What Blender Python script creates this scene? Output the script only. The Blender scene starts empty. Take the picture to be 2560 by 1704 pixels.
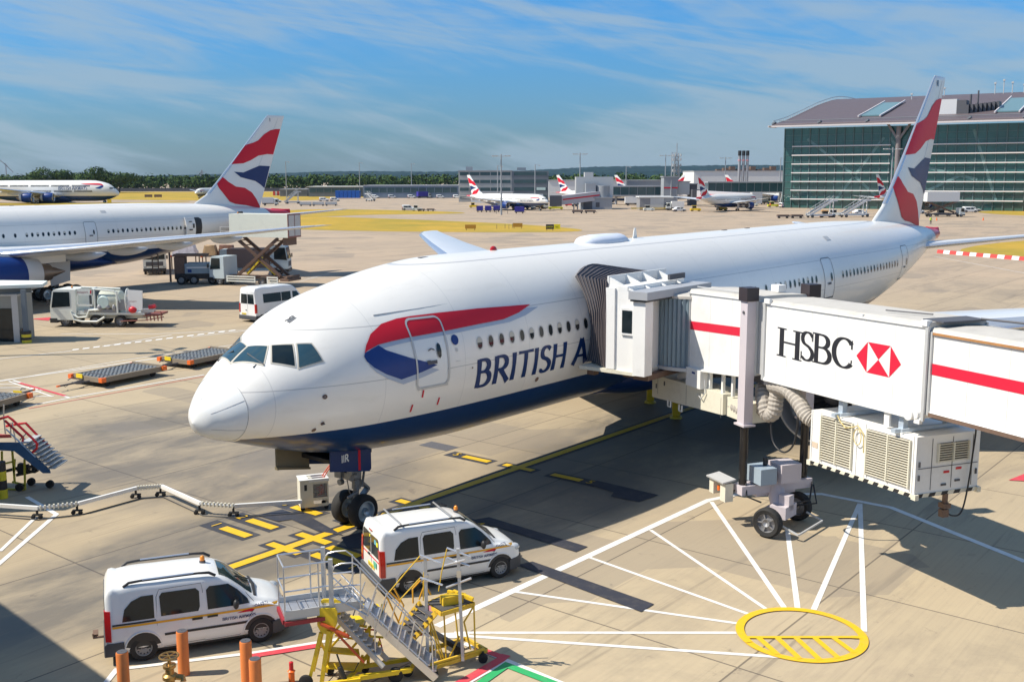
import bpy, bmesh, math, random
from math import pi, sin, cos, radians, sqrt, atan2
from mathutils import Vector, Matrix
from mathutils.geometry import tessellate_polygon
random.seed(7)
SC = bpy.context.scene
COL = SC.collection
# ------------------------------------------------------------------ camera
H = 11.2067; FPX = 2616.8; PIT = .1557; ROLL = -.0015
cd = bpy.data.cameras.new('camera'); cam = bpy.data.objects.new('camera', cd); COL.objects.link(cam)
cd.sensor_width = 36; cd.lens = FPX/2560*36; cd.clip_start = .3; cd.clip_end = 40000
cam.matrix_world = Matrix.Translation((0, 0, H)) @ Matrix.Rotation(pi/2-PIT, 4, 'X') @ Matrix.Rotation(ROLL, 4, 'Z')
SC.camera = cam
SC.render.resolution_x = 1024; SC.render.resolution_y = 681
# ------------------------------------------------------------------ light
SUN_EL = radians(50); SUN_DIR = Vector((-cos(SUN_EL)*cos(radians(7)), -cos(SUN_EL)*sin(radians(7)), sin(SUN_EL)))
sl = bpy.data.lights.new('sun', 'SUN'); sl.energy = 4.9; sl.angle = radians(.5); sl.color = (1, .93, .81)
so = bpy.data.objects.new('sun', sl); COL.objects.link(so)
so.rotation_euler = SUN_DIR.to_track_quat('Z', 'Y').to_euler()
W = bpy.data.worlds.new('World'); SC.world = W; W.use_nodes = True
nt = W.node_tree; nt.nodes.clear()
def N(t, typ, **kw):
    n = t.nodes.new(typ)
    for k, v in kw.items(): setattr(n, k, v)
    return n
sky = N(nt, 'ShaderNodeTexSky', sky_type='NISHITA', sun_disc=False, sun_elevation=SUN_EL)
sky.sun_rotation = math.atan2(SUN_DIR.x, SUN_DIR.y)
sky.air_density = 1.0; sky.dust_density = .6; sky.ozone_density = 2.4
bg = N(nt, 'ShaderNodeBackground'); bg.inputs[1].default_value = .076
out = N(nt, 'ShaderNodeOutputWorld')
tc = N(nt, 'ShaderNodeTexCoord'); sep = N(nt, 'ShaderNodeSeparateXYZ'); nt.links.new(tc.outputs['Generated'], sep.inputs[0])
def wm(op, a, b=None, c=None):
    m = N(nt, 'ShaderNodeMath', operation=op)
    for i, v in enumerate((a, b, c)):
        if v is None: continue
        if isinstance(v, (int, float)): m.inputs[i].default_value = v
        else: nt.links.new(v, m.inputs[i])
    return m.outputs[0]
# thin wind-drawn cirrus: noise over the direction, squeezed in height and tilted
def cnoise(rot, scale, sc3, detail, dist, loc=(0, 0, 0)):
    r_ = N(nt, 'ShaderNodeMapping'); r_.inputs['Rotation'].default_value = (0, rot, 0); nt.links.new(tc.outputs['Generated'], r_.inputs[0])
    mp = N(nt, 'ShaderNodeMapping'); mp.inputs['Scale'].default_value = sc3; mp.inputs['Location'].default_value = loc; nt.links.new(r_.outputs[0], mp.inputs[0])
    n = N(nt, 'ShaderNodeTexNoise'); n.inputs['Scale'].default_value = scale; n.inputs['Detail'].default_value = detail; n.inputs['Roughness'].default_value = .6; n.inputs['Distortion'].default_value = dist
    nt.links.new(mp.outputs[0], n.inputs[0]); return n.outputs[0]
n1 = cnoise(radians(-9), 3.4, (.8, .5, 8), 12, .7)
n2 = cnoise(radians(6), 1.4, (1, .4, 3.0), 4, .5, (3.1, 1.7, 0))
n3 = cnoise(radians(-24), 7.0, (.8, .5, 9), 7, .5, (1, 5, 0))
a = wm('MULTIPLY', n1, n2); a = wm('ADD', a, wm('MULTIPLY', n3, .13))
mr = N(nt, 'ShaderNodeMapRange', interpolation_type='SMOOTHSTEP'); mr.inputs[1].default_value = .25; mr.inputs[2].default_value = .385; mr.inputs[3].default_value = 0; mr.inputs[4].default_value = .68
nt.links.new(a, mr.inputs[0])
mix = N(nt, 'ShaderNodeMix', data_type='RGBA'); nt.links.new(mr.outputs[0], mix.inputs[0])
gn = N(nt, 'ShaderNodeMix', data_type='RGBA', blend_type='MULTIPLY'); gn.inputs[0].default_value = 1; nt.links.new(sky.outputs[0], gn.inputs[6]); gn.inputs[7].default_value = (.88, .98, 1.0, 1)
hz = N(nt, 'ShaderNodeMapRange', interpolation_type='SMOOTHSTEP'); hz.inputs[1].default_value = -.01; hz.inputs[2].default_value = .19; nt.links.new(sep.outputs[2], hz.inputs[0])
ht = N(nt, 'ShaderNodeMix', data_type='RGBA'); nt.links.new(hz.outputs[0], ht.inputs[0]); ht.inputs[6].default_value = (.43, .64, .92, 1); ht.inputs[7].default_value = (.37, .98, 1.52, 1)
nt.links.new(ht.outputs[2], gn.inputs[7])
nt.links.new(gn.outputs[2], mix.inputs[6]); mix.inputs[7].default_value = (4.0, 5.2, 6.2, 1)
nt.links.new(mix.outputs[2], bg.inputs[0]); nt.links.new(bg.outputs[0], out.inputs[0])
vs = SC.view_settings; vs.view_transform = 'Standard'; vs.look = 'None'; vs.gamma = 1; vs.exposure = .34
# ------------------------------------------------------------------ photograph helpers: a pixel of the 2356 px wide view -> a point in the place
_c, _s = cos(PIT), sin(PIT); KD = 2560/2356
def ray(x, y):
    u, v = x*KD, y*KD
    a = (u-1280)/FPX; b = -(v-852)/FPX
    U = a*cos(ROLL)-b*sin(ROLL); V = a*sin(ROLL)+b*cos(ROLL)
    return Vector((U, _c+V*_s, -_s+V*_c))
def at(x, y, z=0.0):
    r = ray(x, y); t = (z-H)/r.z; return Vector((r.x*t, r.y*t, z))
def atY(x, y, Y):
    r = ray(x, y); t = Y/r.y; return Vector((r.x*t, Y, H+r.z*t))
# ------------------------------------------------------------------ materials
MAT = {}
def pm(name, col, rough=.5, metal=0., var=.06, scale=3., bump=0., coat=0., spec=.5, dirt=0., emit=None):
    if name in MAT: return MAT[name]
    m = bpy.data.materials.new(name); m.use_nodes = True; t = m.node_tree; b = t.nodes['Principled BSDF']
    b.inputs['Roughness'].default_value = rough; b.inputs['Metallic'].default_value = metal
    b.inputs['Coat Weight'].default_value = coat; b.inputs['Coat Roughness'].default_value = .08
    b.inputs['Specular IOR Level'].default_value = spec
    tc = N(t, 'ShaderNodeTexCoord'); n = N(t, 'ShaderNodeTexNoise'); n.inputs['Scale'].default_value = scale; n.inputs['Detail'].default_value = 5; n.inputs['Roughness'].default_value = .6
    t.links.new(tc.outputs['Object'], n.inputs[0])
    mx = N(t, 'ShaderNodeMix', data_type='RGBA'); t.links.new(n.outputs[0], mx.inputs[0])
    mx.inputs[6].default_value = tuple(max(0, c*(1-var)) for c in col)+(1,); mx.inputs[7].default_value = tuple(min(1, c*(1+var)) for c in col)+(1,)
    src = mx.outputs[2]
    if dirt:
        n2 = N(t, 'ShaderNodeTexNoise'); n2.inputs['Scale'].default_value = scale*.6; n2.inputs['Detail'].default_value = 8; n2.inputs['Roughness'].default_value = .75
        t.links.new(tc.outputs['Object'], n2.inputs[0])
        rp = N(t, 'ShaderNodeMapRange'); rp.inputs[1].default_value = .52; rp.inputs[2].default_value = .78; rp.inputs[4].default_value = dirt; t.links.new(n2.outputs[0], rp.inputs[0])
        m2 = N(t, 'ShaderNodeMix', data_type='RGBA'); t.links.new(rp.outputs[0], m2.inputs[0]); t.links.new(src, m2.inputs[6]); m2.inputs[7].default_value = (.12, .10, .08, 1); src = m2.outputs[2]
    t.links.new(src, b.inputs['Base Color'])
    if bump:
        bp = N(t, 'ShaderNodeBump'); bp.inputs['Strength'].default_value = bump; bp.inputs['Distance'].default_value = .03; t.links.new(n.outputs[0], bp.inputs['Height']); t.links.new(bp.outputs[0], b.inputs['Normal'])
    if emit: b.inputs['Emission Color'].default_value = emit+(1,); b.inputs['Emission Strength'].default_value = 1
    MAT[name] = m; return m
def tm(m):   # node tree, bsdf, texcoord of a material
    t = m.node_tree; return t, t.nodes['Principled BSDF']
# ------------------------------------------------------------------ mesh builder
class MB:
    def __init__(s): s.v = []; s.f = []; s.m = []; s.cur = 0; s.T = None
    def mi(s, i): s.cur = i; return s
    def add(s, vs, fs):
        o = len(s.v)
        for p in vs:
            p = Vector(p)
            if s.T is not None: p = s.T @ p
            s.v.append(p)
        for f in fs: s.f.append([i+o for i in f]); s.m.append(s.cur)
        return s
    def box(s, c, d, rz=0., rx=0., ry=0., taper=1.):
        M = Matrix.Translation(c) @ Matrix.Rotation(rz, 4, 'Z') @ Matrix.Rotation(ry, 4, 'Y') @ Matrix.Rotation(rx, 4, 'X')
        vs = []
        for z in (-1, 1):
            k = taper if z > 0 else 1
            for x, y in ((-1, -1), (1, -1), (1, 1), (-1, 1)): vs.append(M @ Vector((x*d[0]/2*k, y*d[1]/2*k, z*d[2]/2)))
        return s.add(vs, [(3, 2, 1, 0), (4, 5, 6, 7), (0, 1, 5, 4), (1, 2, 6, 5), (2, 3, 7, 6), (3, 0, 4, 7)])
    def bx(s, x0, x1, y0, y1, z0, z1): return s.box(((x0+x1)/2, (y0+y1)/2, (z0+z1)/2), (abs(x1-x0), abs(y1-y0), abs(z1-z0)))
    def rings(s, R, closed=True, cap0=True, cap1=True):
        n = len(R[0]); vs = [p for r in R for p in r]; fs = []
        for i in range(len(R)-1):
            for j in range(n if closed else n-1):
                k = (j+1) % n; fs.append((i*n+j, i*n+k, (i+1)*n+k, (i+1)*n+j))
        if cap0: fs.append(tuple(range(n-1, -1, -1)))
        if cap1: fs.append(tuple((len(R)-1)*n+j for j in range(n)))
        return s.add(vs, fs)
    def tube(s, P, r, n=8, cap=True):
        P = [Vector(p) for p in P]; R = []
        if not isinstance(r, (list, tuple)): r = [r]*len(P)
        up = None
        for i, p in enumerate(P):
            d = (P[min(i+1, len(P)-1)]-P[max(i-1, 0)])
            if d.length < 1e-9: d = Vector((0, 0, 1))
            d.normalize()
            if up is None:
                up = Vector((0, 0, 1)) if abs(d.z) < .9 else Vector((1, 0, 0))
            a = d.cross(up)
            if a.length < 1e-4: a = d.orthogonal()
            a.normalize(); b = a.cross(d); up = b
            R.append([p+a*cos(2*pi*j/n)*r[i]+b*sin(2*pi*j/n)*r[i] for j in range(n)])
        return s.rings(R, True, cap, cap)
    def cyl(s, p0, p1, r0, r1=None, n=16): return s.tube([p0, p1], [r0, r0 if r1 is None else r1], n)
    def lathe(s, prof, n=24, axis='Z', o=(0, 0, 0), cap=False):   # prof: (radius, height)
        R = []
        for r, h in prof:
            ring = []
            for j in range(n):
                a = 2*pi*j/n; x, y = r*cos(a), r*sin(a)
                p = {'Z': (x, y, h), 'X': (h, x, y), 'Y': (y, h, x)}[axis]; ring.append(Vector(p)+Vector(o))
            R.append(ring)
        return s.rings(R, True, cap, cap)
    def beam(s, p0, p1, w, h=None, roll=0):
        h = h or w; p0, p1 = Vector(p0), Vector(p1); d = p1-p0; L = d.length; d.normalize()
        up = Vector((0, 0, 1)) if abs(d.z) < .98 else Vector((1, 0, 0)); a = d.cross(up).normalized(); b = a.cross(d)
        R = []
        for p in (p0, p1): R.append([p+a*x*w/2+b*y*h/2 for x, y in ((-1, -1), (1, -1), (1, 1), (-1, 1))])
        return s.rings(R)
    def prism(s, poly, h0, h1, axis='Z'):   # polygon in the plane across axis
        def P(a, b, h): return {'Z': (a, b, h), 'Y': (a, h, b), 'X': (h, a, b)}[axis]
        n = len(poly); vs = [P(a, b, h0) for a, b in poly]+[P(a, b, h1) for a, b in poly]
        fs = [(i, (i+1) % n, n+(i+1) % n, n+i) for i in range(n)]
        tr = tessellate_polygon([[Vector((a, b, 0)) for a, b in poly]])
        for t in tr: fs.append(tuple(t)); fs.append(tuple(n+i for i in reversed(t)))
        return s.add(vs, fs)
    def sphere(s, c, r, n=16, m=10, z0=-1.):
        r = r if isinstance(r, (list, tuple)) else (r, r, r); R = []
        for i in range(m+1):
            a = -pi/2+pi*i/m; rr = max(cos(a), .002)
            R.append([(c[0]+r[0]*rr*cos(2*pi*j/n), c[1]+r[1]*rr*sin(2*pi*j/n), c[2]+r[2]*max(sin(a), z0)) for j in range(n)])
        return s.rings(R)
    def build(s, name, mats, parent=None, sharp=32, fix=True, loc=None, flat=False):
        me = bpy.data.meshes.new(name); me.from_pydata([tuple(v) for v in s.v], [], s.f)
        if not isinstance(mats, (list, tuple)): mats = [mats]
        for m in mats: me.materials.append(m)
        if len(mats) > 1: me.polygons.foreach_set('material_index', s.m)
        if fix:
            bm = bmesh.new(); bm.from_mesh(me); bmesh.ops.recalc_face_normals(bm, faces=bm.faces); bm.to_mesh(me); bm.free()
        me.update()
        if not flat:
            me.polygons.foreach_set('use_smooth', [True]*len(me.polygons)); me.set_sharp_from_angle(angle=radians(sharp))
        o = bpy.data.objects.new(name, me); COL.objects.link(o)
        if parent: o.parent = parent
        if loc is not None: o.location = loc
        return o
def tag(o, label=None, cat=None, group=None, kind=None):
    if label: o['label'] = label
    if cat: o['category'] = cat
    if group: o['group'] = group
    if kind: o['kind'] = kind
    return o
def thing(name, label, cat, loc=(0, 0, 0), rz=0., group=None):
    o = bpy.data.objects.new(name, None); COL.objects.link(o); o.empty_display_size = .3
    o.location = loc; o.rotation_euler = (0, 0, rz); return tag(o, label, cat, group)
CH = {}
def split(o, name=None):   # every loose piece of a mesh becomes an object of its own
    me = o.data; n = len(me.vertices); par = list(range(n))
    def f(a):
        while par[a] != a: par[a] = par[par[a]]; a = par[a]
        return a
    for e in me.edges: par[f(e.vertices[0])] = f(e.vertices[1])
    G = {}
    for p in me.polygons: G.setdefault(f(p.vertices[0]), []).append(p)
    if len(G) < 2: return
    for ps in G.values():
        ids = sorted({v for p in ps for v in p.vertices}); mp = {v: i for i, v in enumerate(ids)}; m2 = bpy.data.meshes.new(name or o.name.split('.')[0]); m2.from_pydata([me.vertices[v].co for v in ids], [], [[mp[v] for v in p.vertices] for p in ps])
        for m in me.materials: m2.materials.append(m)
        q = bpy.data.objects.new(m2.name, m2); COL.objects.link(q); q.parent = o.parent; q.location = o.location; q.rotation_euler = o.rotation_euler
    bpy.data.objects.remove(o)
def kids(o): return [c for c in bpy.data.objects if c.parent == o]
def copy_tree(o, parent=None):
    c = o.copy(); COL.objects.link(c); c.parent = parent
    for ch in kids(o): copy_tree(ch, c)
    return c
def dup(o, loc, rz, label, group=None):
    c = copy_tree(o); c.location = loc; c.rotation_euler = (0, 0, rz); c['label'] = label
    if group: c['group'] = group
    return c
# ------------------------------------------------------------------ common materials
white = pm('white_paint', (.80, .80, .77), .32, var=.03, scale=.7, coat=.3)
van_white = pm('van_white', (.82, .82, .80), .28, var=.04, scale=2, coat=.5, dirt=.10)
bridge_white = pm('bridge_white', (.80, .79, .76), .5, var=.05, scale=.8, dirt=.22)
plane_white = None
grey = pm('grey_metal', (.33, .33, .34), .45, .2, dirt=.2)
lgrey = pm('light_grey_metal', (.55, .55, .54), .45, .2, dirt=.15)
dgrey = pm('dark_grey', (.09, .09, .10), .6, dirt=.1)
black = pm('black_plastic', (.025, .025, .027), .5)
rubber = pm('rubber', (.025, .024, .023), .85, var=.2, scale=6, bump=.3)
steel = pm('steel', (.62, .62, .62), .3, .85, var=.1)
alu = pm('aluminium', (.66, .66, .67), .38, .75, var=.12, scale=5)
yellow = pm('yellow_paint', (.80, .55, .02), .4, var=.12, scale=4, dirt=.45)
yellow2 = pm('worn_yellow_paint', (.72, .46, .04), .5, var=.2, scale=5, dirt=.6)
orange = pm('orange_plastic', (.85, .16, .02), .4)
amber = pm('amber_lens', (.9, .28, .02), .2, coat=.5)
red = pm('red_paint', (.60, .02, .03), .35, var=.08)
redlens = pm('red_lens', (.45, .01, .01), .15, coat=.6)
navy = pm('navy_paint', (.006, .032, .13), .4, var=.1, scale=.8, coat=.1, spec=.3)
bablue = pm('royal_blue_paint', (.006, .040, .20), .4, var=.1, coat=.1, spec=.3)
bared = pm('signal_red_paint', (.62, .010, .030), .45, var=.06, coat=.0, spec=.3)
glassd = pm('dark_glass', (.010, .018, .022), .08, var=.5, scale=1.5, spec=.45)
glassb = pm('sky_glass', (.03, .07, .09), .03, .0, var=.4, scale=1.2, spec=1.)
cream = pm('cream_paint', (.72, .68, .55), .45, var=.05, dirt=.25)
brown = pm('rusty_steel', (.16, .10, .07), .7, var=.4, scale=6)
# ------------------------------------------------------------------ aircraft frame
AX0, AY0, ATH = -8.8386, 28.2459, .6774
def ac(x, l, z=0.): return Vector((AX0+x*sin(ATH)+l*cos(ATH), AY0+x*cos(ATH)-l*sin(ATH), z))
# ------------------------------------------------------------------ ground
def ground_material():
    m = bpy.data.materials.new('concrete_apron'); m.use_nodes = True; t, b = tm(m)
    def mm(op, a, bb=None, c=None, clamp=False):
        n = N(t, 'ShaderNodeMath', operation=op); n.use_clamp = clamp
        for i, v in enumerate((a, bb, c)):
            if v is None: continue
            if isinstance(v, (int, float)): n.inputs[i].default_value = v
            else: t.links.new(v, n.inputs[i])
        return n.outputs[0]
    def mixc(f, a, bb, bt='MIX'):
        n = N(t, 'ShaderNodeMix', data_type='RGBA', blend_type=bt)
        for i, v in ((0, f), (6, a), (7, bb)):
            if isinstance(v, (int, float)): n.inputs[i].default_value = v
            elif isinstance(v, tuple): n.inputs[i].default_value = v+(1,)
            else: t.links.new(v, n.inputs[i])
        return n.outputs[2]
    tc = N(t, 'ShaderNodeTexCoord'); mp = N(t, 'ShaderNodeMapping'); mp.vector_type = 'TEXTURE'
    mp.inputs['Location'].default_value = (AX0, AY0, 0); mp.inputs['Rotation'].default_value = (0, 0, pi/2-ATH)
    t.links.new(tc.outputs['Object'], mp.inputs[0])
    sp = N(t, 'ShaderNodeSeparateXYZ'); t.links.new(mp.outputs[0], sp.inputs[0]); X, Y = sp.outputs[0], sp.outputs[1]
    def noise(vec, sc, det=6, ro=.6, scl=None, dist=0):
        v = vec
        if scl:
            q = N(t, 'ShaderNodeMapping'); q.inputs['Scale'].default_value = scl; t.links.new(vec, q.inputs[0]); v = q.outputs[0]
        n = N(t, 'ShaderNodeTexNoise'); n.inputs['Scale'].default_value = sc; n.inputs['Detail'].default_value = det; n.inputs['Roughness'].default_value = ro; n.inputs['Distortion'].default_value = dist
        t.links.new(v, n.inputs[0]); return n.outputs[0]
    def rng(v, a, bb, c=0., d=1.):
        n = N(t, 'ShaderNodeMapRange'); n.inputs[1].default_value = a; n.inputs[2].default_value = bb; n.inputs[3].default_value = c; n.inputs[4].default_value = d; t.links.new(v, n.inputs[0]); return n.outputs[0]
    P = mp.outputs[0]
    base = mixc(rng(noise(P, .035, 4), .35, .65), (.395, .312, .200), (.495, .400, .262))
    # far taxiways are a pinker, smoother concrete
    wy = N(t, 'ShaderNodeSeparateXYZ'); t.links.new(tc.outputs['Object'], wy.inputs[0])
    base = mixc(rng(wy.outputs[1], 70, 120), base, (.44, .335, .235))
    base = mixc(rng(noise(P, .9, 8, .7), .42, .75, 0, .22), base, (.36, .285, .20))
    # each slab has its own tone
    SX, SY = 6.1, 6.1
    vo = N(t, 'ShaderNodeTexWhiteNoise', noise_dimensions='2D'); cb = N(t, 'ShaderNodeCombineXYZ')
    t.links.new(mm('FLOOR', mm('DIVIDE', mm('ADD', X, 1.6), SX)), cb.inputs[0]); t.links.new(mm('FLOOR', mm('DIVIDE', mm('ADD', Y, 2.2), SY)), cb.inputs[1]); t.links.new(cb.outputs[0], vo.inputs[0])
    base = mixc(rng(vo.outputs[0], 0, 1, 0, .30), base, (.28, .235, .18))
    # brushed grooves
    base = mixc(rng(noise(P, 1.6, 3, .6, (.05, 6, 1)), .45, .8, 0, .22), base, (.25, .21, .16))
    # stains: wide tyre and oil darkening round the stand centre line plus scattered patches
    st = noise(P, .22, 9, .72, (.45, 1.1, 1), .4)
    d1 = mm('SUBTRACT', 1, mm('DIVIDE', mm('SQRT', mm('ADD', mm('POWER', mm('DIVIDE', mm('ADD', X, 2.0), 14), 2), mm('POWER', mm('DIVIDE', mm('SUBTRACT', Y, 2.5), 6.5), 2))), 1), None, True)
    def ell(cx, cy, rx, ry): return mm('SUBTRACT', 1, mm('SQRT', mm('ADD', mm('POWER', mm('DIVIDE', mm('SUBTRACT', X, cx), rx), 2), mm('POWER', mm('DIVIDE', mm('SUBTRACT', Y, cy), ry), 2))), None, True)
    d1 = mm('MAXIMUM', ell(9, 11.5, 8, 12), mm('MAXIMUM', ell(2, 1.5, 11, 4), mm('MAXIMUM', ell(11, -4, 7, 3), ell(30, -2, 22, 6))))
    stain = mm('MULTIPLY', rng(st, .36, .54), rng(d1, 0, .30))
    base = mixc(mm('MULTIPLY', rng(d1, 0, .5), .45), base, (.27, .235, .18))
    base = mixc(mm('MULTIPLY', stain, .72), base, (.115, .105, .090))
    base = mixc(mm('MULTIPLY', rng(noise(P, .12, 9, .75, (.5, 1.4, 1), .8), .50, .68), .50), base, (.20, .17, .135))
    base = mixc(mm('MULTIPLY', rng(noise(P, 1.3, 6, .7, None, .5), .62, .70), .45), base, (.12, .10, .085))
    # tyre scuffs: thin dark curved smears
    sc_ = noise(P, .5, 5, .55, (.12, 2.6, 1), 1.4)
    base = mixc(mm('MULTIPLY', rng(sc_, .60, .68), .35), base, (.11, .095, .08))
    # repair patches, cell by cell
    vp_ = N(t, 'ShaderNodeTexVoronoi', distance='CHEBYCHEV'); vp_.inputs['Scale'].default_value = .16; t.links.new(P, vp_.inputs[0])
    sh_ = N(t, 'ShaderNodeSeparateColor'); t.links.new(vp_.outputs['Color'], sh_.inputs[0])
    base = mixc(mm('MULTIPLY', mm('GREATER_THAN', sh_.outputs[0], .84), .42), base, (.22, .19, .155))
    # joints
    def joint(v, off, s, w, wv):
        u = mm('ABSOLUTE', mm('SUBTRACT', mm('FRACT', mm('DIVIDE', mm('ADD', v, off), s)), .5))
        u = mm('SUBTRACT', .5, u)   # 0 on the joint
        return mm('LESS_THAN', mm('MULTIPLY', u, s), w)
    jx = joint(X, 1.6, SX, .026, None); jy = joint(Y, 2.2, SY, .026, None)
    j = mm('MAXIMUM', jx, jy); base = mixc(mm('MULTIPLY', j, .66), base, (.06, .05, .045))
    # tyre tracks far away on the taxiways
    base = mixc(rng(noise(tc.outputs['Object'], .02, 4, .6, (.15, 2.2, 1)), .5, .8, 0, .25), base, (.26, .20, .16))
    t.links.new(base, b.inputs['Base Color'])
    fine = noise(P, 22, 4, .7); bp = N(t, 'ShaderNodeBump'); bp.inputs['Strength'].default_value = .25; bp.inputs['Distance'].default_value = .01
    t.links.new(fine, bp.inputs['Height']); t.links.new(bp.outputs[0], b.inputs['Normal'])
    t.links.new(rng(stain, 0, 1, .82, .55), b.inputs['Roughness']); b.inputs['Specular IOR Level'].default_value = .3
    return m
g = MB(); g.add([(-12000, -300, 0), (12000, -300, 0), (12000, 14000, 0), (-12000, 14000, 0)], [(0, 1, 2, 3)])
tag(g.build('ground', ground_material(), flat=True), kind='structure')
def paint(name, col, wear=.35, sc=5):
    m = pm(name, col, .6, var=.08, scale=sc); t, b = tm(m)
    tcn = N(t, 'ShaderNodeTexCoord'); n = N(t, 'ShaderNodeTexNoise'); n.inputs['Scale'].default_value = 2.3; n.inputs['Detail'].default_value = 10; n.inputs['Roughness'].default_value = .8; t.links.new(tcn.outputs['Object'], n.inputs[0])
    mr = N(t, 'ShaderNodeMapRange'); mr.inputs[1].default_value = .5; mr.inputs[2].default_value = .72; mr.inputs[4].default_value = wear; t.links.new(n.outputs[0], mr.inputs[0])
    mx = N(t, 'ShaderNodeMix', data_type='RGBA'); src = b.inputs['Base Color'].links[0].from_socket
    t.links.new(mr.outputs[0], mx.inputs[0]); t.links.new(src, mx.inputs[6]); mx.inputs[7].default_value = (.33, .27, .20, 1); t.links.new(mx.outputs[2], b.inputs['Base Color'])
    return m
PW = paint('white_marking', (.76, .74, .70), .45); PY = paint('yellow_marking', (.76, .46, .008), .35); PK = paint('black_marking', (.045, .045, .052), .25)
PR = paint('red_marking', (.62, .06, .08), .35); PG = paint('green_marking', (.03, .38, .12), .3); PP = paint('patch_marking', (.20, .18, .165), .5)
def flat(name, polys, m, z):
    mb = MB()
    for i, p in enumerate(polys):
        p = [Vector((q[0], q[1], 0)) for q in p]
        tr = tessellate_polygon([p]); mb.add([(q.x, q.y, z+.0003*(i % 40)) for q in p], [tuple(t) for t in tr])
    o = mb.build(name, m, fix=False, flat=True)
    for p in o.data.polygons:
        pass
    bm = bmesh.new(); bm.from_mesh(o.data)
    for f in bm.faces:
        if f.normal.z < 0: f.normal_flip()
    bm.to_mesh(o.data); bm.free()
    return tag(o, kind='structure')
def seg(a, b, w, ext=0.):
    a, b = Vector(a).to_2d(), Vector(b).to_2d(); d = (b-a).normalized(); n = Vector((-d.y, d.x))*w/2; a = a-d*ext; b = b+d*ext
    return [a-n, b-n, b+n, a+n]
def line(pts, w): # mitred polyline polygon strips
    P = [Vector(p).to_2d() for p in pts]; L = []; R = []
    for i, p in enumerate(P):
        d0 = (P[i]-P[i-1]).normalized() if i else (P[1]-P[0]).normalized(); d1 = (P[i+1]-P[i]).normalized() if i < len(P)-1 else d0
        d = (d0+d1).normalized(); n = Vector((-d.y, d.x)); k = w/2/max(.4, n.dot(Vector((-d0.y, d0.x)))); L.append(p+n*k); R.append(p-n*k)
    return [[R[i], R[i+1], L[i+1], L[i]] for i in range(len(P)-1)]
def px(*pts): return [at(x, y) for x, y in pts]
# white fan of the bridge drive zone
wl = line(px((1005, 1440), (1630, 1150), (1700, 1136), (1890, 1136), (2050, 1167), (2360, 1292)), .24)
for a_, b_, w_ in (((1805, 1398), (1637, 1154), .15), ((1835, 1398), (1811, 1215), .15), ((1872, 1402), (1978, 1158), .15), ((1765, 1402), (1497, 1219), .12), ((1722, 1412), (1357, 1282), .12),
                   ((1700, 1434), (1187, 1361), .12), ((1694, 1455), (1045, 1455), .13), ((1812, 1512), (1020, 1459), .13), ((1979, 1158), (1988, 1452), .15), ((1000, 1462), (1080, 1460), .3)):
    wl.append(seg(at(*a_), at(*b_), w_))
flat('bridge_zone_marking', wl, PW, .006)
# yellow parking circle
C0 = at(1843, 1458); yel = []
for i in range(72):
    a0, a1 = 2*pi*i/72, 2*pi*(i+1)/72; r0, r1 = 1.38, 1.59
    yel.append([(C0.x+r*cos(a), C0.y+r*sin(a)) for r, a in ((r0, a0), (r1, a0), (r1, a1), (r0, a1))])
yh = -.22
yel.append(seg((C0.x-1.42, C0.y+yh), (C0.x+1.42, C0.y+yh), .12))
for k in range(-2, 4):
    x0 = k*.46-.2; yb = -sqrt(max(0, 1.45**2-(x0+.25)**2))
    if abs(x0) < 1.4: yel.append(seg((C0.x+x0, C0.y+yh), (C0.x+x0+.25, C0.y+yb), .15))
flat('parking_circle_marking', yel, PY, .022)
# stand centre line with cross bars, black edged
def rect(x0, x1, l0, l1): return [ac(x0, l0).to_2d(), ac(x1, l0).to_2d(), ac(x1, l1).to_2d(), ac(x0, l1).to_2d()]
yb, kb = [], []
kb.append(rect(.8, 58, -.34, .34)); yb.append(rect(.95, 58, -.17, .17))
for xx in (3.0, 4.15, 6.0, 8.6, 14.5):
    kb.append(rect(xx-.32, xx+.32, -.88, .88)); yb.append(rect(xx-.16, xx+.16, -.72, .72))
def numbox(x, l, s=1., flip=False):   # painted bar with its black ground, long side across the stand
    kb.append(rect(x-.36, x+.36, l-1.15, l+1.15)); 
    if flip: yb.append(rect(x-.17, x+.17, l-1.0, l+.35))
    else: yb.append(rect(x-.17, x+.17, l-.35, l+1.0))
def digit(ch, x, l, h=.42, up=1):
    cu = bpy.data.curves.new('digit', 'FONT'); cu.body = ch; cu.size = h*1.35; cu.align_x = 'CENTER'; cu.align_y = 'CENTER'
    o = bpy.data.objects.new('digit', cu); COL.objects.link(o); dg = bpy.context.evaluated_depsgraph_get(); me = bpy.data.meshes.new_from_object(o.evaluated_get(dg))
    bpy.data.objects.remove(o); p = ac(x, l, .034); a = pi/2-ATH
    M = Matrix.Translation(p) @ Matrix.Rotation(a-pi/2, 4, 'Z') @ Matrix.Scale(1, 4)
    me.transform(M); return me
DIG = []
def inv(p): dx, dy = p.x-AX0, p.y-AY0; return (dx*sin(ATH)+dy*cos(ATH), dx*cos(ATH)-dy*sin(ATH))
for (pxl, pyl, ch, fl) in ((528, 1219, '1', 0), (588, 1201, '2', 0), (772, 1292, '1', 1), (808, 1275, '2', 1), (1082, 1053, '5', 0), (690, 1170, '3', 0), (1062, 1197, '4', 1), (1320, 1102, '5', 1)):
    x, l = inv(at(pxl, pyl)); numbox(x, l, 1, fl); DIG.append((ch, x, l-.72 if not fl else l+.75))
flat('centre_line_edge', kb, PK, .004)
flat('centre_line_marking', yb, PY, .018)
import functools
dmb = bmesh.new()
for ch, x, l in DIG: dmb.from_mesh(digit(ch, x, l))
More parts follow.
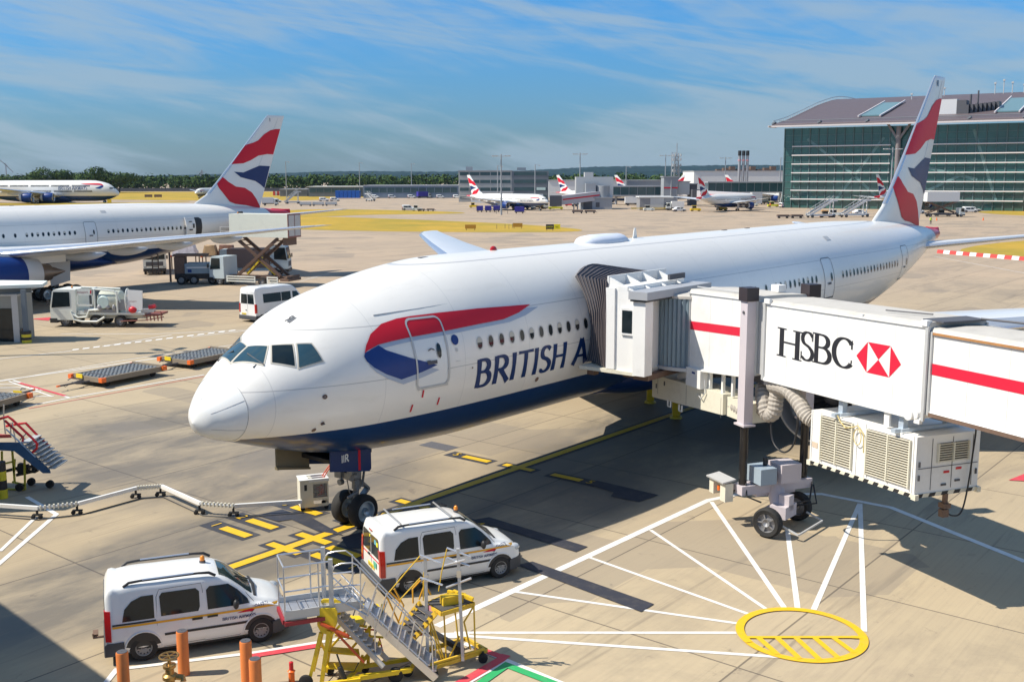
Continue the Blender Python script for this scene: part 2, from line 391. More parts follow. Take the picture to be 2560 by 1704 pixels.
dm = bpy.data.meshes.new('stop_number_marking'); dmb.to_mesh(dm); dmb.free(); dm.materials.append(PY); do = bpy.data.objects.new('stop_number_marking', dm); COL.objects.link(do); tag(do, kind='structure')
# painted out patches
pt = []
for q in ([(1345, 1112), (1375, 1106), (1515, 1139), (1470, 1155), (1405, 1142), (1412, 1133)], [(1090, 1196), (1125, 1190), (1352, 1258), (1325, 1270)], [(1190, 1300), (1225, 1292), (1505, 1390), (1475, 1408)],
          [(590, 1186), (650, 1172), (705, 1190), (640, 1200)], [(645, 1184), (690, 1176), (790, 1232), (730, 1222)], [(785, 1236), (870, 1215), (930, 1232), (880, 1262), (800, 1262)]):
    pt.append([v.to_2d() for v in px(*q)])
flat('painted_out_patch', pt, paint('patch_black', (.035, .037, .05), .2), .020)
# left stand lines
wl = []
for pts, w in (([(-60, 884), (300, 833), (545, 797)], .16), ([(0, 877), (300, 826), (545, 792)], .10), ([(-60, 832), (165, 807)], .12), ([(235, 797), (395, 770)], .12), ([(440, 775), (600, 757)], .12), ([(140, 768), (360, 768), (620, 757)], .12),
               ([(30, 875), (160, 915)], .14), ([(60, 935), (160, 915), (470, 862)], .14), ([(20, 877), (120, 912)], .10), ([(0, 884), (40, 884)], .12), ([(0, 892), (66, 891)], .12), ([(0, 903), (95, 901)], .12), ([(0, 914), (125, 911)], .12),
               ([(-8, 1302), (130, 1183), (62, 1143)], .16), ([(0, 1268), (82, 1190)], .13), ([(220, 1600), (268, 1540), (580, 1502), (830, 1462)], .14),
               ([(1068, 1480), (1165, 1519), (1300, 1575)], .16), ([(1165, 1519), (1080, 1568), (1040, 1590)], .14), ([(690, 648), (760, 628), (1150, 610)], .10), ([(2420, 640), (2150, 590)], .12)):
    wl += line(px(*pts), w)
flat('white_line_marking', wl, PW, .008)
rl = []
for pts, w in (([(45, 881), (150, 911)], .2), ([(585, 1600), (588, 1508), (740, 1484)], .22), ([(1165, 1507), (1150, 1519), (1062, 1570), (1000, 1600)], .24), ([(1095, 1490), (1158, 1513)], .2), ([(66, 940), (470, 866)], .07), ([(465, 832), (510, 843)], .09)):
    rl += line(px(*pts), w)
rl += [[v.to_2d() for v in px((2320, 1105), (2370, 1085), (2370, 1108))], [v.to_2d() for v in px((72, 734), (118, 730), (112, 738))]]
flat('red_line_marking', rl, PR, .022)
gl = []
for pts, w in (([(1105, 1572), (1165, 1530), (1295, 1580)], .22), ([(1090, 1590), (1110, 1572)], .2)): gl += line(px(*pts), w)
flat('green_line_marking', gl, PG, .020)
# broken writing-like dashes of the service road edge, left stand
dl = []
for k in range(16):
    x0 = 165+k*24; y0 = 806-k*2.9
    dl.append([v.to_2d() for v in px((x0, y0), (x0+15, y0-1.6), (x0+18, y0-4.2), (x0+3, y0-2.6))])
for k in range(5):
    dl.append([v.to_2d() for v in px((62+k*10, 893+k*1.5), (69+k*10, 894+k*1.5), (67+k*10, 891+k*1.5), (60+k*10, 890+k*1.5))])
flat('dashed_line_marking', dl, PW, .008)
# drain covers
dc = MB()
for (x, y, lx, ll) in ((1010, 1026, 1.6, .8),):
    a_, b_ = inv(at(x, y)); P = [ac(a_-ll/2, b_-lx/2), ac(a_+ll/2, b_-lx/2), ac(a_+ll/2, b_+lx/2), ac(a_-ll/2, b_+lx/2)]
    dc.add([(p.x, p.y, .006) for p in P], [(0, 1, 2, 3)])
tag(dc.build('drain_cover', pm('cast_iron', (.16, .15, .15), .6, .4, var=.5, scale=30), flat=True), 'dark metal drain cover set in the concrete below the nose', 'drain cover')
# ------------------------------------------------------------------ grass
def grass_mat():
    m = pm('dry_grass', (.45, .29, .05), .95, var=.25, scale=.35, spec=.1); t, b = tm(m)
    tcn = N(t, 'ShaderNodeTexCoord'); n = N(t, 'ShaderNodeTexNoise'); n.inputs['Scale'].default_value = .05; n.inputs['Detail'].default_value = 8; n.inputs['Roughness'].default_value = .7; t.links.new(tcn.outputs['Object'], n.inputs[0])
    mr = N(t, 'ShaderNodeMapRange'); mr.inputs[1].default_value = .4; mr.inputs[2].default_value = .65; t.links.new(n.outputs[0], mr.inputs[0])
    mx = N(t, 'ShaderNodeMix', data_type='RGBA'); src = b.inputs['Base Color'].links[0].from_socket
    t.links.new(mr.outputs[0], mx.inputs[0]); t.links.new(src, mx.inputs[6]); mx.inputs[7].default_value = (.29, .235, .045, 1); t.links.new(mx.outputs[2], b.inputs['Base Color']); return m
GR = grass_mat()
def smooth(pts, n=4):
    P = pts
    for _ in range(n):
        Q = []
        for i in range(len(P)):
            a_, b_ = P[i], P[(i+1) % len(P)]; Q += [a_*.75+b_*.25, a_*.25+b_*.75]
        P = Q
    return P
def grass(pts, z=.02, sm=2):
    return flat('grass', [[v.to_2d() for v in smooth(px(*pts), sm)]], GR, z)
go = [grass([(560, 500), (690, 497), (860, 502), (1000, 507), (1200, 516), (1340, 527), (1338, 533), (1200, 535), (900, 533), (640, 527), (520, 524)], .02),
      grass([(640, 483), (800, 481), (1000, 486), (1075, 489), (1060, 492), (840, 494), (740, 499), (640, 497)], .02),
      grass([(-80, 441.5), (300, 441.5), (760, 441), (1080, 440.5), (1080, 450), (760, 455), (720, 462), (560, 460), (430, 462), (260, 459), (120, 460), (-80, 459)], .03, 1),
      grass([(-80, 466), (150, 468), (300, 466), (430, 463), (440, 464.5), (300, 470), (0, 473), (-80, 474)], .04, 1),
      grass([(2195, 577), (2260, 562), (2420, 548), (2420, 600), (2250, 582)], .02, 1),
      grass([(2235, 487), (2320, 484), (2400, 486), (2400, 498), (2290, 493)], .02)]
for o in go: tag(o, 'dry yellow airfield grass', 'grass', kind='stuff'); 
for i, s_ in enumerate(('dry yellow grass island with pointed end beyond the main aircraft', 'narrow dry grass strip in front of the distant stands', 'wide green and yellow grass along the far fence line',
      'green grass verge beside the double deck aircraft', 'dry grass at the right edge behind the main tail', 'small dry grass patch in front of the glass terminal')): go[i]['label'] = s_
# taxiway edge lines far out
fl = []
for pts, w in (([(680, 641), (1130, 626)], .3), ([(700, 639), (1100, 600)], .15)): fl += line(px(*pts), w)
flat('taxiway_line_marking', fl, paint('faint_white', (.62, .57, .5), .5), .012)
# ------------------------------------------------------------------ aircraft
ZC = 5.445
FX = [0, .12, .4, .9, 1.6, 2.4, 3.2, 4.2, 5.5, 7, 9, 11.5, 26, 41, 44, 48, 52, 56, 60, 63, 64.6, 65.1]
FT = [-.97, -.60, -.27, .17, .72, 1.20, 1.75, 2.15, 2.48, 2.78, 3.04, 3.1, 3.1, 3.1, 3.09, 3.0, 2.85, 2.62, 2.28, 1.98, 1.8, 1.6]
FB = [-.97, -1.22, -1.42, -1.62, -1.86, -2.13, -2.38, -2.63, -2.84, -2.97, -3.08, -3.1, -3.1, -3.1, -2.85, -2.2, -1.35, -.40, .45, 1.02, 1.25, 1.4]
FW = [0, .34, .72, 1.2, 1.62, 1.98, 2.3, 2.6, 2.81, 2.97, 3.07, 3.1, 3.1, 3.1, 3.06, 2.92, 2.6, 2.05, 1.30, .70, .35, .08]
def pch(x, xs, y):
    n = len(xs)
    if x <= xs[0]: return y[0]
    if x >= xs[-1]: return y[-1]
    i = 0
    while xs[i+1] < x: i += 1
    def sl(k): return (y[k+1]-y[k])/(xs[k+1]-xs[k])
    def m(k):
        if k == 0: return sl(0)*1.3
        if k == n-1: return sl(n-2)
        a, b = sl(k-1), sl(k); h0, h1 = xs[k]-xs[k-1], xs[k+1]-xs[k]
        if a*b <= 0: return 0
        return (a*h1+b*h0)/(h0+h1)
    h = xs[i+1]-xs[i]; t = (x-xs[i])/h
    return (2*t**3-3*t**2+1)*y[i]+(t**3-2*t**2+t)*h*m(i)+(-2*t**3+3*t**2)*y[i+1]+(t**3-t**2)*h*m(i+1)
def fsec(x): return ZC+pch(x, FX, FT), ZC+pch(x, FX, FB), max(pch(x, FX, FW), .001)
def fy(x, z):
    T, B, w = fsec(x); c = (T+B)/2; q = (z-c)/max((T-B)/2, .001)
    return w*sqrt(max(0, 1-q*q))
def dense(bm, L):
    for _ in range(9):
        bmesh.ops.triangulate(bm, faces=bm.faces[:])
        es = [e for e in bm.edges if e.calc_length() > L]
        if not es: break
        bmesh.ops.subdivide_edges(bm, edges=es, cuts=1)
    bmesh.ops.triangulate(bm, faces=bm.faces[:])
def decal(name, polys, fn, mats, parent, L=.3, S=None, outward=None):
    bm = bmesh.new(); mis = []
    for e in polys:
        if isinstance(e, tuple) and isinstance(e[0], int): mi_, p, dz = e
        else: mi_, p, dz = 0, e, 0
        p = [Vector((q[0], q[1], dz)) for q in p]; vs = [bm.verts.new(q) for q in p]
        if len(p) == 4:
            try: f = bm.faces.new(vs); f.material_index = mi_; continue
            except ValueError: pass
        for t in tessellate_polygon([p]):
            try: f = bm.faces.new([vs[i] for i in t]); f.material_index = mi_
            except ValueError: pass
    dense(bm, L)
    for v in bm.verts:
        w = Vector(fn(v.co.x, v.co.y, v.co.z)); v.co = Vector((w.x*S[0], w.y*S[1], w.z*S[2]+(S[3] if len(S) > 3 else 0))) if S else w
    bm.normal_update()
    if outward is not None:
        for f in bm.faces:
            o = outward(f.calc_center_median())
            if f.normal.dot(o) < 0: f.normal_flip()
    me = bpy.data.meshes.new(name); bm.to_mesh(me); bm.free()
    if not isinstance(mats, (list, tuple)): mats = [mats]
    for m in mats: me.materials.append(m)
    me.polygons.foreach_set('use_smooth', [True]*len(me.polygons))
    o = bpy.data.objects.new(name, me); COL.objects.link(o); o.parent = parent; return o
# ---- pen lettering: every stroke a strip whose width depends on its direction
def arc(cx, cy, rx, ry, a0, a1, n=14): return [(cx+rx*cos(radians(a0+(a1-a0)*i/n)), cy+ry*sin(radians(a0+(a1-a0)*i/n))) for i in range(n+1)]
def strip(P, wv, wh, flare=0):
    P = [Vector(p) for p in P]; out = []; L = []; R = []
    for i, p in enumerate(P):
        d = (P[min(i+1, len(P)-1)]-P[max(i-1, 0)]).normalized(); n = Vector((-d.y, d.x)); w = (wv*abs(d.y)**1.5+wh*abs(d.x))/2
        if flare and len(P) == 2: w *= 1+flare
        L.append(p+n*w); R.append(p-n*w)
    if flare and len(P) == 2:   # waist
        m = (P[0]+P[1])/2; d = (P[1]-P[0]).normalized(); n = Vector((-d.y, d.x)); w = (wv*abs(d.y)**1.5+wh*abs(d.x))/2
        L.insert(1, m+n*w*.92); R.insert(1, m-n*w*.92)
    for i in range(len(L)-1): out.append([R[i], R[i+1], L[i+1], L[i]])
    return out
GL = {
 'B': ([[(.14, 0), (.14, 1)], [(.14, .965), (.34, .965)]+arc(.34, .755, .25, .21, 90, -90)+[(.14, .545)], [(.14, .545), (.38, .545)]+arc(.38, .29, .29, .255, 90, -90)+[(.14, .035)]], .80),
 'R': ([[(.14, 0), (.14, 1)], [(.14, .965), (.36, .965)]+arc(.36, .735, .28, .23, 90, -90)+[(.14, .505)], [(.36, .5), (.80, 0)]], .86),
 'I': ([[(.14, 0), (.14, 1)]], .32), 'T': ([[(.40, 0), (.40, .97)], [(0, .95), (.80, .95)]], .80),
 'S': ([[(.56, .86)]+arc(.34, .755, .235, .215, 40, 250, 16)+[(.40, .50)]+arc(.32, .26, .26, .225, 60, -140, 16)+[(.06, .12)]], .66),
 'H': ([[(.14, 0), (.14, 1)], [(.72, 0), (.72, 1)], [(.14, .52), (.72, .52)]], .90),
 'A': ([[(.04, 0), (.42, 1)], [(.42, 1), (.82, 0)], [(.18, .34), (.68, .34)]], .86),
 'W': ([[(.02, 1), (.30, 0)], [(.30, 0), (.55, .95)], [(.55, .95), (.82, 0)], [(.82, 0), (1.10, 1)]], 1.14),
 'Y': ([[(.04, 1), (.38, .45)], [(.38, .45), (.72, 1)], [(.38, 0), (.38, .46)]], .76),
 'C': ([[(.70, .80)]+arc(.44, .5, .36, .46, 48, 312, 22)+[(.70, .20)]], .78)}
def letters(txt, x0, z0, h, sx=1., slant=0., wv=.165, wh=.075, flare=.12, serif=0., sp=.04):
    out = []; x = 0; k = 0
    for ch in txt:
        if ch == ' ': x += .38; continue
        ss, adv = GL[ch]
        ss = list(ss)
        for s in ss:
            st = strip(s, wv, wh, flare)
            for q in st: out.append((0, [(x0+((p[0]+x)*sx+p[1]*slant)*h, z0+p[1]*h) for p in q], .001*(k % 5)))
            k += 1
        if serif:
            for s in ss:
                if len(s) == 2 and abs(s[0][0]-s[1][0]) < .01:
                    for (a, b) in s:
                        if b in (0, 1): out.append((0, [(x0+(a+x-wv*.95)*sx*h, z0+(b*.94)*h), (x0+(a+x+wv*.95)*sx*h, z0+(b*.94)*h), (x0+(a+x+wv*.95)*sx*h, z0+(b*.94+.055)*h), (x0+(a+x-wv*.95)*sx*h, z0+(b*.94+.055)*h)], .001*(k % 5))); k += 1
        x += adv+sp
    return out, x*sx*h
def ring2(x, z, a, b, t, n=20, rr=None):  # rounded rectangle ring (half sizes a,b ; corner rr ; thickness t) as quads
    def pts(a, b, r):
        P = []
        for cx, cy, a0 in ((a-r, b-r, 0), (-(a-r), b-r, 90), (-(a-r), -(b-r), 180), (a-r, -(b-r), 270)):
            for i in range(5): an = radians(a0+90*i/4); P.append((x+cx+r*cos(an), z+cy+r*sin(an)))
        return P
    rr = rr or min(a, b)*.3; O = pts(a+t, b+t, rr+t); I = pts(a, b, rr); n = len(O)
    return [[O[i], O[(i+1) % n], I[(i+1) % n], I[i]] for i in range(n)], I
def fuselage_mat(name, bluez=3.93, x0=1.05, white_=(.84, .81, .75)):
    if name in MAT: return MAT[name]
    m = pm(name, white_, .30, var=.03, scale=.5, coat=.25); t, b = tm(m); src = b.inputs['Base Color'].links[0].from_socket
    tc = N(t, 'ShaderNodeTexCoord'); s = N(t, 'ShaderNodeSeparateXYZ'); t.links.new(tc.outputs['Object'], s.inputs[0])
    def mth(op, a, bb=0.):
        n = N(t, 'ShaderNodeMath', operation=op)
        for i, v in enumerate((a, bb)):
            if isinstance(v, (int, float)): n.inputs[i].default_value = v
            else: t.links.new(v, n.inputs[i])
        return n.outputs[0]
    def mx(f, a, c):
        n = N(t, 'ShaderNodeMix', data_type='RGBA'); t.links.new(f, n.inputs[0]); t.links.new(a, n.inputs[6]); n.inputs[7].default_value = c+(1,); return n.outputs[2]
    # skin joints: lengthwise lap lines and frames
    def lines(v, s_, w): return mth('LESS_THAN', mth('MULTIPLY', mth('ABSOLUTE', mth('SUBTRACT', mth('FRACT', mth('DIVIDE', v, s_)), .5)), s_), w)
    l1 = mth('MULTIPLY', lines(mth('ADD', s.outputs[2], .0), 1.52, .014), .5)
    l2 = mth('MULTIPLY', lines(s.outputs[0], 3.2, .012), .22)
    src = mx(mth('MAXIMUM', l1, l2), src, (.25, .25, .26))
    # grime trailing aft on the lower skin
    n = N(t, 'ShaderNodeTexNoise'); n.inputs['Scale'].default_value = 1.1; n.inputs['Detail'].default_value = 9; n.inputs['Roughness'].default_value = .7
    mp = N(t, 'ShaderNodeMapping'); mp.inputs['Scale'].default_value = (.35, 1.5, 2.2); t.links.new(tc.outputs['Object'], mp.inputs[0]); t.links.new(mp.outputs[0], n.inputs[0])
    r = N(t, 'ShaderNodeMapRange'); r.inputs[1].default_value = .55; r.inputs[2].default_value = .8; r.inputs[4].default_value = .25; t.links.new(n.outputs[0], r.inputs[0])
    src = mx(r.outputs[0], src, (.50, .46, .38))
    blue = mth('MULTIPLY', mth('LESS_THAN', s.outputs[2], bluez), mth('GREATER_THAN', s.outputs[0], x0))
    src = mx(blue, src, (.006, .040, .14))
    low = mth('MULTIPLY', blue, mth('LESS_THAN', s.outputs[2], bluez-1.5))
    src = mx(low, src, (.13, .13, .14))
    redz = mth('GREATER_THAN', mth('ADD', s.outputs[0], mth('MULTIPLY', mth('SUBTRACT', s.outputs[2], 7.2), .9)), 61.2 if x0 > .5 else 1e9)
    src = mx(redz, src, (.60, .012, .035))
    t.links.new(src, b.inputs['Base Color'])
    nb = N(t, 'ShaderNodeTexNoise'); nb.inputs['Scale'].default_value = .9; nb.inputs['Detail'].default_value = 3; t.links.new(tc.outputs['Object'], nb.inputs[0])
    bp = N(t, 'ShaderNodeBump'); bp.inputs['Strength'].default_value = .12; bp.inputs['Distance'].default_value = .06; t.links.new(nb.outputs[0], bp.inputs['Height']); t.links.new(bp.outputs[0], b.inputs['Normal']); return m
def scaled_mat(name, s):   # for the smaller and bigger types the belly line scales too
    m = fuselage_mat(name, 3.93*s[2]+(s[3] if len(s) > 3 else 0), 1.05*s[0]); t = m.node_tree
    for n in t.nodes:
        if n.type == 'MATH' and n.operation == 'GREATER_THAN' and abs(n.inputs[1].default_value-61.2) < .01: n.inputs[1].default_value = 61.2*s[0]-.0
        if n.type == 'MATH' and n.operation == 'SUBTRACT' and abs(n.inputs[1].default_value-7.2) < .01: n.inputs[1].default_value = 7.2*s[2]
    return m
wing_grey = pm('wing_grey', (.60, .62, .64), .32, var=.06, scale=.6, coat=.2)
slat = pm('bare_leading_edge', (.74, .75, .77), .22, .75, var=.06)
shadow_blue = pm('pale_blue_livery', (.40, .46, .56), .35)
titan = pm('titanium', (.30, .24, .20), .4, .8, var=.2)
RED1 = [(58.87, 14.8), (60.0, 15.1), (60.67, 15.36), (61.61, 16.09), (62.55, 16.55), (63.4, 16.72), (64.16, 16.76), (62.95, 13.8), (61.96, 13.82), (60.59, 13.62), (59.44, 13.09), (58.32, 12.73), (56.76, 12.62)]
BLU1 = [(56.95, 11.78), (58.27, 11.7), (59.62, 12.14), (60.76, 12.49), (62.38, 12.43), (61.45, 9.9), (60.87, 10.3), (59.99, 10.74), (58.89, 10.95), (57.8, 11.19)]
RED2 = [(55.42, 11.2), (56.06, 10.67), (57.1, 10.12), (58.4, 9.97), (59.48, 9.43), (60.12, 8.72), (60.7, 7.8), (60.6, 7.6), (58.52, 8.0), (57., 8.17), (56.15, 8.45), (55.35, 9.32), (54.75, 10.), (54.60, 10.45)]
LE = [(6.5, 50.2), (8.0, 51.0), (8.54, 51.85), (9.2, 53.05), (10.5, 54.5), (12.6, 56.65), (18.0, 62.0), (18.28, 62.35)]
TE = [(6.5, 60.3), (7.9, 60.75), (18.28, 64.85)]
def lin(z, P):
    if z <= P[0][0]: return P[0][1]
    for (a, b), (c, d) in zip(P, P[1:]):
        if z <= c: return b+(d-b)*(z-a)/(c-a)
    return P[-1][1]
def aerofoil(t):   # t 0..1 along chord -> half thickness factor
    return 2.9*(.2969*sqrt(t)-.126*t-.3516*t*t+.2843*t**3-.1015*t**4)*1.0
def finy(x, z):
    a, b = lin(z, LE), lin(z, TE); c = b-a; t = min(max((x-a)/c, 0), 1); th = .075+.035*min(1, max(0, (z-7.5)/3))
    return aerofoil(t)*c*th*1.25
TS = [0, .01, .03, .06, .1, .15, .2, .26, .33, .41, .5, .58, .66, .74, .82, .9, 1]
def fin_rings():
    R = []
    for z in (6.9, 7.5, 8.0, 8.54, 9.2, 9.8, 10.5, 12.6, 14, 16, 18.0, 18.22, 18.3):
        a, b = lin(z, LE), lin(z, TE); k = .35 if z == 18.3 else 1
        up = [(a+(b-a)*t, finy(a+(b-a)*t, z)*k, z) for t in TS]; R.append(up+[(x, -y, z_) for x, y, z_ in up[-2:0:-1]])
    return R
def foil_ring(xl, xt, y, z, th, camber=0., ts=TS):
    c = xt-xl; up = [(xl+c*t, y, z+aerofoil(t)*c*th*1.9+camber*c*(t-t*t)) for t in ts]; dn = [(xl+c*t, y, z-aerofoil(t)*c*th*1.4+camber*c*(t-t*t)) for t in ts]
    return up+dn[-2:0:-1]
WST = [(0, 20.2, 35.6, 3.9, .13), (2.6, 21.0, 35.4, 4.0, .13), (5, 22.3, 34.9, 4.2, .125), (9.8, 24.8, 34.4, 4.75, .11), (14, 28.0, 36.0, 5.2, .10), (20, 32.4, 38.3, 5.9, .095), (25.5, 36.6, 40.5, 6.5, .09), (29.2, 39.5, 42.2, 6.95, .08), (30.2, 40.9, 42.7, 7.08, .06), (30.45, 41.9, 42.8, 7.12, .04)]
def wing_z(l):
    for a, b in zip(WST, WST[1:]):
        if l <= b[0]: k = (l-a[0])/(b[0]-a[0]); return [a[i]+(b[i]-a[i])*k for i in range(5)]
    return WST[-1]
def jet(name, label, loc, rz, S=(1, 1, 1), lvl=2, group=None, opts={}, cat='airliner'):
    DZ = opts.get('dz', 0); T = Matrix.Translation((0, 0, DZ)) @ Matrix.Diagonal((S[0], S[1], S[2], 1)); TW = Matrix.Diagonal((*opts.get('gs', S), 1)); root = thing(name, label, cat, loc, rz, group); S = (*S, DZ)
    def M():
        m = MB(); m.T = T; return m
    fm = fuselage_mat('aircraft_skin') if S[0] == 1 else scaled_mat('airliner_skin_%s' % cat.split()[0], S)
    na = 96 if lvl > 1 else 32
    def ringx(x): 
        Tt, B, w = fsec(x); c = (Tt+B)/2; h = (Tt-B)/2
        return [(x, w*cos(2*pi*j/na), c+h*sin(2*pi*j/na)) for j in range(na)]
    if lvl > 1: xs = [.95+.15*i for i in range(34)]+[6.2+.4*i for i in range(14)]+[12+2.*i for i in range(15)]+[41.5+.6*i for i in range(39)]+[65, 65.1]
    else: xs = [.95, 1.3, 1.7, 2.1, 2.6, 3.2, 4.2, 5.5, 7, 9, 11.5, 26, 41, 44, 46, 48, 50, 52, 54, 56, 58, 60, 61.5, 63, 64.6, 65.1]
    fus = M().rings([ringx(x) for x in xs], cap0=False).build('fuselage', fm, root, fix=True, sharp=60)
    xs = [.003, .01, .025, .05, .085, .13, .19, .26, .34, .43, .54, .66, .78, .9, .95] if lvl > 1 else [.003, .05, .15, .3, .5, .7, .95]
    nose = M().rings([ringx(x) for x in xs], cap1=False).build('radome', white, root, fix=True, sharp=60)
    if lvl > 1:   # joint of the radome and its lightning strips
        sm = M(); sm.tube([Vector(p)*1 for p in [(.95, q[1]*1.003, q[2]) for q in ringx(.95)]+[(.95, ringx(.95)[0][1]*1.003, ringx(.95)[0][2])]], 0.008, 5)
        for a in (20, 155, -150, -25, 90, -90):
            P = []
            for x in (.25, .4, .55, .7, .85, .93):
                Tt, B, w = fsec(x); P.append((x, w*1.004*cos(radians(a)), (Tt+B)/2+(Tt-B)/2*1.004*sin(radians(a))))
            sm.tube(P, .006, 5)
        sm.build('radome_joint', grey, root)
    sd = {-1: 'L', 1: 'R'}
    def fm_(side, off): return lambda x, z, dz: (x, side*(fy(x, z)+off+dz), z)
    def outw(side): return lambda c: Vector((0, side, .15))
    # livery ribbon and name on both sides
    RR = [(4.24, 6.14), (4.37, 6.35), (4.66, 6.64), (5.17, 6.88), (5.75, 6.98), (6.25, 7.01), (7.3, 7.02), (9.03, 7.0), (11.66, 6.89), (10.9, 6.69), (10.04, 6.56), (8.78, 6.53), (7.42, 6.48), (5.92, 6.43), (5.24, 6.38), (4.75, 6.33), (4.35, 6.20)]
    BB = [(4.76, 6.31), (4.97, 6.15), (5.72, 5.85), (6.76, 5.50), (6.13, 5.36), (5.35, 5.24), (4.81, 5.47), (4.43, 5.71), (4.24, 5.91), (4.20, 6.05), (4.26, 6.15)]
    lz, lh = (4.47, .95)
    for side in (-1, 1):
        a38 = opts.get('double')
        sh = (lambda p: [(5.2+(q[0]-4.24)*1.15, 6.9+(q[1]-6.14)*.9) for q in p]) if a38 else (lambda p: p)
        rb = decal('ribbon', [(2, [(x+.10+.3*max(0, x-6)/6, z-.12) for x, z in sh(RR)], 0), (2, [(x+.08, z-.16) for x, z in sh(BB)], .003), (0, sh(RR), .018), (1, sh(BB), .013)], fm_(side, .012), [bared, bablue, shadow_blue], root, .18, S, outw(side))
        if a38: tx, w_ = letters('BRITISH AIRWAYS', 0, 5.75, 1.1, .92)
        elif lvl == 1 and S[0] < 1: tx, w_ = letters('BRITISH AIRWAYS', 0, 4.55, .95, .95)
        else: tx, w_ = letters('BRITISH AIRWAYS', 0, lz, lh, 1.06, wv=.20, wh=.10)
        xo = 11.2 if a38 else 8.5
        if side == -1: poly = [(0, [(p[0]+xo, p[1]) for p in q], dz) for _, q, dz in tx]
        else: poly = [(0, [(xo+w_-p[0], p[1]) for p in q], dz) for _, q, dz in tx]
        xm = sorted(sum(p[0] for p in q)/len(q) for _, q, dz in poly); gp_ = max(((b-a, (a+b)/2) for a, b in zip(xm, xm[1:])))[1]
        for hf in (0, 1): decal('airline_name', [e for e in poly if (sum(p[0] for p in e[1])/len(e[1]) > gp_) == bool(hf)], fm_(side, .012), navy, root, .35, S, outw(side))
    # cabin windows
    def win(x, z, side, w=.115, h=.185, pane=glassd, group=None):
        n = 14; O = [(x+(w+.035)*cos(2*pi*i/n)*1., z+(h+.035)*(abs(sin(2*pi*i/n))**.8)*(1 if sin(2*pi*i/n) > 0 else -1)) for i in range(n)]
        I = [(x+w*cos(2*pi*i/n), z+h*(abs(sin(2*pi*i/n))**.8)*(1 if sin(2*pi*i/n) > 0 else -1)) for i in range(n)]
        return [(0, [O[i], O[(i+1) % n], I[(i+1) % n], I[i]], .004) for i in range(n)], [(1, I, 0)]
    wz = 5.94
    if lvl > 1:
        wx = [8.7+.5334*i for i in range(12)]+[17.9+.5334*i for i in range(19)]+[28.4, 29.5, 30.6]+[31.13+.5334*i for i in range(9)]+[38.98+.5334*i for i in range(18)]
        blinds = opts.get('blinds', True)
        for side in (-1, 1):
            for i, x in enumerate(wx):
                a, b = win(x, wz, side)
                if side == -1: 
                    o = decal('window', a+b+([(2, [(x-.11, wz+.02), (x+.11, wz+.02), (x+.10, wz+.10), (x+.06, wz+.165), (x, wz+.18), (x-.06, wz+.165), (x-.10, wz+.10)], .003)] if (i*7 % 5 < 2 and blinds) else []), fm_(side, .006), [lgrey, glassd, pm('window_blind', (.55, .52, .44), .6)], root, .5, S, outw(side))
            if side == 1:
                pl_ = []
                for x in wx: a, b = win(x, wz, side); pl_ += a+b
                o = decal('window_row', pl_, fm_(side, .006), [lgrey, glassd], root, .5, S, outw(side))
    else:
        rows = opts.get('rows', [(5.94, 9, 49)])
        for side in (-1, 1):
            for (z_, xa, xb) in rows:
                pl_ = []; x = xa; k = 0
                while x < xb:
                    k += 1
                    if k % 17 > 1: pl_.append([(x-.16, z_-.24), (x+.16, z_-.24), (x+.16, z_+.24), (x-.16, z_+.24)])
                    x += .55/S[0]*.95
                decal('window_row', pl_, fm_(side, .012), glassd, root, .6, S, outw(side))
    # doors
    if lvl > 1:
        for side in (-1, 1):
            for k, x in enumerate((6.60, 16.3, 37.1, 49.75)):
                if side == -1 and k == 3 and opts.get('door_open'):
                    o = decal('door_opening', [[(x-.62, 4.85), (x+.62, 4.85), (x+.62, 6.75), (x+.3, 6.95), (x-.3, 6.95), (x-.62, 6.75)]], fm_(side, .012), black, root, .3, S, outw(side))
                    d = M(); R = []
                    for z in [4.8+.2*i for i in range(12)]:
                        y = -(fy(x-1.2, z)+.28); R.append([(x-1.75, y, z), (x-.6, y-.04, z), (x-.6, y-.13, z), (x-1.75, y-.09, z)])
                    d.rings(R); do_ = d.build('door', fm, root); 
                    w = MB(); w.T = T; y = -(fy(x-1.2, 6.1)+.42); w.box((x-.85, y, 6.1), (.2, .03, .45)); w.box((x-1.25, y, 6.55), (.35, .03, .1)); w.box((x-1.25, y-.06, 5.7), (.4, .05, .12)); w.build('door_fittings', black, do_)
                    continue
                q, I = ring2(x, 5.885, .62, 1.02, .035 if k else .06, rr=.17)
                gr = lgrey if k == 0 else dgrey
                dr = decal('door', [(0, I, 0)]+([] if k else []), fm_(side, .004), white, root, .3, S, outw(side))
                # the ribbon crosses door one: the pane of paint sits below the ribbon
                decal('door_seal', [(0, p, .004) for p in q]+[(0, [(x-.6, 4.80), (x+.62, 4.80), (x+.62, 4.87), (x-.6, 4.87)], .004)], fm_(side, .036 if k == 0 else .014), gr, dr, .2, S, outw(side))
                decal('door_window', [(0, [(x+.28+.09*cos(a/8*pi*2), 5.93+.24*sin(a/8*pi*2)) for a in range(16)][::1][:8], 0)], fm_(side, .04), glassd, dr, .2, S, outw(side))
                decal('door_handle', [(0, [(x-.22, 5.55), (x+.15, 5.55), (x+.15, 5.66), (x-.22, 5.66)], 0)] + ([(1, [(x-.15, 5.95), (x-.03, 6.0), (x+.10, 5.95), (x+.10, 5.99), (x-.03, 6.04), (x-.15, 5.99)], 0), (1, [(x-.25, 5.60), (x-.12, 5.60), (x-.12, 5.68), (x-.25, 5.68)], .002)] if k == 0 else []), fm_(side, .042), [dgrey, red], dr, .5, S, outw(side))
        # small marks below door one: red dashes, vents, blue roundel, static ports
        mk = []
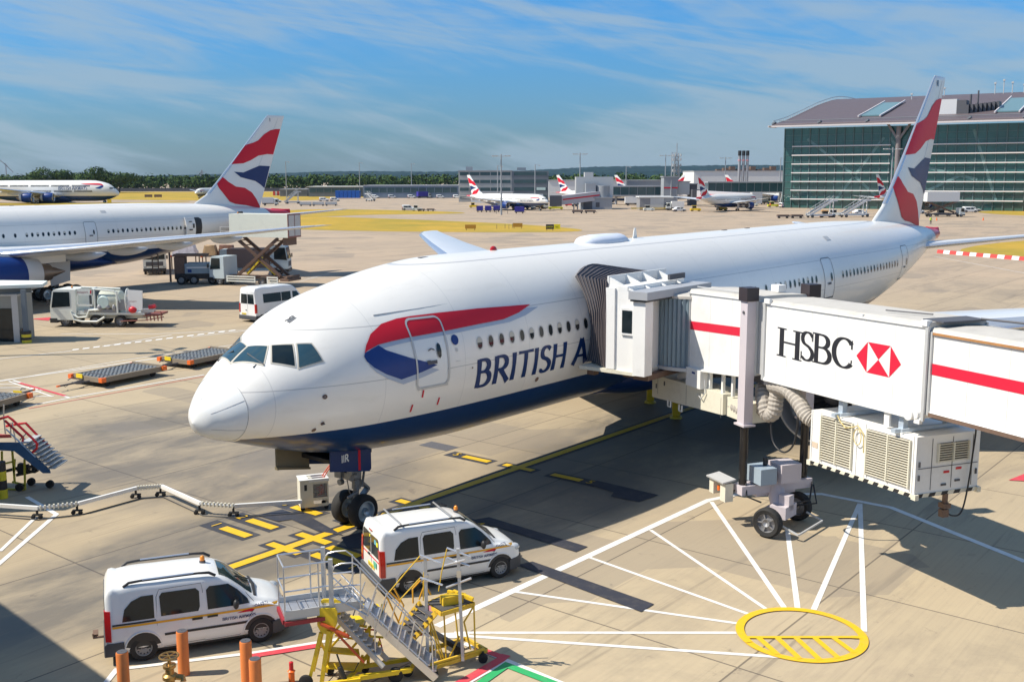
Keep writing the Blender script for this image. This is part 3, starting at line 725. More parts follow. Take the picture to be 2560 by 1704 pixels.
        for (x, z) in ((6.24, 4.66), (5.91, 4.24), (6.98, 4.30)): mk.append((0, [(x-.03, z-.12), (x+.03, z-.12), (x+.03, z+.12), (x-.03, z+.12)], 0))
        mk.append((1, [(7.62+.15*cos(2*pi*i/16), 6.17+.16*sin(2*pi*i/16)) for i in range(16)], 0))
        mk.append((1, [(7.55, 5.52), (7.72, 5.52), (7.72, 5.72), (7.55, 5.72)], .001) if 0 else (2, [(7.64+.05*cos(2*pi*i/10), 5.86+.06*sin(2*pi*i/10)) for i in range(10)], 0))
        mk.append((2, [(7.54, 5.50), (7.74, 5.50), (7.74, 5.515), (7.54, 5.515)], 0))
        for (x, z, r) in ((2.89, 5.04, .07), (2.95, 4.22, .055), (2.78, 4.03, .06), (8.3, 5.2, .03), (11.9, 4.25, .09)): mk.append((3, [(x+r*cos(2*pi*i/12), z+r*sin(2*pi*i/12)) for i in range(12)], 0))
        for e in mk: decal('service_mark', [(0, e[1], e[2])], fm_(-1, .02), [bared, bablue, lgrey, brown][e[0]], root, .3, S, outw(-1))
        # rain gutter above door one
        g_ = M(); g_.tube([(x, -(fy(x, 7.12+.03*i)+.01), 7.12+.03*i*.7) for i, x in enumerate((5.1, 5.6, 6.1, 6.7, 7.3, 7.9))], .022, 6); g_.build('rain_gutter', lgrey, root)
    # cockpit glazing: six panes with frames
    cps = [([(1.37, .05, 5.97), (1.94, .05, 6.37), (2.16, .62, 6.41), (1.72, .95, 5.98)], glassb), ([(1.92, 1.06, 5.98), (2.25, .72, 6.43), (2.60, 1.17, 6.44), (2.34, 1.52, 5.90)], glassd), ([(2.42, 1.62, 5.86), (2.70, 1.26, 6.45), (2.98, 1.52, 6.43), (3.02, 1.84, 5.98)], glassb)]
    def onskin(x, l, z, off):   # push a point radially on to the skin
        Tt, B, w = fsec(x); c = (Tt+B)/2; h = (Tt-B)/2; k = 1/max(1e-3, sqrt((l/w)**2+((z-c)/h)**2)); l2, z2 = l*k, c+(z-c)*k
        n = Vector((-.55, l2/w/w*3, (z2-c)/h/h*3)); n.normalize(); return Vector((x, l2, z2))+n*off
    for side in (-1, 1):
        for qi, (P, gm) in enumerate(cps):
            for nm, grow, off, mt in (('cockpit_window_frame', 1.15, .012, pm('frame_beige', (.50, .47, .40), .4) if lvl > 1 else white), ('cockpit_window', 1.0, .022, gm)):
                c = sum((Vector(p) for p in P), Vector())/4; mb = MB(); mb.T = T; n = 6; V = []
                Q = [c+(Vector(p)-c)*grow for p in P]
                for i in range(n+1):
                    for j in range(n+1):
                        a = Q[0].lerp(Q[3], i/n); b = Q[1].lerp(Q[2], i/n); p = a.lerp(b, j/n)
                        q = onskin(p.x, p.y, p.z, off); V.append((q.x, side*q.y, q.z))
                mb.add(V, [(i*(n+1)+j, (i+1)*(n+1)+j, (i+1)*(n+1)+j+1, i*(n+1)+j+1) for i in range(n) for j in range(n)])
                if nm == 'cockpit_window_frame' and lvl < 2: continue
                o = mb.build(nm, mt, root)
        if lvl > 1:
            wi = M(); a = onskin(1.72, .95, 5.93, .03); b = onskin(1.70, .25, 5.95, .05); wi.tube([(a.x, side*a.y, a.z), (b.x, side*b.y, b.z)], .018, 6); c2 = onskin(1.5, .72, 5.8, .02); wi.tube([(c2.x, side*c2.y, c2.z), (a.x, side*a.y*.8, a.z+.02)], .022, 6); wi.build('windscreen_wiper', dgrey, root)
    # fin
    fin = M().rings(fin_rings()).build('tail_fin', white, root, sharp=50)
    le = M(); R = []
    for z in (9.4, 10.5, 12.6, 15, 18.0, 18.25):
        a, b = lin(z, LE), lin(z, TE); c = b-a; up = [(a+c*t-.01, finy(a+c*t, z)+.006, z) for t in (0, .005, .012, .025, .045)]; R.append([(x, y, z_) for x, y, z_ in up[::-1]]+[(x, -y, z_) for x, y, z_ in up[1:]])
    le.rings(R, closed=False, cap0=False, cap1=False); le.build('fin_leading_edge', slat, fin, fix=False)
    for side in (-1, 1):
        fn = lambda x, z, dz: (x, side*(finy(x, z)+.03+dz), z)
        decal('fin_stripes', [(0, RED1, 0), (1, BLU1, 0), (0, RED2, 0)], fn, [bared, navy], fin, .6, S, lambda c: Vector((0, side, 0)))
        if lvl > 1:
            tx, w_ = letters('IR' if opts.get('reg') == 'IR' else 'I', 0, 17.55, .4, .9, wv=.2, wh=.16, flare=0)
            decal('fin_code', [(0, [(62.5+p[0] if side < 0 else 62.5+w_-p[0], p[1]) for p in q], dz) for _, q, dz in tx], fn, navy, fin, .5, S, lambda c: Vector((0, side, 0)))
            rl_ = M(); rl_.tube([(lin(z, LE)+(lin(z, TE)-lin(z, LE))*.68, side*(finy(lin(z, LE)+(lin(z, TE)-lin(z, LE))*.68, z)), z) for z in (8.6, 12, 15, 18)], .02, 4); rl_.build('rudder_hinge_line', lgrey, fin)
    # tail cone tip
    tcx = M(); tcx.rings([[(x, .9*w*cos(2*pi*j/16), z+h*sin(2*pi*j/16)) for j in range(16)] for x, w, h, z in ((62.5, .5, .55, 7.0), (64.4, .30, .42, 7.0), (65.2, .14, .42, 7.0))]); tcx.build('tail_cone', bared, root)
    # tailplanes
    for side in (-1, 1):
        R = [foil_ring(xl, xt, side*l, z, th) for l, xl, xt, z, th in ((.6, 55.0, 61.6, 6.35, .09), (1.9, 56.0, 61.9, 6.5, .09), (6, 59.2, 63.0, 7.0, .085), (10.3, 62.5, 64.4, 7.52, .08), (10.75, 63.2, 64.5, 7.58, .05))]
        st = M().rings(R).build('tailplane', wing_grey, root, sharp=50)
        if lvl > 1:
            R = [[(xl+(xt-xl)*t-.012, side*l, z+s_*aerofoil(t)*(xt-xl)*th*k) for t, s_, k in ((.06, 1, 1.93), (.03, 1, 1.94), (.015, 1, 1.95), (.004, 1, 2.0), (0, 1, 1), (.004, -1, 1.5), (.02, -1, 1.46))] for l, xl, xt, z, th in ((1.9, 56.0, 61.9, 6.5, .09), (6, 59.2, 63.0, 7.0, .085), (10.3, 62.5, 64.4, 7.52, .08))]
            M().rings(R, False, False, False).build('tailplane_leading_edge', slat, st, fix=False)
    # wings
    for side in (-1, 1):
        R = [foil_ring(xl, xt, side*l, z, th, .02) for l, xl, xt, z, th in WST]
        wg = M().rings(R).build('wing', wing_grey, root, sharp=50)
        R = [[(xl+(xt-xl)*t-.015, side*l, z+s_*aerofoil(t)*(xt-xl)*th*k+.02*(xt-xl)*(t-t*t)) for t, s_, k in ((.10, 1, 1.92), (.05, 1, 1.93), (.02, 1, 1.95), (.006, 1, 1.98), (0, 1, 1), (.005, -1, 1.5), (.02, -1, 1.44))] for l, xl, xt, z, th in WST[1:-1]]
        M().rings(R, False, False, False).build('leading_edge_slat', slat, wg, fix=False)
        for l in ((7.2, 12.8, 17.2, 22.0) if lvl else (12, 20)):
            _, xl, xt, z, th = wing_z(l); L_ = 5.2-l*.07; f = M()
            R = []
            for i in range(11):
                t = i/10; r = .36*(1-l*.012)*sqrt(max(0.0004, sin(pi*t**.8)))
                R.append([(xt-L_*.72+L_*t, side*l+r*.75*cos(2*pi*j/12), z-.42+.05*l*.2-.18*sin(pi*t)+r*1.2*sin(2*pi*j/12)) for j in range(12)])
            f.rings(R); f.build('flap_fairing', wing_grey, wg, sharp=60)
        if opts.get('winglet'):
            a = M(); R = [foil_ring(40.9+t*1.5, 42.7+t*.7, side*(30.3+.5*t), 7.1+t*2.4, .08) for t in (0, .3, .7, 1)]; a.rings(R); a.build('winglet', white, wg)
        # static dischargers / aileron line omitted at this scale; wing root fairing
    fr = M(); R = []
    for x, w, zt, zb in ((18.5, 1.6, 3.6, 2.3), (20.5, 3.0, 4.6, 2.05), (23, 3.45, 5.0, 1.9), (30, 3.55, 4.9, 1.85), (35, 3.35, 4.4, 1.95), (38.5, 2.6, 3.6, 2.15), (41, 1.2, 2.9, 2.4)):
        R.append([(x, w*cos(2*pi*j/24), (zt+zb)/2+(zt-zb)/2*sin(2*pi*j/24)) for j in range(24)])
    fr.rings(R); fr.build('belly_fairing', navy, root, sharp=60)
    # engines
    engs = opts.get('engines', [(9.75, 19.6)])
    for side in (-1, 1):
        for (el, ex) in engs:
            k = opts.get('ek', 1.); ez = 3.0 if lvl > 1 else 2.75; ez = opts.get('ez', ez)
            cx, cy = ex, side*el; kx = k*(1.34 if lvl > 1 else 1)
            n_ = M(); prof = [(1.52, .16), (1.66, .5), (1.73, 1.1), (1.75, 2.0), (1.72, 3.0), (1.62, 4.0), (1.50, 4.8)]
            n_.lathe([(r*k, cx+h*kx) for r, h in prof], 36, 'X', (0, cy, ez)); ng = n_.build('engine', bablue, root, sharp=60)
            M().lathe([(r*k, cx+h*kx) for r, h in ((1.30, .55), (1.33, .15), (1.40, .02), (1.47, .02), (1.53, .17))], 36, 'X', (0, cy, ez)).build('intake_lip', steel, ng)
            M().lathe([(r*k, cx+h*kx) for r, h in ((1.30, .5), (1.34, 1.1), (1.36, 1.6))], 30, 'X', (0, cy, ez)).build('intake_duct', lgrey, ng)
            fb = M()
            if lvl:
                for i in range(22):
                    a = 2*pi*i/22; fb.add([(cx+1.3*kx+dx*k, cy+r*k*cos(a+da), ez+r*k*sin(a+da)) for r, da, dx in ((.35, 0, 0), (1.3, .1, .05), (1.3, .34, .35), (.35, .25, .3))], [(0, 1, 2, 3)])
            fb.lathe([(r*k, cx+h*kx) for r, h in ((.01, .85), (.2, 1.0), (.38, 1.35), (.40, 1.7), (1.35, 1.72))], 24, 'X', (0, cy, ez)); fb.build('fan', dgrey, ng)
            M().lathe([(r*k, cx+h*kx) for r, h in ((1.50, 4.8), (1.42, 5.4), (1.30, 5.9), (1.24, 5.88), (1.2, 5.2), (1.1, 4.9), (.85, 4.9))], 30, 'X', (0, cy, ez)).build('nozzle', pm('nozzle_white', (.66, .66, .64), .35), ng)
            M().lathe([(r*k, cx+h*kx) for r, h in ((.95, 5.0), (.92, 6.0), (.70, 6.8), (.62, 6.75), (.5, 6.4), (.42, 7.1), (.05, 7.9))], 24, 'X', (0, cy, ez)).build('exhaust_cone', titan, ng)
            _, xl, xt, z, th = wing_z(el)
            py = M(); R = []
            for x, zb, zt, w in ((cx+1.2*k, ez+1.6*k, ez+1.78*k, .1), (cx+2.6*k, ez+1.5*k, ez+2.1*k+.15, .24), (xl+.6, ez+1.2*k, z+.05, .3), (xl+3.2, ez+.8*k, z-.1, .28), (xl+5.5, z-.9, z-.25, .1)):
                R.append([(x, cy-w, zb), (x, cy+w, zb), (x, cy+w, zt), (x, cy-w, zt)])
            py.rings(R); py.build('pylon', wing_grey if lvl < 2 else white, ng)
    # nose gear
    ngx = 5.9
    def wheel(mbt, mbr, c, r, w, ax='Y', n=28):
        mbt.lathe([(r*.62, -w*.42), (r*.86, -w*.5), (r*.97, -w*.36), (r, -w*.15), (r, w*.15), (r*.97, w*.36), (r*.86, w*.5), (r*.62, w*.42)], n, ax, c)
        mbr.lathe([(.01, -w*.2), (r*.2, -w*.42), (r*.25, -w*.2), (r*.52, -w*.15), (r*.56, -w*.44), (r*.64, -w*.44), (r*.66, -w*.2), (r*.66, w*.2), (r*.64, w*.44), (r*.56, w*.44), (r*.52, w*.15), (r*.25, w*.2), (r*.2, w*.42), (.01, w*.2)], n, ax, c)
    gearc = pm('gear_grey', (.24, .25, .26), .4, .4, dirt=.7)
    if lvl > 0 or True:
        st = M(); st.cyl((ngx, 0, .54), (ngx+.12, 0, 1.3), .10); st.cyl((ngx+.1, 0, 1.2), (ngx+.25, 0, 2.9), .15)
        st.cyl((ngx, -.5, .54), (ngx, .5, .54), .07)
        if lvl > 1:
            st.beam((ngx+.12, 0, 1.55), (ngx+.6, 0, 1.1), .22, .07); st.beam((ngx+.6, 0, 1.1), (ngx+.05, 0, .66), .22, .07)
            st.beam((ngx+.2, .1, 2.2), (ngx-1.5, .1, 2.9), .09); st.beam((ngx+.2, -.1, 2.2), (ngx-1.5, -.1, 2.9), .09)
            st.box((ngx-.15, 0, 1.72), (.45, .55, .22)); st.box((ngx-.32, .26, 1.78), (.28, .3, .3)); st.cyl((ngx-.36, -.3, 1.75), (ngx-.22, -.3, 1.72), .14); st.cyl((ngx-.36, .3, 1.45), (ngx-.22, .3, 1.45), .1)
            st.cyl((ngx-.1, -.28, 1.5), (ngx+.1, .28, 1.5), .09); st.box((ngx-.28, -.25, 1.95), (.25, .22, .28))
            for y in (-.16, .16): st.tube([(ngx, y, 2.6), (ngx-.12, y*1.3, 2.0), (ngx-.14, y, 1.5), (ngx-.1, y*.7, 1.1), (ngx+.05, y*.5, .8)], .018, 6)
            st.beam((ngx+.3, -.2, 1.9), (ngx+.1, -.28, 1.3), .06); st.beam((ngx-.1, -.3, 1.2), (ngx-.55, -.3, 1.1), .06)
        stp = st.build('nose_gear_strut', gearc, root)
        for l in (-.40, .40):
            a, b = MB(), MB(); a.T = b.T = TW; wheel(a, b, (ngx, l, .545), .545, .40); w_ = a.build('nose_wheel', rubber, root, sharp=40); b.build('rim', pm('wheel_rim', (.45, .52, .56), .35, .6), w_)
        if lvl > 1:
            for side in (-1, 1):
                d = M(); d.prism([(4.28, 2.26), (5.9, 1.93), (5.98, 2.0), (5.98, 2.7), (5.8, 2.86), (4.30, 3.1)], side*.70, side*.755, 'Y'); dd = d.build('nose_gear_door', navy, root)
                if side < 0:
                    mb = M(); mb.bx(5.42, 5.52, -.758, -.762, 2.06, 2.84); mb.build('red_stripe', bared, dd)
                    tx, w_ = letters('IIR' if opts.get('reg') == 'IR' else 'II', 4.72, 2.45, .24, .8, wv=.2, wh=.16, flare=0)
                    decal('gear_door_code', tx, lambda x, z, dz: (x, -.765-dz, z), white, dd, .5, S, lambda c: Vector((0, -1, 0)))
            d = M(); d.prism([(3.3, 2.4), (4.6, 2.1), (4.6, 2.75), (3.3, 3.05)], .62, .66, 'Y'); d.prism([(3.3, 2.3), (3.38, 2.3), (4.6, 2.05), (4.6, 2.12), (3.3, 2.4)], .56, .70, 'Y'); d.build('forward_gear_door', pm('door_inner_brown', (.22, .18, .11), .5), root)
            M().bx(4.3, 6.1, -.66, .66, 2.5, 2.62).build('gear_bay', black, root)
    # main gear
    mg = opts.get('main', [(5.5, 31.8, 3)])
    for side in (-1, 1):
        for (gl_, gx, nax) in mg:
            s_ = M(); s_.cyl((gx, side*gl_, .7), (gx-.1, side*gl_, 3.8), .2); s_.beam((gx-1.45*(nax-1)/2, side*gl_, .68), (gx+1.45*(nax-1)/2, side*gl_, .68), .25, .3)
            s_.beam((gx, side*gl_, 1.6), (gx-.3, side*2.6, 2.6), .14); s_.beam((gx, side*gl_, 1.6), (gx-1.6, side*gl_, 3.6), .13)
            sp_ = s_.build('main_gear_strut', gearc, root)
            gd = M(); gd.prism([(gx-.9, 1.35), (gx+1.0, 1.75), (gx+1.1, 3.6), (gx-1.1, 3.4)], side*(gl_+.55), side*(gl_+.60), 'Y'); gd.build('main_gear_door', wing_grey, root)
            for i in range(nax):
                for q in (-.7, .7):
                    a, b = MB(), MB(); a.T = b.T = TW; wheel(a, b, (gx+(i-(nax-1)/2)*1.45, side*gl_+q, .68), .68, .5, n=20); w_ = a.build('main_wheel', rubber, root, sharp=40)
                    if lvl > 1: b.build('rim', MAT['wheel_rim'], w_)
                    else: bpy.data.objects.remove(b.build('x', gearc, w_))
    # roof furniture
    if lvl > 1:
        d = M(); R = []
        for t in (0, .04, .12, .3, .6, .85, .96, 1):
            w = .62*sqrt(max(.002, 1-(2*t-1)**4)); h = .34*(max(.02, 1-(2*t-1)**6))**.6; R.append([(18.45+3.35*t, w*cos(a), 8.50+h*max(sin(a), -.3)) for a in [2*pi*j/20 for j in range(20)]])
        d.rings(R); d.build('satcom_dome', pm('dome_white', (.72, .76, .84), .35), root, sharp=70)
        a = M(); a.prism([(22.5, 8.5), (22.62, 8.98), (22.75, 8.98), (22.85, 8.5)], -.015, .015, 'Y'); a.build('blade_antenna', white, root)
        a = M(); a.sphere((13.02, 0, 8.56), (.16, .11, .14), 12, 8); a.build('beacon', redlens, root)
        for x, z in ((9.3, 8.49), (31, 8.54), (33.5, 8.54)):
            a = M(); a.box((x, 0, z), (.4, .12, .06)); a.build('roof_antenna', dgrey, root)
        decal('roof_hatch', [[(38.9, 7.75), (39.5, 7.75), (39.5, 7.95), (38.9, 7.95)]], fm_(-1, .02), lgrey, root, .3, S, outw(-1))
        pr = M()
        for x, z in ((2.86, 5.05), (2.95, 4.22)): y = -(fy(x, z)+.0); pr.tube([(x, y, z), (x, y-.10, z), (x+.0, y-.12, z), (x-.12, y-.13, z)], .012, 6)
        pr.build('pitot_probe', dgrey, root)
        # crew steps drip line and registration on the nose top
        tx, w_ = letters('IIR' if opts.get('reg') == 'IR' else 'II', 0, 0, .2, .85, wv=.17, wh=.15, flare=0)
        decal('nose_code', [(0, [(p[0], p[1]) for p in q], dz) for _, q, dz in tx], lambda u, v, dz: (lambda P: (P.x, P.y, P.z))(onskin(3.0+v*1.2, -.62+u*.9-.0, 7.0, .012+dz)), dgrey, root, .2, S, lambda c: Vector((-.5, 0, 1)))
    return root
acr = pi/2-ATH
main_jet = jet('airliner', 'large white twin-engine airliner nearest the camera, boarding bridge docked behind its red ribbon', (AX0, AY0, 0), acr, opts=dict(reg='IR'))
left_jet = jet('airliner', 'large white twin-engine airliner at left with a lifted catering box at its rear door', (-65.3189, 74.0217, 0), pi/2-(ATH-.0431), opts=dict(door_open=True))
# ------------------------------------------------------------------ boarding bridge
BC = Vector((8.7, 32.9, 0)); BT = Vector((-.3616, .9323, 0)); BN = Vector((.9323, .3616, 0))
BR = atan2(-BT.y, -BT.x)
br = thing('boarding_bridge', 'long white boarding bridge with red stripe and bank lettering docked to the nearest airliner', 'boarding bridge', tuple(BC), BR)
BM = Matrix.Translation(BC) @ Matrix.Rotation(BR, 4, 'Z'); AM = Matrix.Translation((AX0, AY0, 0)) @ Matrix.Rotation(acr, 4, 'Z')
ACT = BM.inverted() @ AM      # aircraft frame -> bridge frame
def bp(x, y, off):            # pixel -> (along, height) on the bridge's vertical plane at side offset
    r = ray(x, y); p = BC+BN*off; k = p.dot(BN)/(r.x*BN.x+r.y*BN.y); P = Vector((r.x*k, r.y*k, H+r.z*k)); return (-(P-BC).dot(BT), P.z)
def q4(a, b): return ((1400+a/2.306)/KD, (620+b/2.306)/KD)
roofm = pm('bridge_roof', (.52, .49, .44), .75, var=.15, scale=2, dirt=.3)
sleeve = pm('pink_grey_paint', (.58, .52, .54), .5, var=.05, dirt=.1)
bred = pm('bridge_red', (.66, .015, .045), .4, var=.04)
def tun(name, x0, x1, y0, y1, zt0, zt1, zb0, zb1, mat=bridge_white):
    m = MB(); R = []
    for x, zt, zb in ((x0, zt0, zb0), (x1, zt1, zb1)): R.append([(x, y0, zb), (x, y1, zb), (x, y1, zt), (x, y0, zt)])
    m.rings(R); o = m.build(name, mat, br)
    r = MB(); R = []
    for x, zt in ((x0-.03, zt0), (x1+.03, zt1)): R.append([(x, y0-.03, zt-.02), (x, y1+.03, zt-.02), (x, y1-.05, zt+.09), (x, (y0+y1)/2, zt+.12), (x, y0+.05, zt+.09)])
    r.rings(R); r.build('roof', roofm, o)
    t = MB()
    for dz, w, (a, b) in ((0, .05, (zt0, zt1)), (0, .09, (zb0, zb1))):
        t.beam((x0, y0-.02, a-.03), (x1, y0-.02, b-.03), .05, w); t.beam((x0, y1+.02, a-.03), (x1, y1+.02, b-.03), .05, w)
    t.build('edge_trim', bridge_white, o)
    f = MB()
    for x, a, b in ((x0, zb0, zt0), (x1, zb1, zt1)):
        f.bx(x-.05, x+.05, y0-.055, y0-.002, a-.06, b); f.bx(x-.05, x+.05, y1+.002, y1+.055, a-.06, b)
    f.build('end_frame', lgrey, o)
    # panel joints
    j = MB(); n = max(1, round((x1-x0)/1.17))
    for i in range(1, n):
        k = i/n; x = x0+(x1-x0)*k; j.bx(x-.006, x+.006, y0-.004, y0+.01, zb0+(zb1-zb0)*k+.1, zt0+(zt1-zt0)*k-.08)
    j.build('panel_joint', pm('joint_grey', (.60, .59, .56), .6), o)
    return o
sec_out = tun('tunnel', .45, 7.33, -1.1, .72, 7.36, 7.54, 5.0, 5.19)
sec_cab = tun('tunnel', -3.96, -.02, -1.14, .76, 7.25, 7.40, 4.57, 4.97)
sec_in = tun('tunnel', 7.40, 22.0, -1.03, .65, 7.40, 7.62, 5.36, 5.58)
sec_mid = MB(); sec_mid.bx(-.02, .45, -1.04, .66, 5.05, 7.33); sec_mid.build('tunnel_sleeve', lgrey, br)
def bstripe(o, x0, x1, z0, z1, h, y):
    m = MB(); m.add([(x0, y, z0), (x1, y, z1), (x1, y, z1+h), (x0, y, z0+h)], [(0, 1, 2, 3)]); m.build('red_stripe', bred, o, flat=True)
bstripe(sec_cab, -3.96+.06, -.08, 5.94, 6.17, .29, -1.148); bstripe(sec_in, 7.46, 21.9, 6.33, 6.55, .28, -1.038)
bstripe(sec_in, 7.46, 21.9, 6.33, 6.55, .28, .658)
orange_trim = pm('rusty_gutter', (.42, .20, .07), .6, var=.3)
m = MB(); m.beam((7.46, -1.05, 7.36), (22, -1.05, 7.58), .07, .06); m.build('gutter', orange_trim, sec_in)
m = MB(); m.beam((7.46, -1.02, 5.32), (22, -1.02, 5.54), .12, .10); m.beam((7.46, .62, 5.32), (22, .62, 5.54), .12, .10); m.build('bottom_rail', brown, sec_in)
# lettering and hexagon on the outer tunnel
ink = pm('black_lettering', (.02, .02, .025), .45)
def glyph(ch, x, w, z, h):
    ss, adv = GL[ch]; out = []; k = 0
    xs = [p[0] for s in ss for p in s]; x0_, x1_ = min(xs), max(xs); pad = .07 if ch in 'HB' else .03
    f = lambda p: (x+(p[0]-x0_+pad)/(x1_-x0_+2*pad)*w, z+p[1]*h)
    for s in ss:
        for q in strip(s, .165, .06, 0): out.append((0, [f(p) for p in q], .0006*(k % 4)))
        k += 1
        if len(s) == 2 and abs(s[0][0]-s[1][0]) < .01:
            for b in (0, 1):
                a = s[0][0]; yy = b*.955; out.append((0, [f((a-.17, yy)), f((a+.17, yy)), f((a+.17, yy+.045)), f((a-.17, yy+.045))], .0006*(k % 4))); k += 1
    if ch == 'S':
        out.append((0, [f((.55, .70)), f((.60, .70)), (f((.60, .98))), f((.54, .92))], .003)); out.append((0, [f((.04, .02)), f((.09, .08)), f((.09, .30)), f((.04, .30))], .003))
    if ch == 'C':
        out.append((0, [f((.69, .66)), f((.745, .66)), f((.745, .96)), f((.68, .88))], .003)); out.append((0, [f((.69, .12)), f((.74, .24)), f((.745, .32)), f((.70, .32))], .003))
    return out
# B without its flat side overshoot is drawn from the same pen strokes
for ch, x0_, x1_ in (('H', 1.24, 2.20), ('S', 2.27, 2.85), ('B', 2.92, 3.68), ('C', 3.74, 4.54)):
    zb = 5.82+(x0_-1.24)*.045; decal('letter', glyph(ch, x0_, x1_-x0_, zb, .87 if ch in 'HB' else .88), lambda x, z, dz: (x, -1.106-dz, z), ink, sec_out, 3, None, lambda c: Vector((0, -1, 0)))
for P in ([(5.16, 6.82), (6.03, 6.84), (5.595, 6.41)], [(5.16, 5.99), (6.03, 6.01), (5.595, 6.41)], [(4.72, 6.38), (5.155, 6.82), (5.155, 5.99)], [(6.45, 6.42), (6.035, 6.84), (6.035, 6.01)]):
    decal('hexagon_emblem', [P], lambda x, z, dz: (x, -1.106, z), bred, sec_out, 3, None, lambda c: Vector((0, -1, 0)))
m = MB(); m.cyl((6.95, -1.12, 5.23), (6.95, -1.26, 5.23), .15, n=18); m.cyl((7.12, -1.12, 5.26), (7.12, -1.2, 5.26), .12, n=18); m.box((7.2, -1.14, 5.1), (.2, .1, .12)); m.build('roller', bridge_white, sec_out)
m = MB(); m.box((.62, -1.14, 7.42), (.28, .1, .14)); m.box((7.25, -1.1, 7.6), (.2, .16, .14)); m.box((4.9, -1.12, 7.5), (.08, .06, .08)); m.build('bracket', bridge_white, sec_out)
m = MB(); m.tube([(5.2, -.6, 7.66), (6.6, -.3, 7.70)], .02, 5); m.bx(6.9, 7.6, -.9, .5, 7.62, 7.66); m.tube([(7.6, .3, 7.68), (9.0, .45, 7.72)], .03, 5); m.build('roof_conduit', dgrey, sec_out)
m = MB(); m.bx(-1.15, -.75, .2, .5, 7.5, 7.72); m.build('roof_box', bridge_white, sec_cab)
m = MB(); m.tube([(-3.9, -.9, 7.42), (-2, -.9, 7.48), (-.4, -.9, 7.52)], .018, 5); m.build('roof_conduit', lgrey, sec_cab)
# lift columns
for y, top in ((-1.33, 7.78), (1.0, 7.80)):
    c = MB(); c.bx(-.33, .05, y-.16, y+.16, 3.42, top-.4); co = c.build('lift_column', sleeve, br)
    c = MB(); c.bx(-.37, .09, y-.22, y+.22, top-.42, top); c.build('column_cap', pm('brown_cap', (.035, .025, .028), .4), co)
    c = MB(); c.cyl((-.14, y, 1.3), (-.14, y, 3.42), .13, n=20); c.build('inner_tube', pm('dark_bronze', (.045, .042, .042), .25, .6, var=.3), co)
    c = MB(); c.bx(-.42, .14, y-.22, y+.22, 3.37, 3.43); c.build('column_flange', sleeve, co)
    c = MB()
    for z in (7.0,): c.cyl((-.14, y-.17, z), (-.14, y-.19, z), .05, n=12)
    c.build('bolt', dgrey, co)
m = MB(); m.bx(-.4, .1, -1.5, 1.2, 1.12, 1.42); m.bx(-.3, 0, -.9, .6, 1.0, 1.15); m.cyl((.3, -.17, .6), (-.05, -.17, 1.35), .28, n=18); m.build('cross_beam', sleeve, br)
m = MB(); m.bx(-.35, .45, -1.05, -.45, 1.5, 2.02); m.build('control_cabinet', pm('blue_grey_paint', (.33, .40, .46), .4), br)
m = MB(); m.bx(-.25, .5, -.3, .45, 1.5, 2.1); m.bx(-.3, -.1, -.42, -.32, 1.5, 1.9); m.build('motor_box', sleeve, br)
m = MB(); m.cyl((0, -.6, 2.02), (0, -.6, 2.28), .07, n=14); m.build('rotating_lamp', black, br)
m = MB(); m.box((-.75, -1.75, 1.52), (1.0, .5, .05), rx=.15); m.build('lamp_shelf', lgrey, br)
m = MB(); m.bx(-1.2, -.95, -1.9, -1.6, .95, 1.45); m.bx(-.55, -.25, -1.9, -1.6, .85, 1.45); m.build('ground_control_box', cream, br)
m = MB(); m.cyl((-.75, -1.8, 1.12), (-.75, -1.8, 1.26), .07); m.build('warning_lamp', orange, br)
m = MB(); m.tube([(-.9, -1.7, 1.1), (-.7, -1.6, .95), (-.3, -1.5, 1.2)], .03, 6); m.tube([(.0, -1.3, 1.5), (.15, -1.35, 1.1), (.3, -.9, .9)], .03, 6); m.tube([(.1, 1.2, 1.3), (.4, .9, .8), (.3, .3, .7)], .03, 6); m.tube([(.1, 1.25, 1.2), (.5, 1.1, .7), (.2, .5, .6)], .03, 6); m.build('cable', black, br)
# bogie
bogc = Vector((.46, -.17, 0)); ad = Vector((-1.06, 1.91, 0)).normalized(); ba = atan2(ad.y, ad.x)
bm_ = MB(); bm_.T = Matrix.Translation(bogc) @ Matrix.Rotation(ba, 4, 'Z')
bm_.cyl((-.75, 0, .48), (.75, 0, .48), .09); bm_.box((0, 0, .62), (.8, .55, .4)); bm_.box((0, .45, .42), (1.1, .35, .35)); bm_.box((0, -.1, .9), (.35, .35, .5))
bog = bm_.build('bogie', sleeve, br)
gd = MB(); gd.T = bm_.T; gd.beam((-.9, -.95, .22), (.9, -.95, .22), .05); gd.beam((-.9, -.95, .22), (-.9, -.4, .4), .05); gd.beam((.9, -.95, .22), (.9, -.4, .4), .05); gd.build('guard_rail', lgrey, bog)
for y in (-1.08, 1.08):
    t = MB(); r = MB(); t.T = r.T = bm_.T
    t.lathe([(.30, -.13), (.42, -.16), (.47, -.10), (.48, 0), (.47, .10), (.42, .16), (.30, .13)], 28, 'X', (y, 0, .48))
    r.lathe([(.01, -.06), (.12, -.12), (.14, -.05), (.27, -.03), (.30, -.12), (.31, .0), (.30, .12), (.27, .03), (.14, .05), (.12, .12), (.01, .06)], 28, 'X', (y, 0, .48))
    for k in range(5):
        a = 2*pi*k/5; r.beam((y-.07*(1 if y < 0 else -1), .13*cos(a), .48+.13*sin(a)), (y-.07*(1 if y < 0 else -1), .29*cos(a), .48+.29*sin(a)), .07, .04)
    w = t.build('wheel', rubber, bog); r.build('rim', pm('old_rim', (.30, .30, .31), .45, .5, dirt=.6), w)
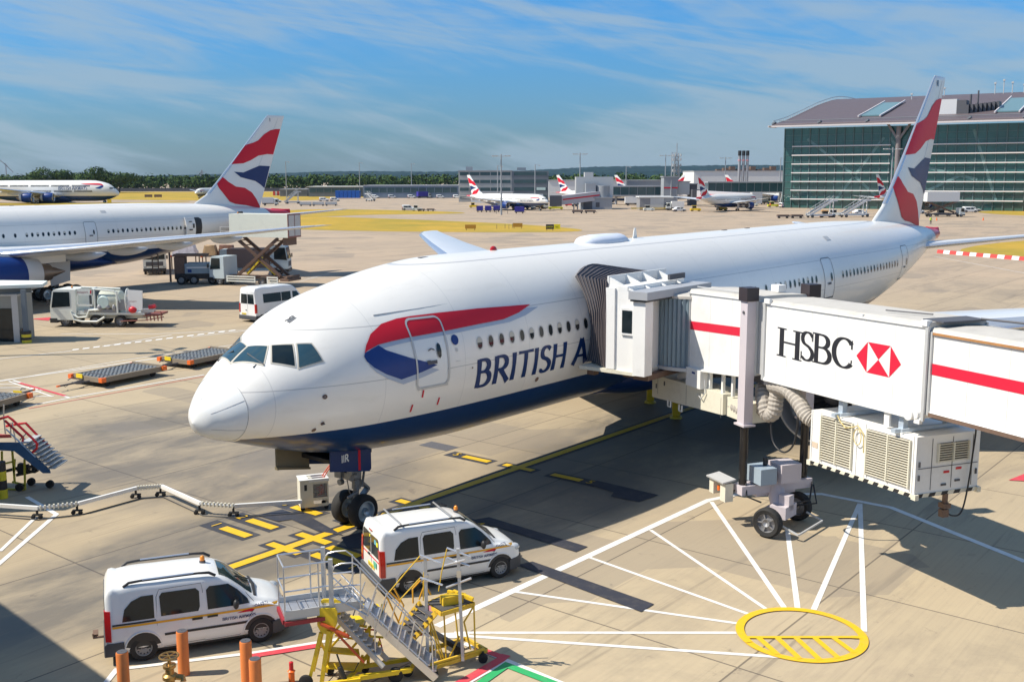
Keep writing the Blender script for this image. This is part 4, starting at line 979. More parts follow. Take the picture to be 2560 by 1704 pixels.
# service beam box hanging under the cab end
def sb(px_, py_): return bp(*q4(px_, py_), -1.1)
sx0, sx1 = -6.62, -1.78
m = MB(); R = []
for x, zt, zb in ((sx0, 3.87, 3.0), (sx1, 4.03, 3.33)): R.append([(x, -1.1, zb), (x, -.05, zb), (x, -.05, zt), (x, -1.1, zt)])
m.rings(R); srv = m.build('service_trunking', cream, br)
m = MB(); m.bx(sx1-.02, -.5, -.95, -.1, 3.3, 3.95); m.build('duct_box', cream, srv)
m = MB()
for x in (-6.2, -4.15, -1.9): m.bx(x-.006, x+.006, -1.104, -1.09, 3.2, 3.9)
for x, z in ((-6.3, 3.5), (-5.7, 3.7)): m.bx(x-.03, x+.03, -1.12, -1.1, z-.1, z+.06)
m.build('trunking_latch', dgrey, srv)
m = MB()
for x in (-5.3, -4.5): m.beam((x-.1, -1.12, 3.12), (x-.1, -1.12, 2.9), .04); m.beam((x+.1, -1.12, 3.12), (x+.1, -1.12, 2.9), .04); m.beam((x-.1, -1.12, 2.9), (x+.1, -1.12, 2.9), .04)
m.build('cable_hook', bridge_white, srv)
m = MB()
for x in (-2.9, -2.1, -1.5): m.beam((x, -.9, 4.0), (x, -.9, 5.0), .1)
m.beam((-5.2, -.8, 3.95), (-3.9, -.8, 4.45), .14, .2); m.beam((-4.4, -.5, 4.6), (-3.0, -.5, 4.9), .3, .3); m.beam((-5.6, -.6, 4.1), (-3.5, -.6, 4.2), .12); m.build('hanger', bridge_white, br)
m = MB(); m.bx(-3.95, -3.0, -1.25, -.75, 3.98, 4.62); cbx = m.build('switch_cabinet', bridge_white, br)
m = MB(); m.bx(-3.55, -3.35, -1.256, -1.25, 4.45, 4.52); m.build('blue_label', bablue, cbx)
m = MB(); m.tube([(-2.95, -1.1, 4.3), (-2.8, -1.15, 3.9), (-3.0, -1.2, 3.65), (-3.3, -1.15, 3.75)], .02, 6); m.build('cable', lgrey, cbx)
m = MB(); m.bx(-4.7, -3.6, -.3, .4, 4.2, 4.5); m.beam((-3.9, .1, 4.3), (-.3, .1, 4.8), .2, .25); m.build('scissor_gear', dgrey, br)
# air hoses
hose = pm('canvas_hose', (.42, .38, .33), .85, var=.12, scale=8, bump=.4)
def hosem(name, P, r, rings=True):
    P = [Vector(p) for p in P]; Q = []
    for i in range(len(P)-1):
        p0, p1, p2, p3 = P[max(i-1, 0)], P[i], P[i+1], P[min(i+2, len(P)-1)]
        for k in range(8):
            t = k/8; Q.append(.5*((2*p1)+(p2-p0)*t+(2*p0-5*p1+4*p2-p3)*t*t+(3*p1-p0-3*p2+p3)*t**3))
    Q.append(P[-1]); m = MB()
    m.tube(Q, [r*(1.0 if (i % 2 or not rings) else 1.13) for i in range(len(Q))], 14); return m.build(name, hose if rings else black, br, sharp=20)
def hp(*pts): return [(bp(*q4(a, b), o)[0], o, bp(*q4(a, b), o)[1]) for a, b, o in pts]
hosem('air_hose', hp((965, 900, -.6), (1020, 915, -.75), (1075, 950, -.7), (1140, 930, -.5), (1180, 860, -.4), (1190, 800, -.4)), .21)
hosem('air_hose', hp((1170, 800, -.6), (1170, 870, -.8), (1195, 955, -.8), (1235, 940, -.75), (1250, 850, -.7), (1290, 800, -.6)), .22)
hosem('air_hose', hp((1230, 790, -.8), (1310, 815, -.9), (1370, 880, -.9), (1420, 960, -.9), (1460, 990, -.8)), .22)
m = MB(); m.bx(-.4, 1.2, -.9, .3, 4.72, 5.0); m.build('duct_manifold', dgrey, br)
hosem('cable', hp((1215, 990, -.8), (1222, 1090, -.8), (1250, 1150, -.8), (1300, 1175, -.8), (1350, 1120, -.8), (1375, 960, -.8)), .03, False)
# air conditioning unit
acu = MB(); x0, x1, y0, y1 = 2.92, 7.2, -1.1, .95
def zl(x, z): return z+(x-3)*.042
R = [[(x, y0, zl(x, 3.0)), (x, y1, zl(x, 3.0)), (x, y1, zl(x, 4.5)), (x, y0, zl(x, 4.5))] for x in (x0, x1)]
acu.rings(R); acm = acu.build('air_conditioning_unit', bridge_white, br)
def louvre(xa, xb, za, zb, n, face='Y'):
    b = MB(); s = MB()
    if face == 'Y':
        b.add([(xa, y0-.004, zl(xa, za)), (xb, y0-.004, zl(xb, za)), (xb, y0-.004, zl(xb, zb)), (xa, y0-.004, zl(xa, zb))], [(0, 1, 2, 3)])
        for i in range(n): z = za+(zb-za)*(i+.5)/n; s.beam((xa, y0-.03, zl(xa, z)), (xb, y0-.03, zl(xb, z)), .05, (zb-za)/n*.30)
        for x in (xa, (xa+xb)/2, xb): s.bx(x-.02, x+.02, y0-.07, y0-.006, zl(x, za), zl(x, zb))
    else:
        X = x1; b.add([(X+.004, xa, zl(X, za)), (X+.004, xb, zl(X, za)), (X+.004, xb, zl(X, zb)), (X+.004, xa, zl(X, zb))], [(0, 1, 2, 3)])
        for i in range(n): z = za+(zb-za)*(i+.5)/n; s.beam((X+.03, xa, zl(X, z)), (X+.03, xb, zl(X, z)), .05, (zb-za)/n*.30)
        for y in (xa, (xa+xb)/2, xb): s.bx(X+.006, X+.07, y-.02, y+.02, zl(X, za), zl(X, zb))
    g_ = b.build('grille', pm('grille_brown', (.10, .07, .05), .7), acm, flat=True); s.build('slats', cream, g_)
louvre(3.42, 4.75, 3.12, 4.42, 18); louvre(5.35, 6.98, 3.12, 4.38, 19); louvre(-.45, .55, 3.78, 4.28, 8, 'X')
m = MB()
for x in (x0+.03, 3.36, 4.9, 5.25, 7.06, x1-.03): m.bx(x-.025, x+.025, y0-.02, y0-.003, zl(x, 3.0), zl(x, 4.5))
m.build('unit_frame', bridge_white, acm)
m = MB()
for y in (-.62, .05, .72): m.bx(x1+.003, x1+.012, y-.006, y+.006, 3.25, 4.6)
m.bx(x1+.003, x1+.012, -1.05, .9, 3.83, 3.845); m.build('door_gap', dgrey, acm)
m = MB()
for y, z, w, h in ((-.2, 3.35, .16, .05), (.25, 3.42, .16, .05), (-1.02, 3.6, .05, .14), (-1.02, 3.95, .05, .14), (.86, 3.6, .05, .14)): m.bx(x1+.003, x1+.03, y-w/2, y+w/2, z-h/2, z+h/2)
m.build('latch', dgrey, acm)
m = MB()
for y, z in ((-.12, 3.68), (.28, 3.74)): m.bx(x1+.003, x1+.016, y-.09, y+.09, z-.03, z+.03)
m.build('red_sign', red, acm)
m = MB(); m.bx(3.0, 3.25, y0-.012, y0-.003, 3.42, 3.58); m.build('notice', pm('notice_beige', (.62, .50, .38), .6), acm)
hzm = MB(); m = MB()
for i in range(22):
    xa = x0+(x1-x0)*i/22
    if i % 2 == 0:
        b = x0+(x1-x0)*(i+1)/22; hzm.add([(xa, y0-.026, zl(xa, 2.90)), (b, y0-.026, zl(b, 2.90)), (b+.06, y0-.026, zl(b, 3.0)), (xa+.06, y0-.026, zl(xa, 3.0))], [(0, 1, 2, 3)])
for i in range(0, 10, 2):
    ya = y0+(y1-y0)*i/10; b = y0+(y1-y0)*(i+1)/10; hzm.add([(x1+.026, ya, zl(x1, 2.90)), (x1+.026, b, zl(x1, 2.90)), (x1+.026, b+.05, zl(x1, 3.0)), (x1+.026, ya+.05, zl(x1, 3.0))], [(0, 1, 2, 3)])
m.beam((x0, y0, zl(x0, 2.95)), (x1, y0, zl(x1, 2.95)), .05, .1); m.bx(x1-.025, x1+.025, y0, y1, zl(x1, 2.9), zl(x1, 3.0)); m.beam((x0, y1, zl(x0, 2.95)), (x1, y1, zl(x1, 2.95)), .05, .1)
for x, y in ((x0, y0), (x1, y0), (x1, y1)): m.box((x, y, zl(x, 2.93)), (.16, .12, .14))
bf = m.build('base_frame', cream, acm); hzm.build('hazard_stripes', black, bf, flat=True)
m = MB()
for x in (4.05, 6.45):
    m.bx(x-.09, x+.09, -1.0, -.84, zl(x, 4.5), 5.1+x*.026); m.bx(x-.09, x+.09, .45, .6, zl(x, 4.5), 5.1+x*.026); m.beam((x, -1.25, zl(x, 4.54)), (x, .9, zl(x, 4.54)), .16, .1); m.beam((x+.2, -1.15, zl(x, 4.58)), (x+.2, .9, zl(x, 4.62)), .06, .08)
m.build('hanger', pm('pale_blue_steel', (.50, .57, .64), .45, .3), acm)
m = MB(); m.bx(5.9, 6.1, -1.08, -1.02, 4.7, 5.1); m.build('bracket', bridge_white, acm)
hb = hosem('cable', [(6.9, .55, 5.4), (7.3, .65, 5.0), (7.32, .6, 4.0), (7.3, .5, 3.0), (7.3, .35, 2.55), (7.28, .1, 2.5), (7.2, -.05, 2.6)], .022, False)
m = MB(); m.box((7.2, -.1, 2.95), (.1, .1, .3)); m.box((7.2, -.1, 2.78), (.22, .22, .12)); m.box((7.2, -.12, 2.58), (.16, .2, .2)); m.build('pull_cord_switch', brown, acm)
rp = pm('yellow_rope', (.62, .50, .22), .8)
m = MB(); m.tube([(4.1, -1.16, 4.62), (4.25, -1.16, 4.45), (4.5, -1.17, 4.32), (4.85, -1.17, 4.42), (5.0, -1.17, 4.5), (5.25, -1.17, 4.3), (5.28, -1.17, 3.8)], .018, 6); m.tube([(5.02+.15*sin(a), -1.18, 4.18+.22*cos(a)) for a in [i*2*pi/14 for i in range(15)]], .014, 6); m.build('rope', rp, acm)
# rotunda with vertical ribs
m = MB(); n = 120; cx_, cy_, r_ = -5.25, -.18, 1.62
m.rings([[(cx_+(r_+(.06 if j % 2 else 0))*cos(2*pi*j/n), cy_+(r_+(.06 if j % 2 else 0))*sin(2*pi*j/n), z) for j in range(n)] for z in (4.5, 7.02)]); rot = m.build('rotunda', pm('ribbed_blue_grey', (.20, .27, .32), .45, .3, dirt=.15), br, sharp=20)
m = MB(); m.lathe([(.01, 7.16), (r_+.02, 7.12), (r_+.08, 7.08), (r_+.08, 6.99), (r_, 6.98)], 60, 'Z', (cx_, cy_, 0)); m.build('rotunda_roof', roofm, rot)
m = MB(); m.lathe([(r_, 4.56), (r_+.1, 4.55), (r_+.1, 4.43), (.01, 4.42)], 60, 'Z', (cx_, cy_, 0)); m.build('rotunda_floor', lgrey, rot)
# cab, in the aircraft's frame
def A_():
    m = MB(); m.T = ACT; return m
m = A_(); m.bx(14.0, 17.9, -4.45, -5.55, 4.5, 7.3); cab = m.build('cab', bridge_white, br)
m = A_(); m.bx(13.93, 14.3, -4.35, -4.72, 4.52, 7.38); m.bx(17.6, 17.97, -4.35, -4.72, 4.52, 7.38); m.build('cab_pillar', bridge_white, cab)
m = A_(); m.bx(13.93, 13.985, -4.98, -5.50, 5.78, 6.72); cf = m.build('window_frame', bridge_white, cab)
m = A_(); m.bx(13.915, 13.93, -5.04, -5.44, 5.86, 6.64); m.build('window_pane', glassd, cf)
m = A_(); m.bx(13.8, 14.3, -5.56, -6.05, 4.42, 7.0); m.bx(17.4, 17.9, -5.56, -6.05, 4.42, 7.0); m.build('door_post', bridge_white, cab)
m = A_(); m.bx(13.7, 18.1, -5.5, -6.15, 7.0, 7.07); m.build('cap_seal', black, cab)
m = A_(); m.bx(13.66, 18.14, -5.45, -6.2, 7.07, 7.34); m.build('cap_beam', pm('cap_grey', (.36, .37, .39), .5), cab)
m = A_()
for x in (14.02, 15.1, 16.2, 17.3): m.prism([(-4.38, 7.76), (-4.38, 7.32), (-5.45, 7.32)], x, x+.06, 'X')
m.bx(14.0, 17.9, -4.36, -4.42, 7.3, 7.78); m.bx(14.0, 17.9, -4.7, -5.2, 7.302, 7.45); m.build('roof_gusset', bridge_white, cab)
m = A_(); m.bx(14.6, 17.3, -4.55, -4.69, 7.32, 7.40); m.bx(16.5, 17.6, -5.3, -5.4, 7.5, 7.7); m.build('roof_gear', dgrey, cab)
m = A_(); m.bx(13.9, 18.0, -3.25, -5.6, 4.38, 4.5); m.build('cab_floor', cream, cab)
m = A_(); m.bx(14.2, 14.5, -3.4, -3.7, 4.15, 4.38); m.bx(14.6, 17.2, -3.9, -4.2, 4.2, 4.38); m.bx(14.4, 14.9, -4.8, -5.2, 4.2, 4.38); m.bx(14.3, 17.6, -5.3, -5.9, 4.18, 4.38); m.build('floor_gear', brown, cab)
# bellows canopy against the fuselage
NB = 10; ring_f, ring_c = [], []
for i in range(9): z = 4.55+3.0*i/8; x = 14.82+.22*i/8; ring_f.append((x, -(fy(x, z)+.03), z)); ring_c.append((14.0, -4.42, 4.55+2.95*i/8))
for i in range(1, 8): k = i/8; x = 15.04+2.5*k; z = 7.55+.28*sin(pi*k); ring_f.append((x, -(fy(x, z)+.03), z)); ring_c.append((14.0+3.9*k, -4.42, 7.5+.15*sin(pi*k)))
for i in range(9): z = 7.55-3.0*i/8; x = 17.54; ring_f.append((x, -(fy(x, z)+.03), z)); ring_c.append((17.9, -4.42, 7.5-2.95*i/8))
R = []
for k in range(2*NB+1):
    t = k/(2*NB); row = []
    for i, (a, b) in enumerate(zip(ring_f, ring_c)):
        p = Vector(a).lerp(Vector(b), t); o = .10 if k % 2 else 0
        ox = -1 if i < 9 else (1 if i > 15 else 0); p += Vector((ox*o, 0, o if 7 < i < 17 else 0)); p.y += -.12*sin(pi*t)*(1 if 4 < i < 20 else .5); row.append(tuple(p))
    R.append(row)
m = A_(); m.rings(R, closed=False, cap0=False, cap1=False); can = m.build('bellows_canopy', pm('bellows_fabric', (.09, .09, .105), .75, var=.3, scale=4), br, fix=False, sharp=20)
m = A_()
for k in range(1, 2*NB, 2): m.tube([(p[0]-.012*(i < 9), p[1], p[2]+.012*(i > 7)) for i, p in enumerate(R[k])], .016, 5)
m.build('bellows_rib', pm('rib_brown', (.20, .16, .15), .6), can)
m = A_(); m.tube(R[0], .07, 8); m.build('bumper', pm('bumper_grey', (.10, .10, .11), .8), can)
# terminal-side end of the bridge
m = MB(); m.lathe([(.01, 7.9), (1.9, 7.8), (1.9, 4.9), (.01, 4.9)], 40, 'Z', (23.6, -.2, 0)); m.cyl((23.6, -.2, 0), (23.6, -.2, 4.9), .45, n=24); m.build('terminal_rotunda', bridge_white, br)
# ------------------------------------------------------------------ vans
def text_mesh(body, size):
    cu = bpy.data.curves.new('t', 'FONT'); cu.body = body; cu.size = size
    o = bpy.data.objects.new('t', cu); COL.objects.link(o); me = bpy.data.meshes.new_from_object(o.evaluated_get(bpy.context.evaluated_depsgraph_get())); bpy.data.objects.remove(o); return me
def text_on(name, body, size, fn, mat, parent, flipx=False):
    me = text_mesh(body, size); w = max((v.co.x for v in me.vertices), default=0)
    for v in me.vertices: v.co = Vector(fn((w-v.co.x) if flipx else v.co.x, v.co.y))
    if flipx: me.flip_normals()
    me.materials.append(mat); me.name = name; o = bpy.data.objects.new(name, me); COL.objects.link(o); o.parent = parent; return o
KANGOO = dict(L=4.2, W=.905, zs=[0, .05, .3, 1.2, 2.0, 2.45, 2.75, 3.05, 3.35, 3.5, 3.8, 4.05, 4.17, 4.2], zt=[1.60, 1.74, 1.81, 1.84, 1.83, 1.79, 1.67, 1.43, 1.17, 1.11, 1.02, .88, .70, .55],
              wb=[.84, .87, .89, .905, .905, .905, .905, .90, .885, .88, .86, .80, .70, .66], wt=[.66, .69, .70, .71, .71, .70, .68, .68, .70, .70, .68, .62, .56, .52], belt=.98, rw=.80, fw=3.50, wr=.315, ws=(2.58, 3.34))
TRANSIT = dict(L=6.1, W=1.03, zs=[0, .06, .3, 1.5, 3.2, 3.9, 4.2, 4.6, 5.05, 5.15, 5.6, 5.95, 6.07, 6.1], zt=[2.45, 2.62, 2.70, 2.73, 2.72, 2.62, 2.40, 1.98, 1.50, 1.42, 1.28, 1.10, .85, .6],
               wb=[.98, 1.0, 1.02, 1.03, 1.03, 1.03, 1.03, 1.02, 1.0, 1.0, .97, .90, .82, .78], wt=[.78, .80, .82, .83, .83, .82, .80, .82, .82, .8, .78, .7, .66, .6], belt=1.35, rw=1.15, fw=4.95, wr=.36, ws=(4.05, 5.03))
CARLO = dict(L=4.3, W=.88, zs=[0, .1, .5, .9, 1.6, 2.3, 2.7, 3.2, 3.9, 4.2, 4.3], zt=[.8, .98, 1.05, 1.42, 1.5, 1.46, 1.25, .98, .86, .7, .5], wb=[.78, .82, .86, .88, .88, .88, .88, .87, .83, .75, .68], wt=[.6, .64, .66, .62, .60, .6, .62, .7, .66, .6, .5], belt=.9, rw=.75, fw=3.4, wr=.31, ws=(2.38, 3.15))
def van(name, label, cat, P, hd, K, body=van_white, group=None, lvl=2, opts={}):
    root = thing(name, label, cat, P, hd, group)
    def sec(x):
        zt = pch(x, K['zs'], K['zt']); wb = pch(x, K['zs'], K['wb']); wt = pch(x, K['zs'], K['wt']); bl = min(K['belt'], zt-.10)
        pts = [(wb-.08, .24), (wb-.01, .36), (wb, (bl+.36)/2), (wb-.012, bl)]
        for t in (.35, .7, .9): pts.append((wb-.012+(wt+.07-wb)*t, bl+(zt-.09-bl)*t*1.0))
        pts += [(wt+.055, zt-.085), (wt+.02, zt-.04), (wt-.07, zt-.012), (wt*.5, zt+.008), (0, zt+.015)]
        return pts
    def sy(x, z):
        p = sec(x)
        for a, b in zip(p, p[1:]):
            if a[1] <= z <= b[1]+1e-6: return a[0]+(b[0]-a[0])*(z-a[1])/max(1e-5, b[1]-a[1])
        return p[-4][0]
    L = K['L']; xs = [0, .02, .05]+[.1+(L-.2)*i/46 for i in range(47)]+[L-.06, L-.03, L-.01, L] if lvl > 1 else [0, .05, .2]+[.3+(L-.5)*i/14 for i in range(15)]+[L-.05, L]
    R = []
    for x in xs:
        p = sec(x); R.append([(x, -y, z) for y, z in p]+[(x, y, z) for y, z in p[-2::-1]])
    bd = MB().rings(R).build('body', body, root, sharp=42)
    # underside and bumpers
    m = MB(); m.bx(.1, L-.15, -K['W']+.12, K['W']-.12, .17, .30); m.build('underbody', black, root)
    m = MB(); w = K['wb'][1]+.02
    R = [[(x, -w_, .22), (x, w_, .22), (x, w_, z), (x, -w_, z)] for x, w_, z in ((-.07, w-.06, .44), (-.05, w, .50), (.0, w, .54), (.38 if not opts.get('redline') else .38, w+.035, .54))]
    m.rings(R); m.build('rear_bumper', pm('bumper_plastic', (.055, .058, .065), .55, var=.1), root)
    m = MB(); wf = K['wb'][-3]
    R = [[(L-x, -w_, .2), (L-x, w_, .2), (L-x, w_, z), (L-x, -w_, z)] for x, w_, z in ((.42, K['W']+.012, .50), (.22, wf+.05, .52), (.02, wf-.08, .54), (-.06, wf-.20, .52))]
    m.rings(R); m.build('front_bumper', MAT['bumper_plastic'], root)
    wr = K['wr']
    for side in (-1, 1):
        def S_(off): return lambda x, z, dz=0: (x, side*(sy(x, z)+off+dz), z)
        ow = lambda c: Vector((0, side, .1))
        # arches and wheels
        for wx in (K['rw'], K['fw']):
            P_ = [(wx+(wr+.085)*cos(a), max(.2, wr+(wr+.085)*sin(a))) for a in [pi*(i/16)-.25*(1 if i == 0 else (-1 if i == 16 else 0)) for i in range(17)]]
            decal('wheel_arch', [P_], S_(.006), black, root, .25, None, ow)
            m = MB(); m.tube([(wx+(wr+.10)*cos(pi*i/14), side*(sy(wx+(wr+.10)*cos(pi*i/14), max(.26, wr+(wr+.1)*sin(pi*i/14)))+.0), wr+(wr+.10)*sin(pi*i/14)) for i in range(15)], .022, 6); m.build('arch_lip', body, root)
            t = MB(); r = MB(); yc = side*(K['W']-.10); wd = .2
            t.lathe([(wr*.6, -wd/2), (wr*.93, -wd/2), (wr, -wd*.3), (wr, wd*.3), (wr*.93, wd/2), (wr*.6, wd/2)], 24, 'Y', (wx, yc, wr))
            r.lathe([(.01, wd*.3*side), (wr*.2, wd*.36*side), (wr*.24, wd*.25*side), (wr*.5, wd*.32*side), (wr*.56, wd*.47*side), (wr*.63, wd*.47*side), (wr*.64, 0)], 24, 'Y', (wx, yc, wr))
            w_ = t.build('wheel', rubber, root); r.build('rim', pm('steel_rim', (.30, .30, .30), .5, .4, dirt=.6), w_)
            if lvl > 1:
                h = MB()
                for k in range(12): a = 2*pi*k/12; h.cyl((wx+wr*.45*cos(a), yc+side*wd*.315, wr+wr*.45*sin(a)), (wx+wr*.45*cos(a), yc+side*wd*.35, wr+wr*.45*sin(a)), wr*.06, n=6)
                h.build('rim_holes', black, w_)
        for win in opts.get('wins', []):
            decal('side_window', [win], S_(.008), glassd, root, .2, None, ow)
        if opts.get('strips'):
            for nm, x0, x1, z0, z1, mt in opts['strips']:
                decal(nm, [[(x0, z0), (x1, z0), (x1, z1), (x0, z1)]], S_(.010), mt, root, .2, None, ow)
        for i, ln in enumerate(opts.get('gaps', [])):
            m = MB(); m.tube([S_(.002)(x, z) for x, z in ln], .0065, 4); m.build('door_gap', dgrey, root)
        for (x, z) in opts.get('handles', []):
            m = MB(); y = side*(sy(x, z)+.02); m.box((x, y, z), (.24, .03, .04)); m.build('door_handle', black, root)
        # mirror
        mx_ = K['ws'][1]-.42; m = MB(); m.sphere((mx_, side*(K['W']+.12), K['belt']+.14), (.07, .09, .12), 12, 8); m.beam((mx_, side*(K['W']-.04), K['belt']+.06), (mx_, side*(K['W']+.08), K['belt']+.06), .05); m.build('door_mirror', black, root)
        # lamps
        m = MB(); w = K['wb'][1]; zh = K['belt']; hi = opts.get('tl', (.58, 1.30)); R = []
        for z in [hi[0]+(hi[1]-hi[0])*i/6 for i in range(7)]:
            a = sy(.015, z); R.append([(-.025, side*(a-.12), z), (-.025, side*(a+.01), z), (.11, side*(sy(.12, z)+.018), z), (.11, side*(a-.12), z)])
        m.rings(R); m.build('tail_light', redlens, root)
        zf = opts.get('hl', .80); xf = L-.14; m = MB(); m.sphere((L-.20, side*(K['wb'][-3]-.10), zf), (.17, .13, .11), 14, 8); m.build('headlight', pm('lamp_glass', (.55, .58, .6), .08, .3), root)
    # windscreen
    x0, x1 = K['ws']; V = []; nx, ny = 8, 8
    for i in range(nx+1):
        x = x0+(x1-x0)*i/nx; p = sec(x); zt = pch(x, K['zs'], K['zt']); wt = pch(x, K['zs'], K['wt'])
        for j in range(ny+1):
            t = -1+2*j/ny; y = t*(wt+.01); z = zt+.015-(.0+.10*abs(t)**4); V.append((x+.012, y, z+.012))
    m = MB(); m.add(V, [(i*(ny+1)+j, (i+1)*(ny+1)+j, (i+1)*(ny+1)+j+1, i*(ny+1)+j+1) for i in range(nx) for j in range(ny)]); m.build('windscreen', pm('screen_glass', (.03, .05, .045), .04, var=.3, spec=.9), root)
    m = MB(); xx = K['ws'][1]; m.tube([(xx+.06, -K['wt'][8]+.05, pch(xx, K['zs'], K['zt'])-.05), (xx+.1, 0, pch(xx, K['zs'], K['zt'])+.005), (xx+.06, K['wt'][8]-.05, pch(xx, K['zs'], K['zt'])-.05)], .04, 6); m.tube([(xx+.03, .3, pch(xx, K['zs'], K['zt'])+.04), (xx-.35, -.2, pch(xx-.35, K['zs'], K['zt'])+.05)], .012, 4); m.build('scuttle', black, root)
    # rear
    for q in opts.get('rear_wins', []):
        m = MB(); m.prism(q, -.012, .02, 'X'); m.build('rear_window', glassd, root)
    m = MB(); m.prism([(-.26, .60), (.26, .60), (.26, .72), (-.26, .72)], -.02, .0, 'X') if 1 else 0
    m.T = None; pl_ = m.build('number_plate', pm('plate_yellow', (.80, .58, .03), .4), root, loc=opts.get('plate', (0, 0, 0)))
    text_on('plate_number', 'CA 5271' if lvl > 1 else '', .11, lambda u, v: (-.024, .22-u, .62+v), ink, pl_) if lvl > 1 else None
    if lvl > 1 and opts.get('split', True):
        m = MB(); m.bx(-.006, .0, -.006, .006, .55, K['zt'][0]+.05); m.build('rear_door_gap', dgrey, root)
        m = MB(); m.bx(-.04, -.0, .10, .24, .93, .97); m.build('rear_handle', black, root)
    return root, sy, sec
kw = [[(.36, 1.02), (1.07, 1.02), (1.07, 1.56), (.80, 1.56), (.58, 1.47), (.42, 1.30)], [(1.22, 1.04), (2.06, 1.04), (2.10, 1.14), (2.10, 1.50), (2.02, 1.58), (1.26, 1.58), (1.20, 1.50)], [(2.28, 1.04), (3.25, 1.04), (3.22, 1.14), (2.98, 1.40), (2.78, 1.56), (2.34, 1.58), (2.26, 1.50)]]
kopts = dict(wins=kw, strips=[('yellow_stripe', .14, 3.95, .885, .935, pm('amber_stripe', (.85, .42, .02), .4)), ('rub_strip', 1.28, 3.2, .56, .62, MAT.get('bumper_plastic', black)), ('slide_rail', .14, 1.10, .945, .985, black)],
             gaps=[[(1.14, .3), (1.12, .9), (1.13, 1.5), (1.2, 1.66), (2.15, 1.68), (2.18, 1.5), (2.18, .3)], [(2.18, .3), (1.25, .27)], [(2.18, .27), (3.0, .28), (3.12, .45), (3.30, .8), (3.36, 1.05), (3.2, 1.25), (2.95, 1.52), (2.8, 1.64), (2.2, 1.68)]], handles=[(2.03, .86), (2.38, .87)],
             rear_wins=[[(-.72, 1.02), (-.05, 1.02), (-.05, 1.56), (-.60, 1.58), (-.66, 1.54)], [(.72, 1.02), (.66, 1.54), (.60, 1.58), (.05, 1.56), (.05, 1.02)]])
def place_van(rear, front, K):
    h = (front-rear).normalized(); n = Vector((-h.y, h.x, 0)); o = rear-h*K['rw']+n*(K['W']-.02); return (o.x, o.y, 0), atan2(h.y, h.x)
def mini_logo(root, sy, x, z, code):
    fn = lambda u, v: (x+u, -(sy(x+u, z+v)+.014), z+v)
    poly, w = letters('BRITISH AIRWAYS', .28, .03, .072, 1.0, wv=.20, wh=.11, flare=0)
    decal('side_lettering', [(0, [(p[0], p[1]) for p in q], dz*.3) for _, q, dz in poly], lambda a, b, dz: (lambda P: (P[0], P[1]-dz, P[2]))(fn(a, b)), navy, root, .3, None, lambda c: Vector((0, -1, 0)))
    decal('side_ribbon', [(0, [(.62, .17), (.98, .16), (1.05, .20), (.98, .23), (.80, .215)], 0)], lambda a, b, dz: fn(a, b), bared, root, .3, None, lambda c: Vector((0, -1, 0)))
    decal('side_ribbon_tail', [(0, [(.92, .15), (1.0, .15), (1.04, .19), (1.0, .17)], 0)], lambda a, b, dz: fn(a, b), navy, root, .3, None, lambda c: Vector((0, -1, 0)))
    text_on('fleet_number', code, .12, lambda u, v: (3.36+u*.85, -(sy(3.36+u, min(.97, .97))+.012+.0), 1.0-.03+v*.8) if 0 else (3.36+u*.85, -(sy(3.36+u*.85, .94+v*.7)+.014), .94+v*.7), navy, root)
def roof_rails(root, bars, K=KANGOO):
    for s in (-1, 1):
        m = MB(); y = s*.70
        m.tube([(.42, y, 1.80), (.55, y, 1.885), (.8, y, 1.90), (2.1, y, 1.90), (2.35, y, 1.88), (2.5, y, 1.79)], [.035, .036, .03, .03, .036, .035], 8); rr = m.build('roof_rail', black, root)
        m = MB(); m.tube([(.85, y, 1.915), (2.0, y, 1.915)], .026, 8); m.build('rail_strip', alu, rr)
    if bars:
        for x in (.62, 2.1):
            m = MB(); m.tube([(x, -.72, 1.955), (x, .72, 1.955)], .025, 6); m.build('roof_bar', alu, root)
def beacon(root, x, y, z):
    m = MB(); m.cyl((x, y, z), (x, y, z+.04), .075, n=16); b = m.build('beacon', dgrey, root)
    m = MB(); m.sphere((x, y, z+.09), (.06, .06, .09), 14, 8); m.build('beacon_lens', amber, b)
r1, f1 = at(333, 1519), at(599, 1477)
f1 = r1+(f1-r1).normalized()*2.7
p1, h1 = place_van(r1, f1, KANGOO)
v1, sy1, sc1 = van('small_van', 'white small van with two silver-topped roof rails behind the orange bollards', 'van', p1, h1, KANGOO, opts=kopts, group='white airline vans')
roof_rails(v1, False); beacon(v1, 2.28, .18, 1.835); mini_logo(v1, sy1, 2.32, .68, 'CA5271')
m = MB(); m.tube([(-.05, -.1, .42), (-.3, -.1, .42), (-.3, -.1, .52)], .03, 6); m.box((-.25, .08, .45), (.12, .3, .06)); m.build('tow_hitch', brown, v1)
f2 = at(1152, 1329); hd2 = Vector((.905, .425, 0)).normalized(); r2 = f2-hd2*2.7
p2, h2 = place_van(r2, f2, KANGOO)
o2 = dict(kopts); v2, sy2, sc2 = van('small_van', 'white small van with roof cross bars and red line across its rear doors', 'van', p2, h2, KANGOO, opts=o2, group='white airline vans')
roof_rails(v2, True); beacon(v2, 2.55, .1, 1.80); mini_logo(v2, sy2, 2.32, .68, 'CA5278')
m = MB(); m.prism([(-.80, .90), (.80, .90), (.80, .935), (-.80, .935)], -.008, -.002, 'X'); m.build('rear_red_line', bared, v2)
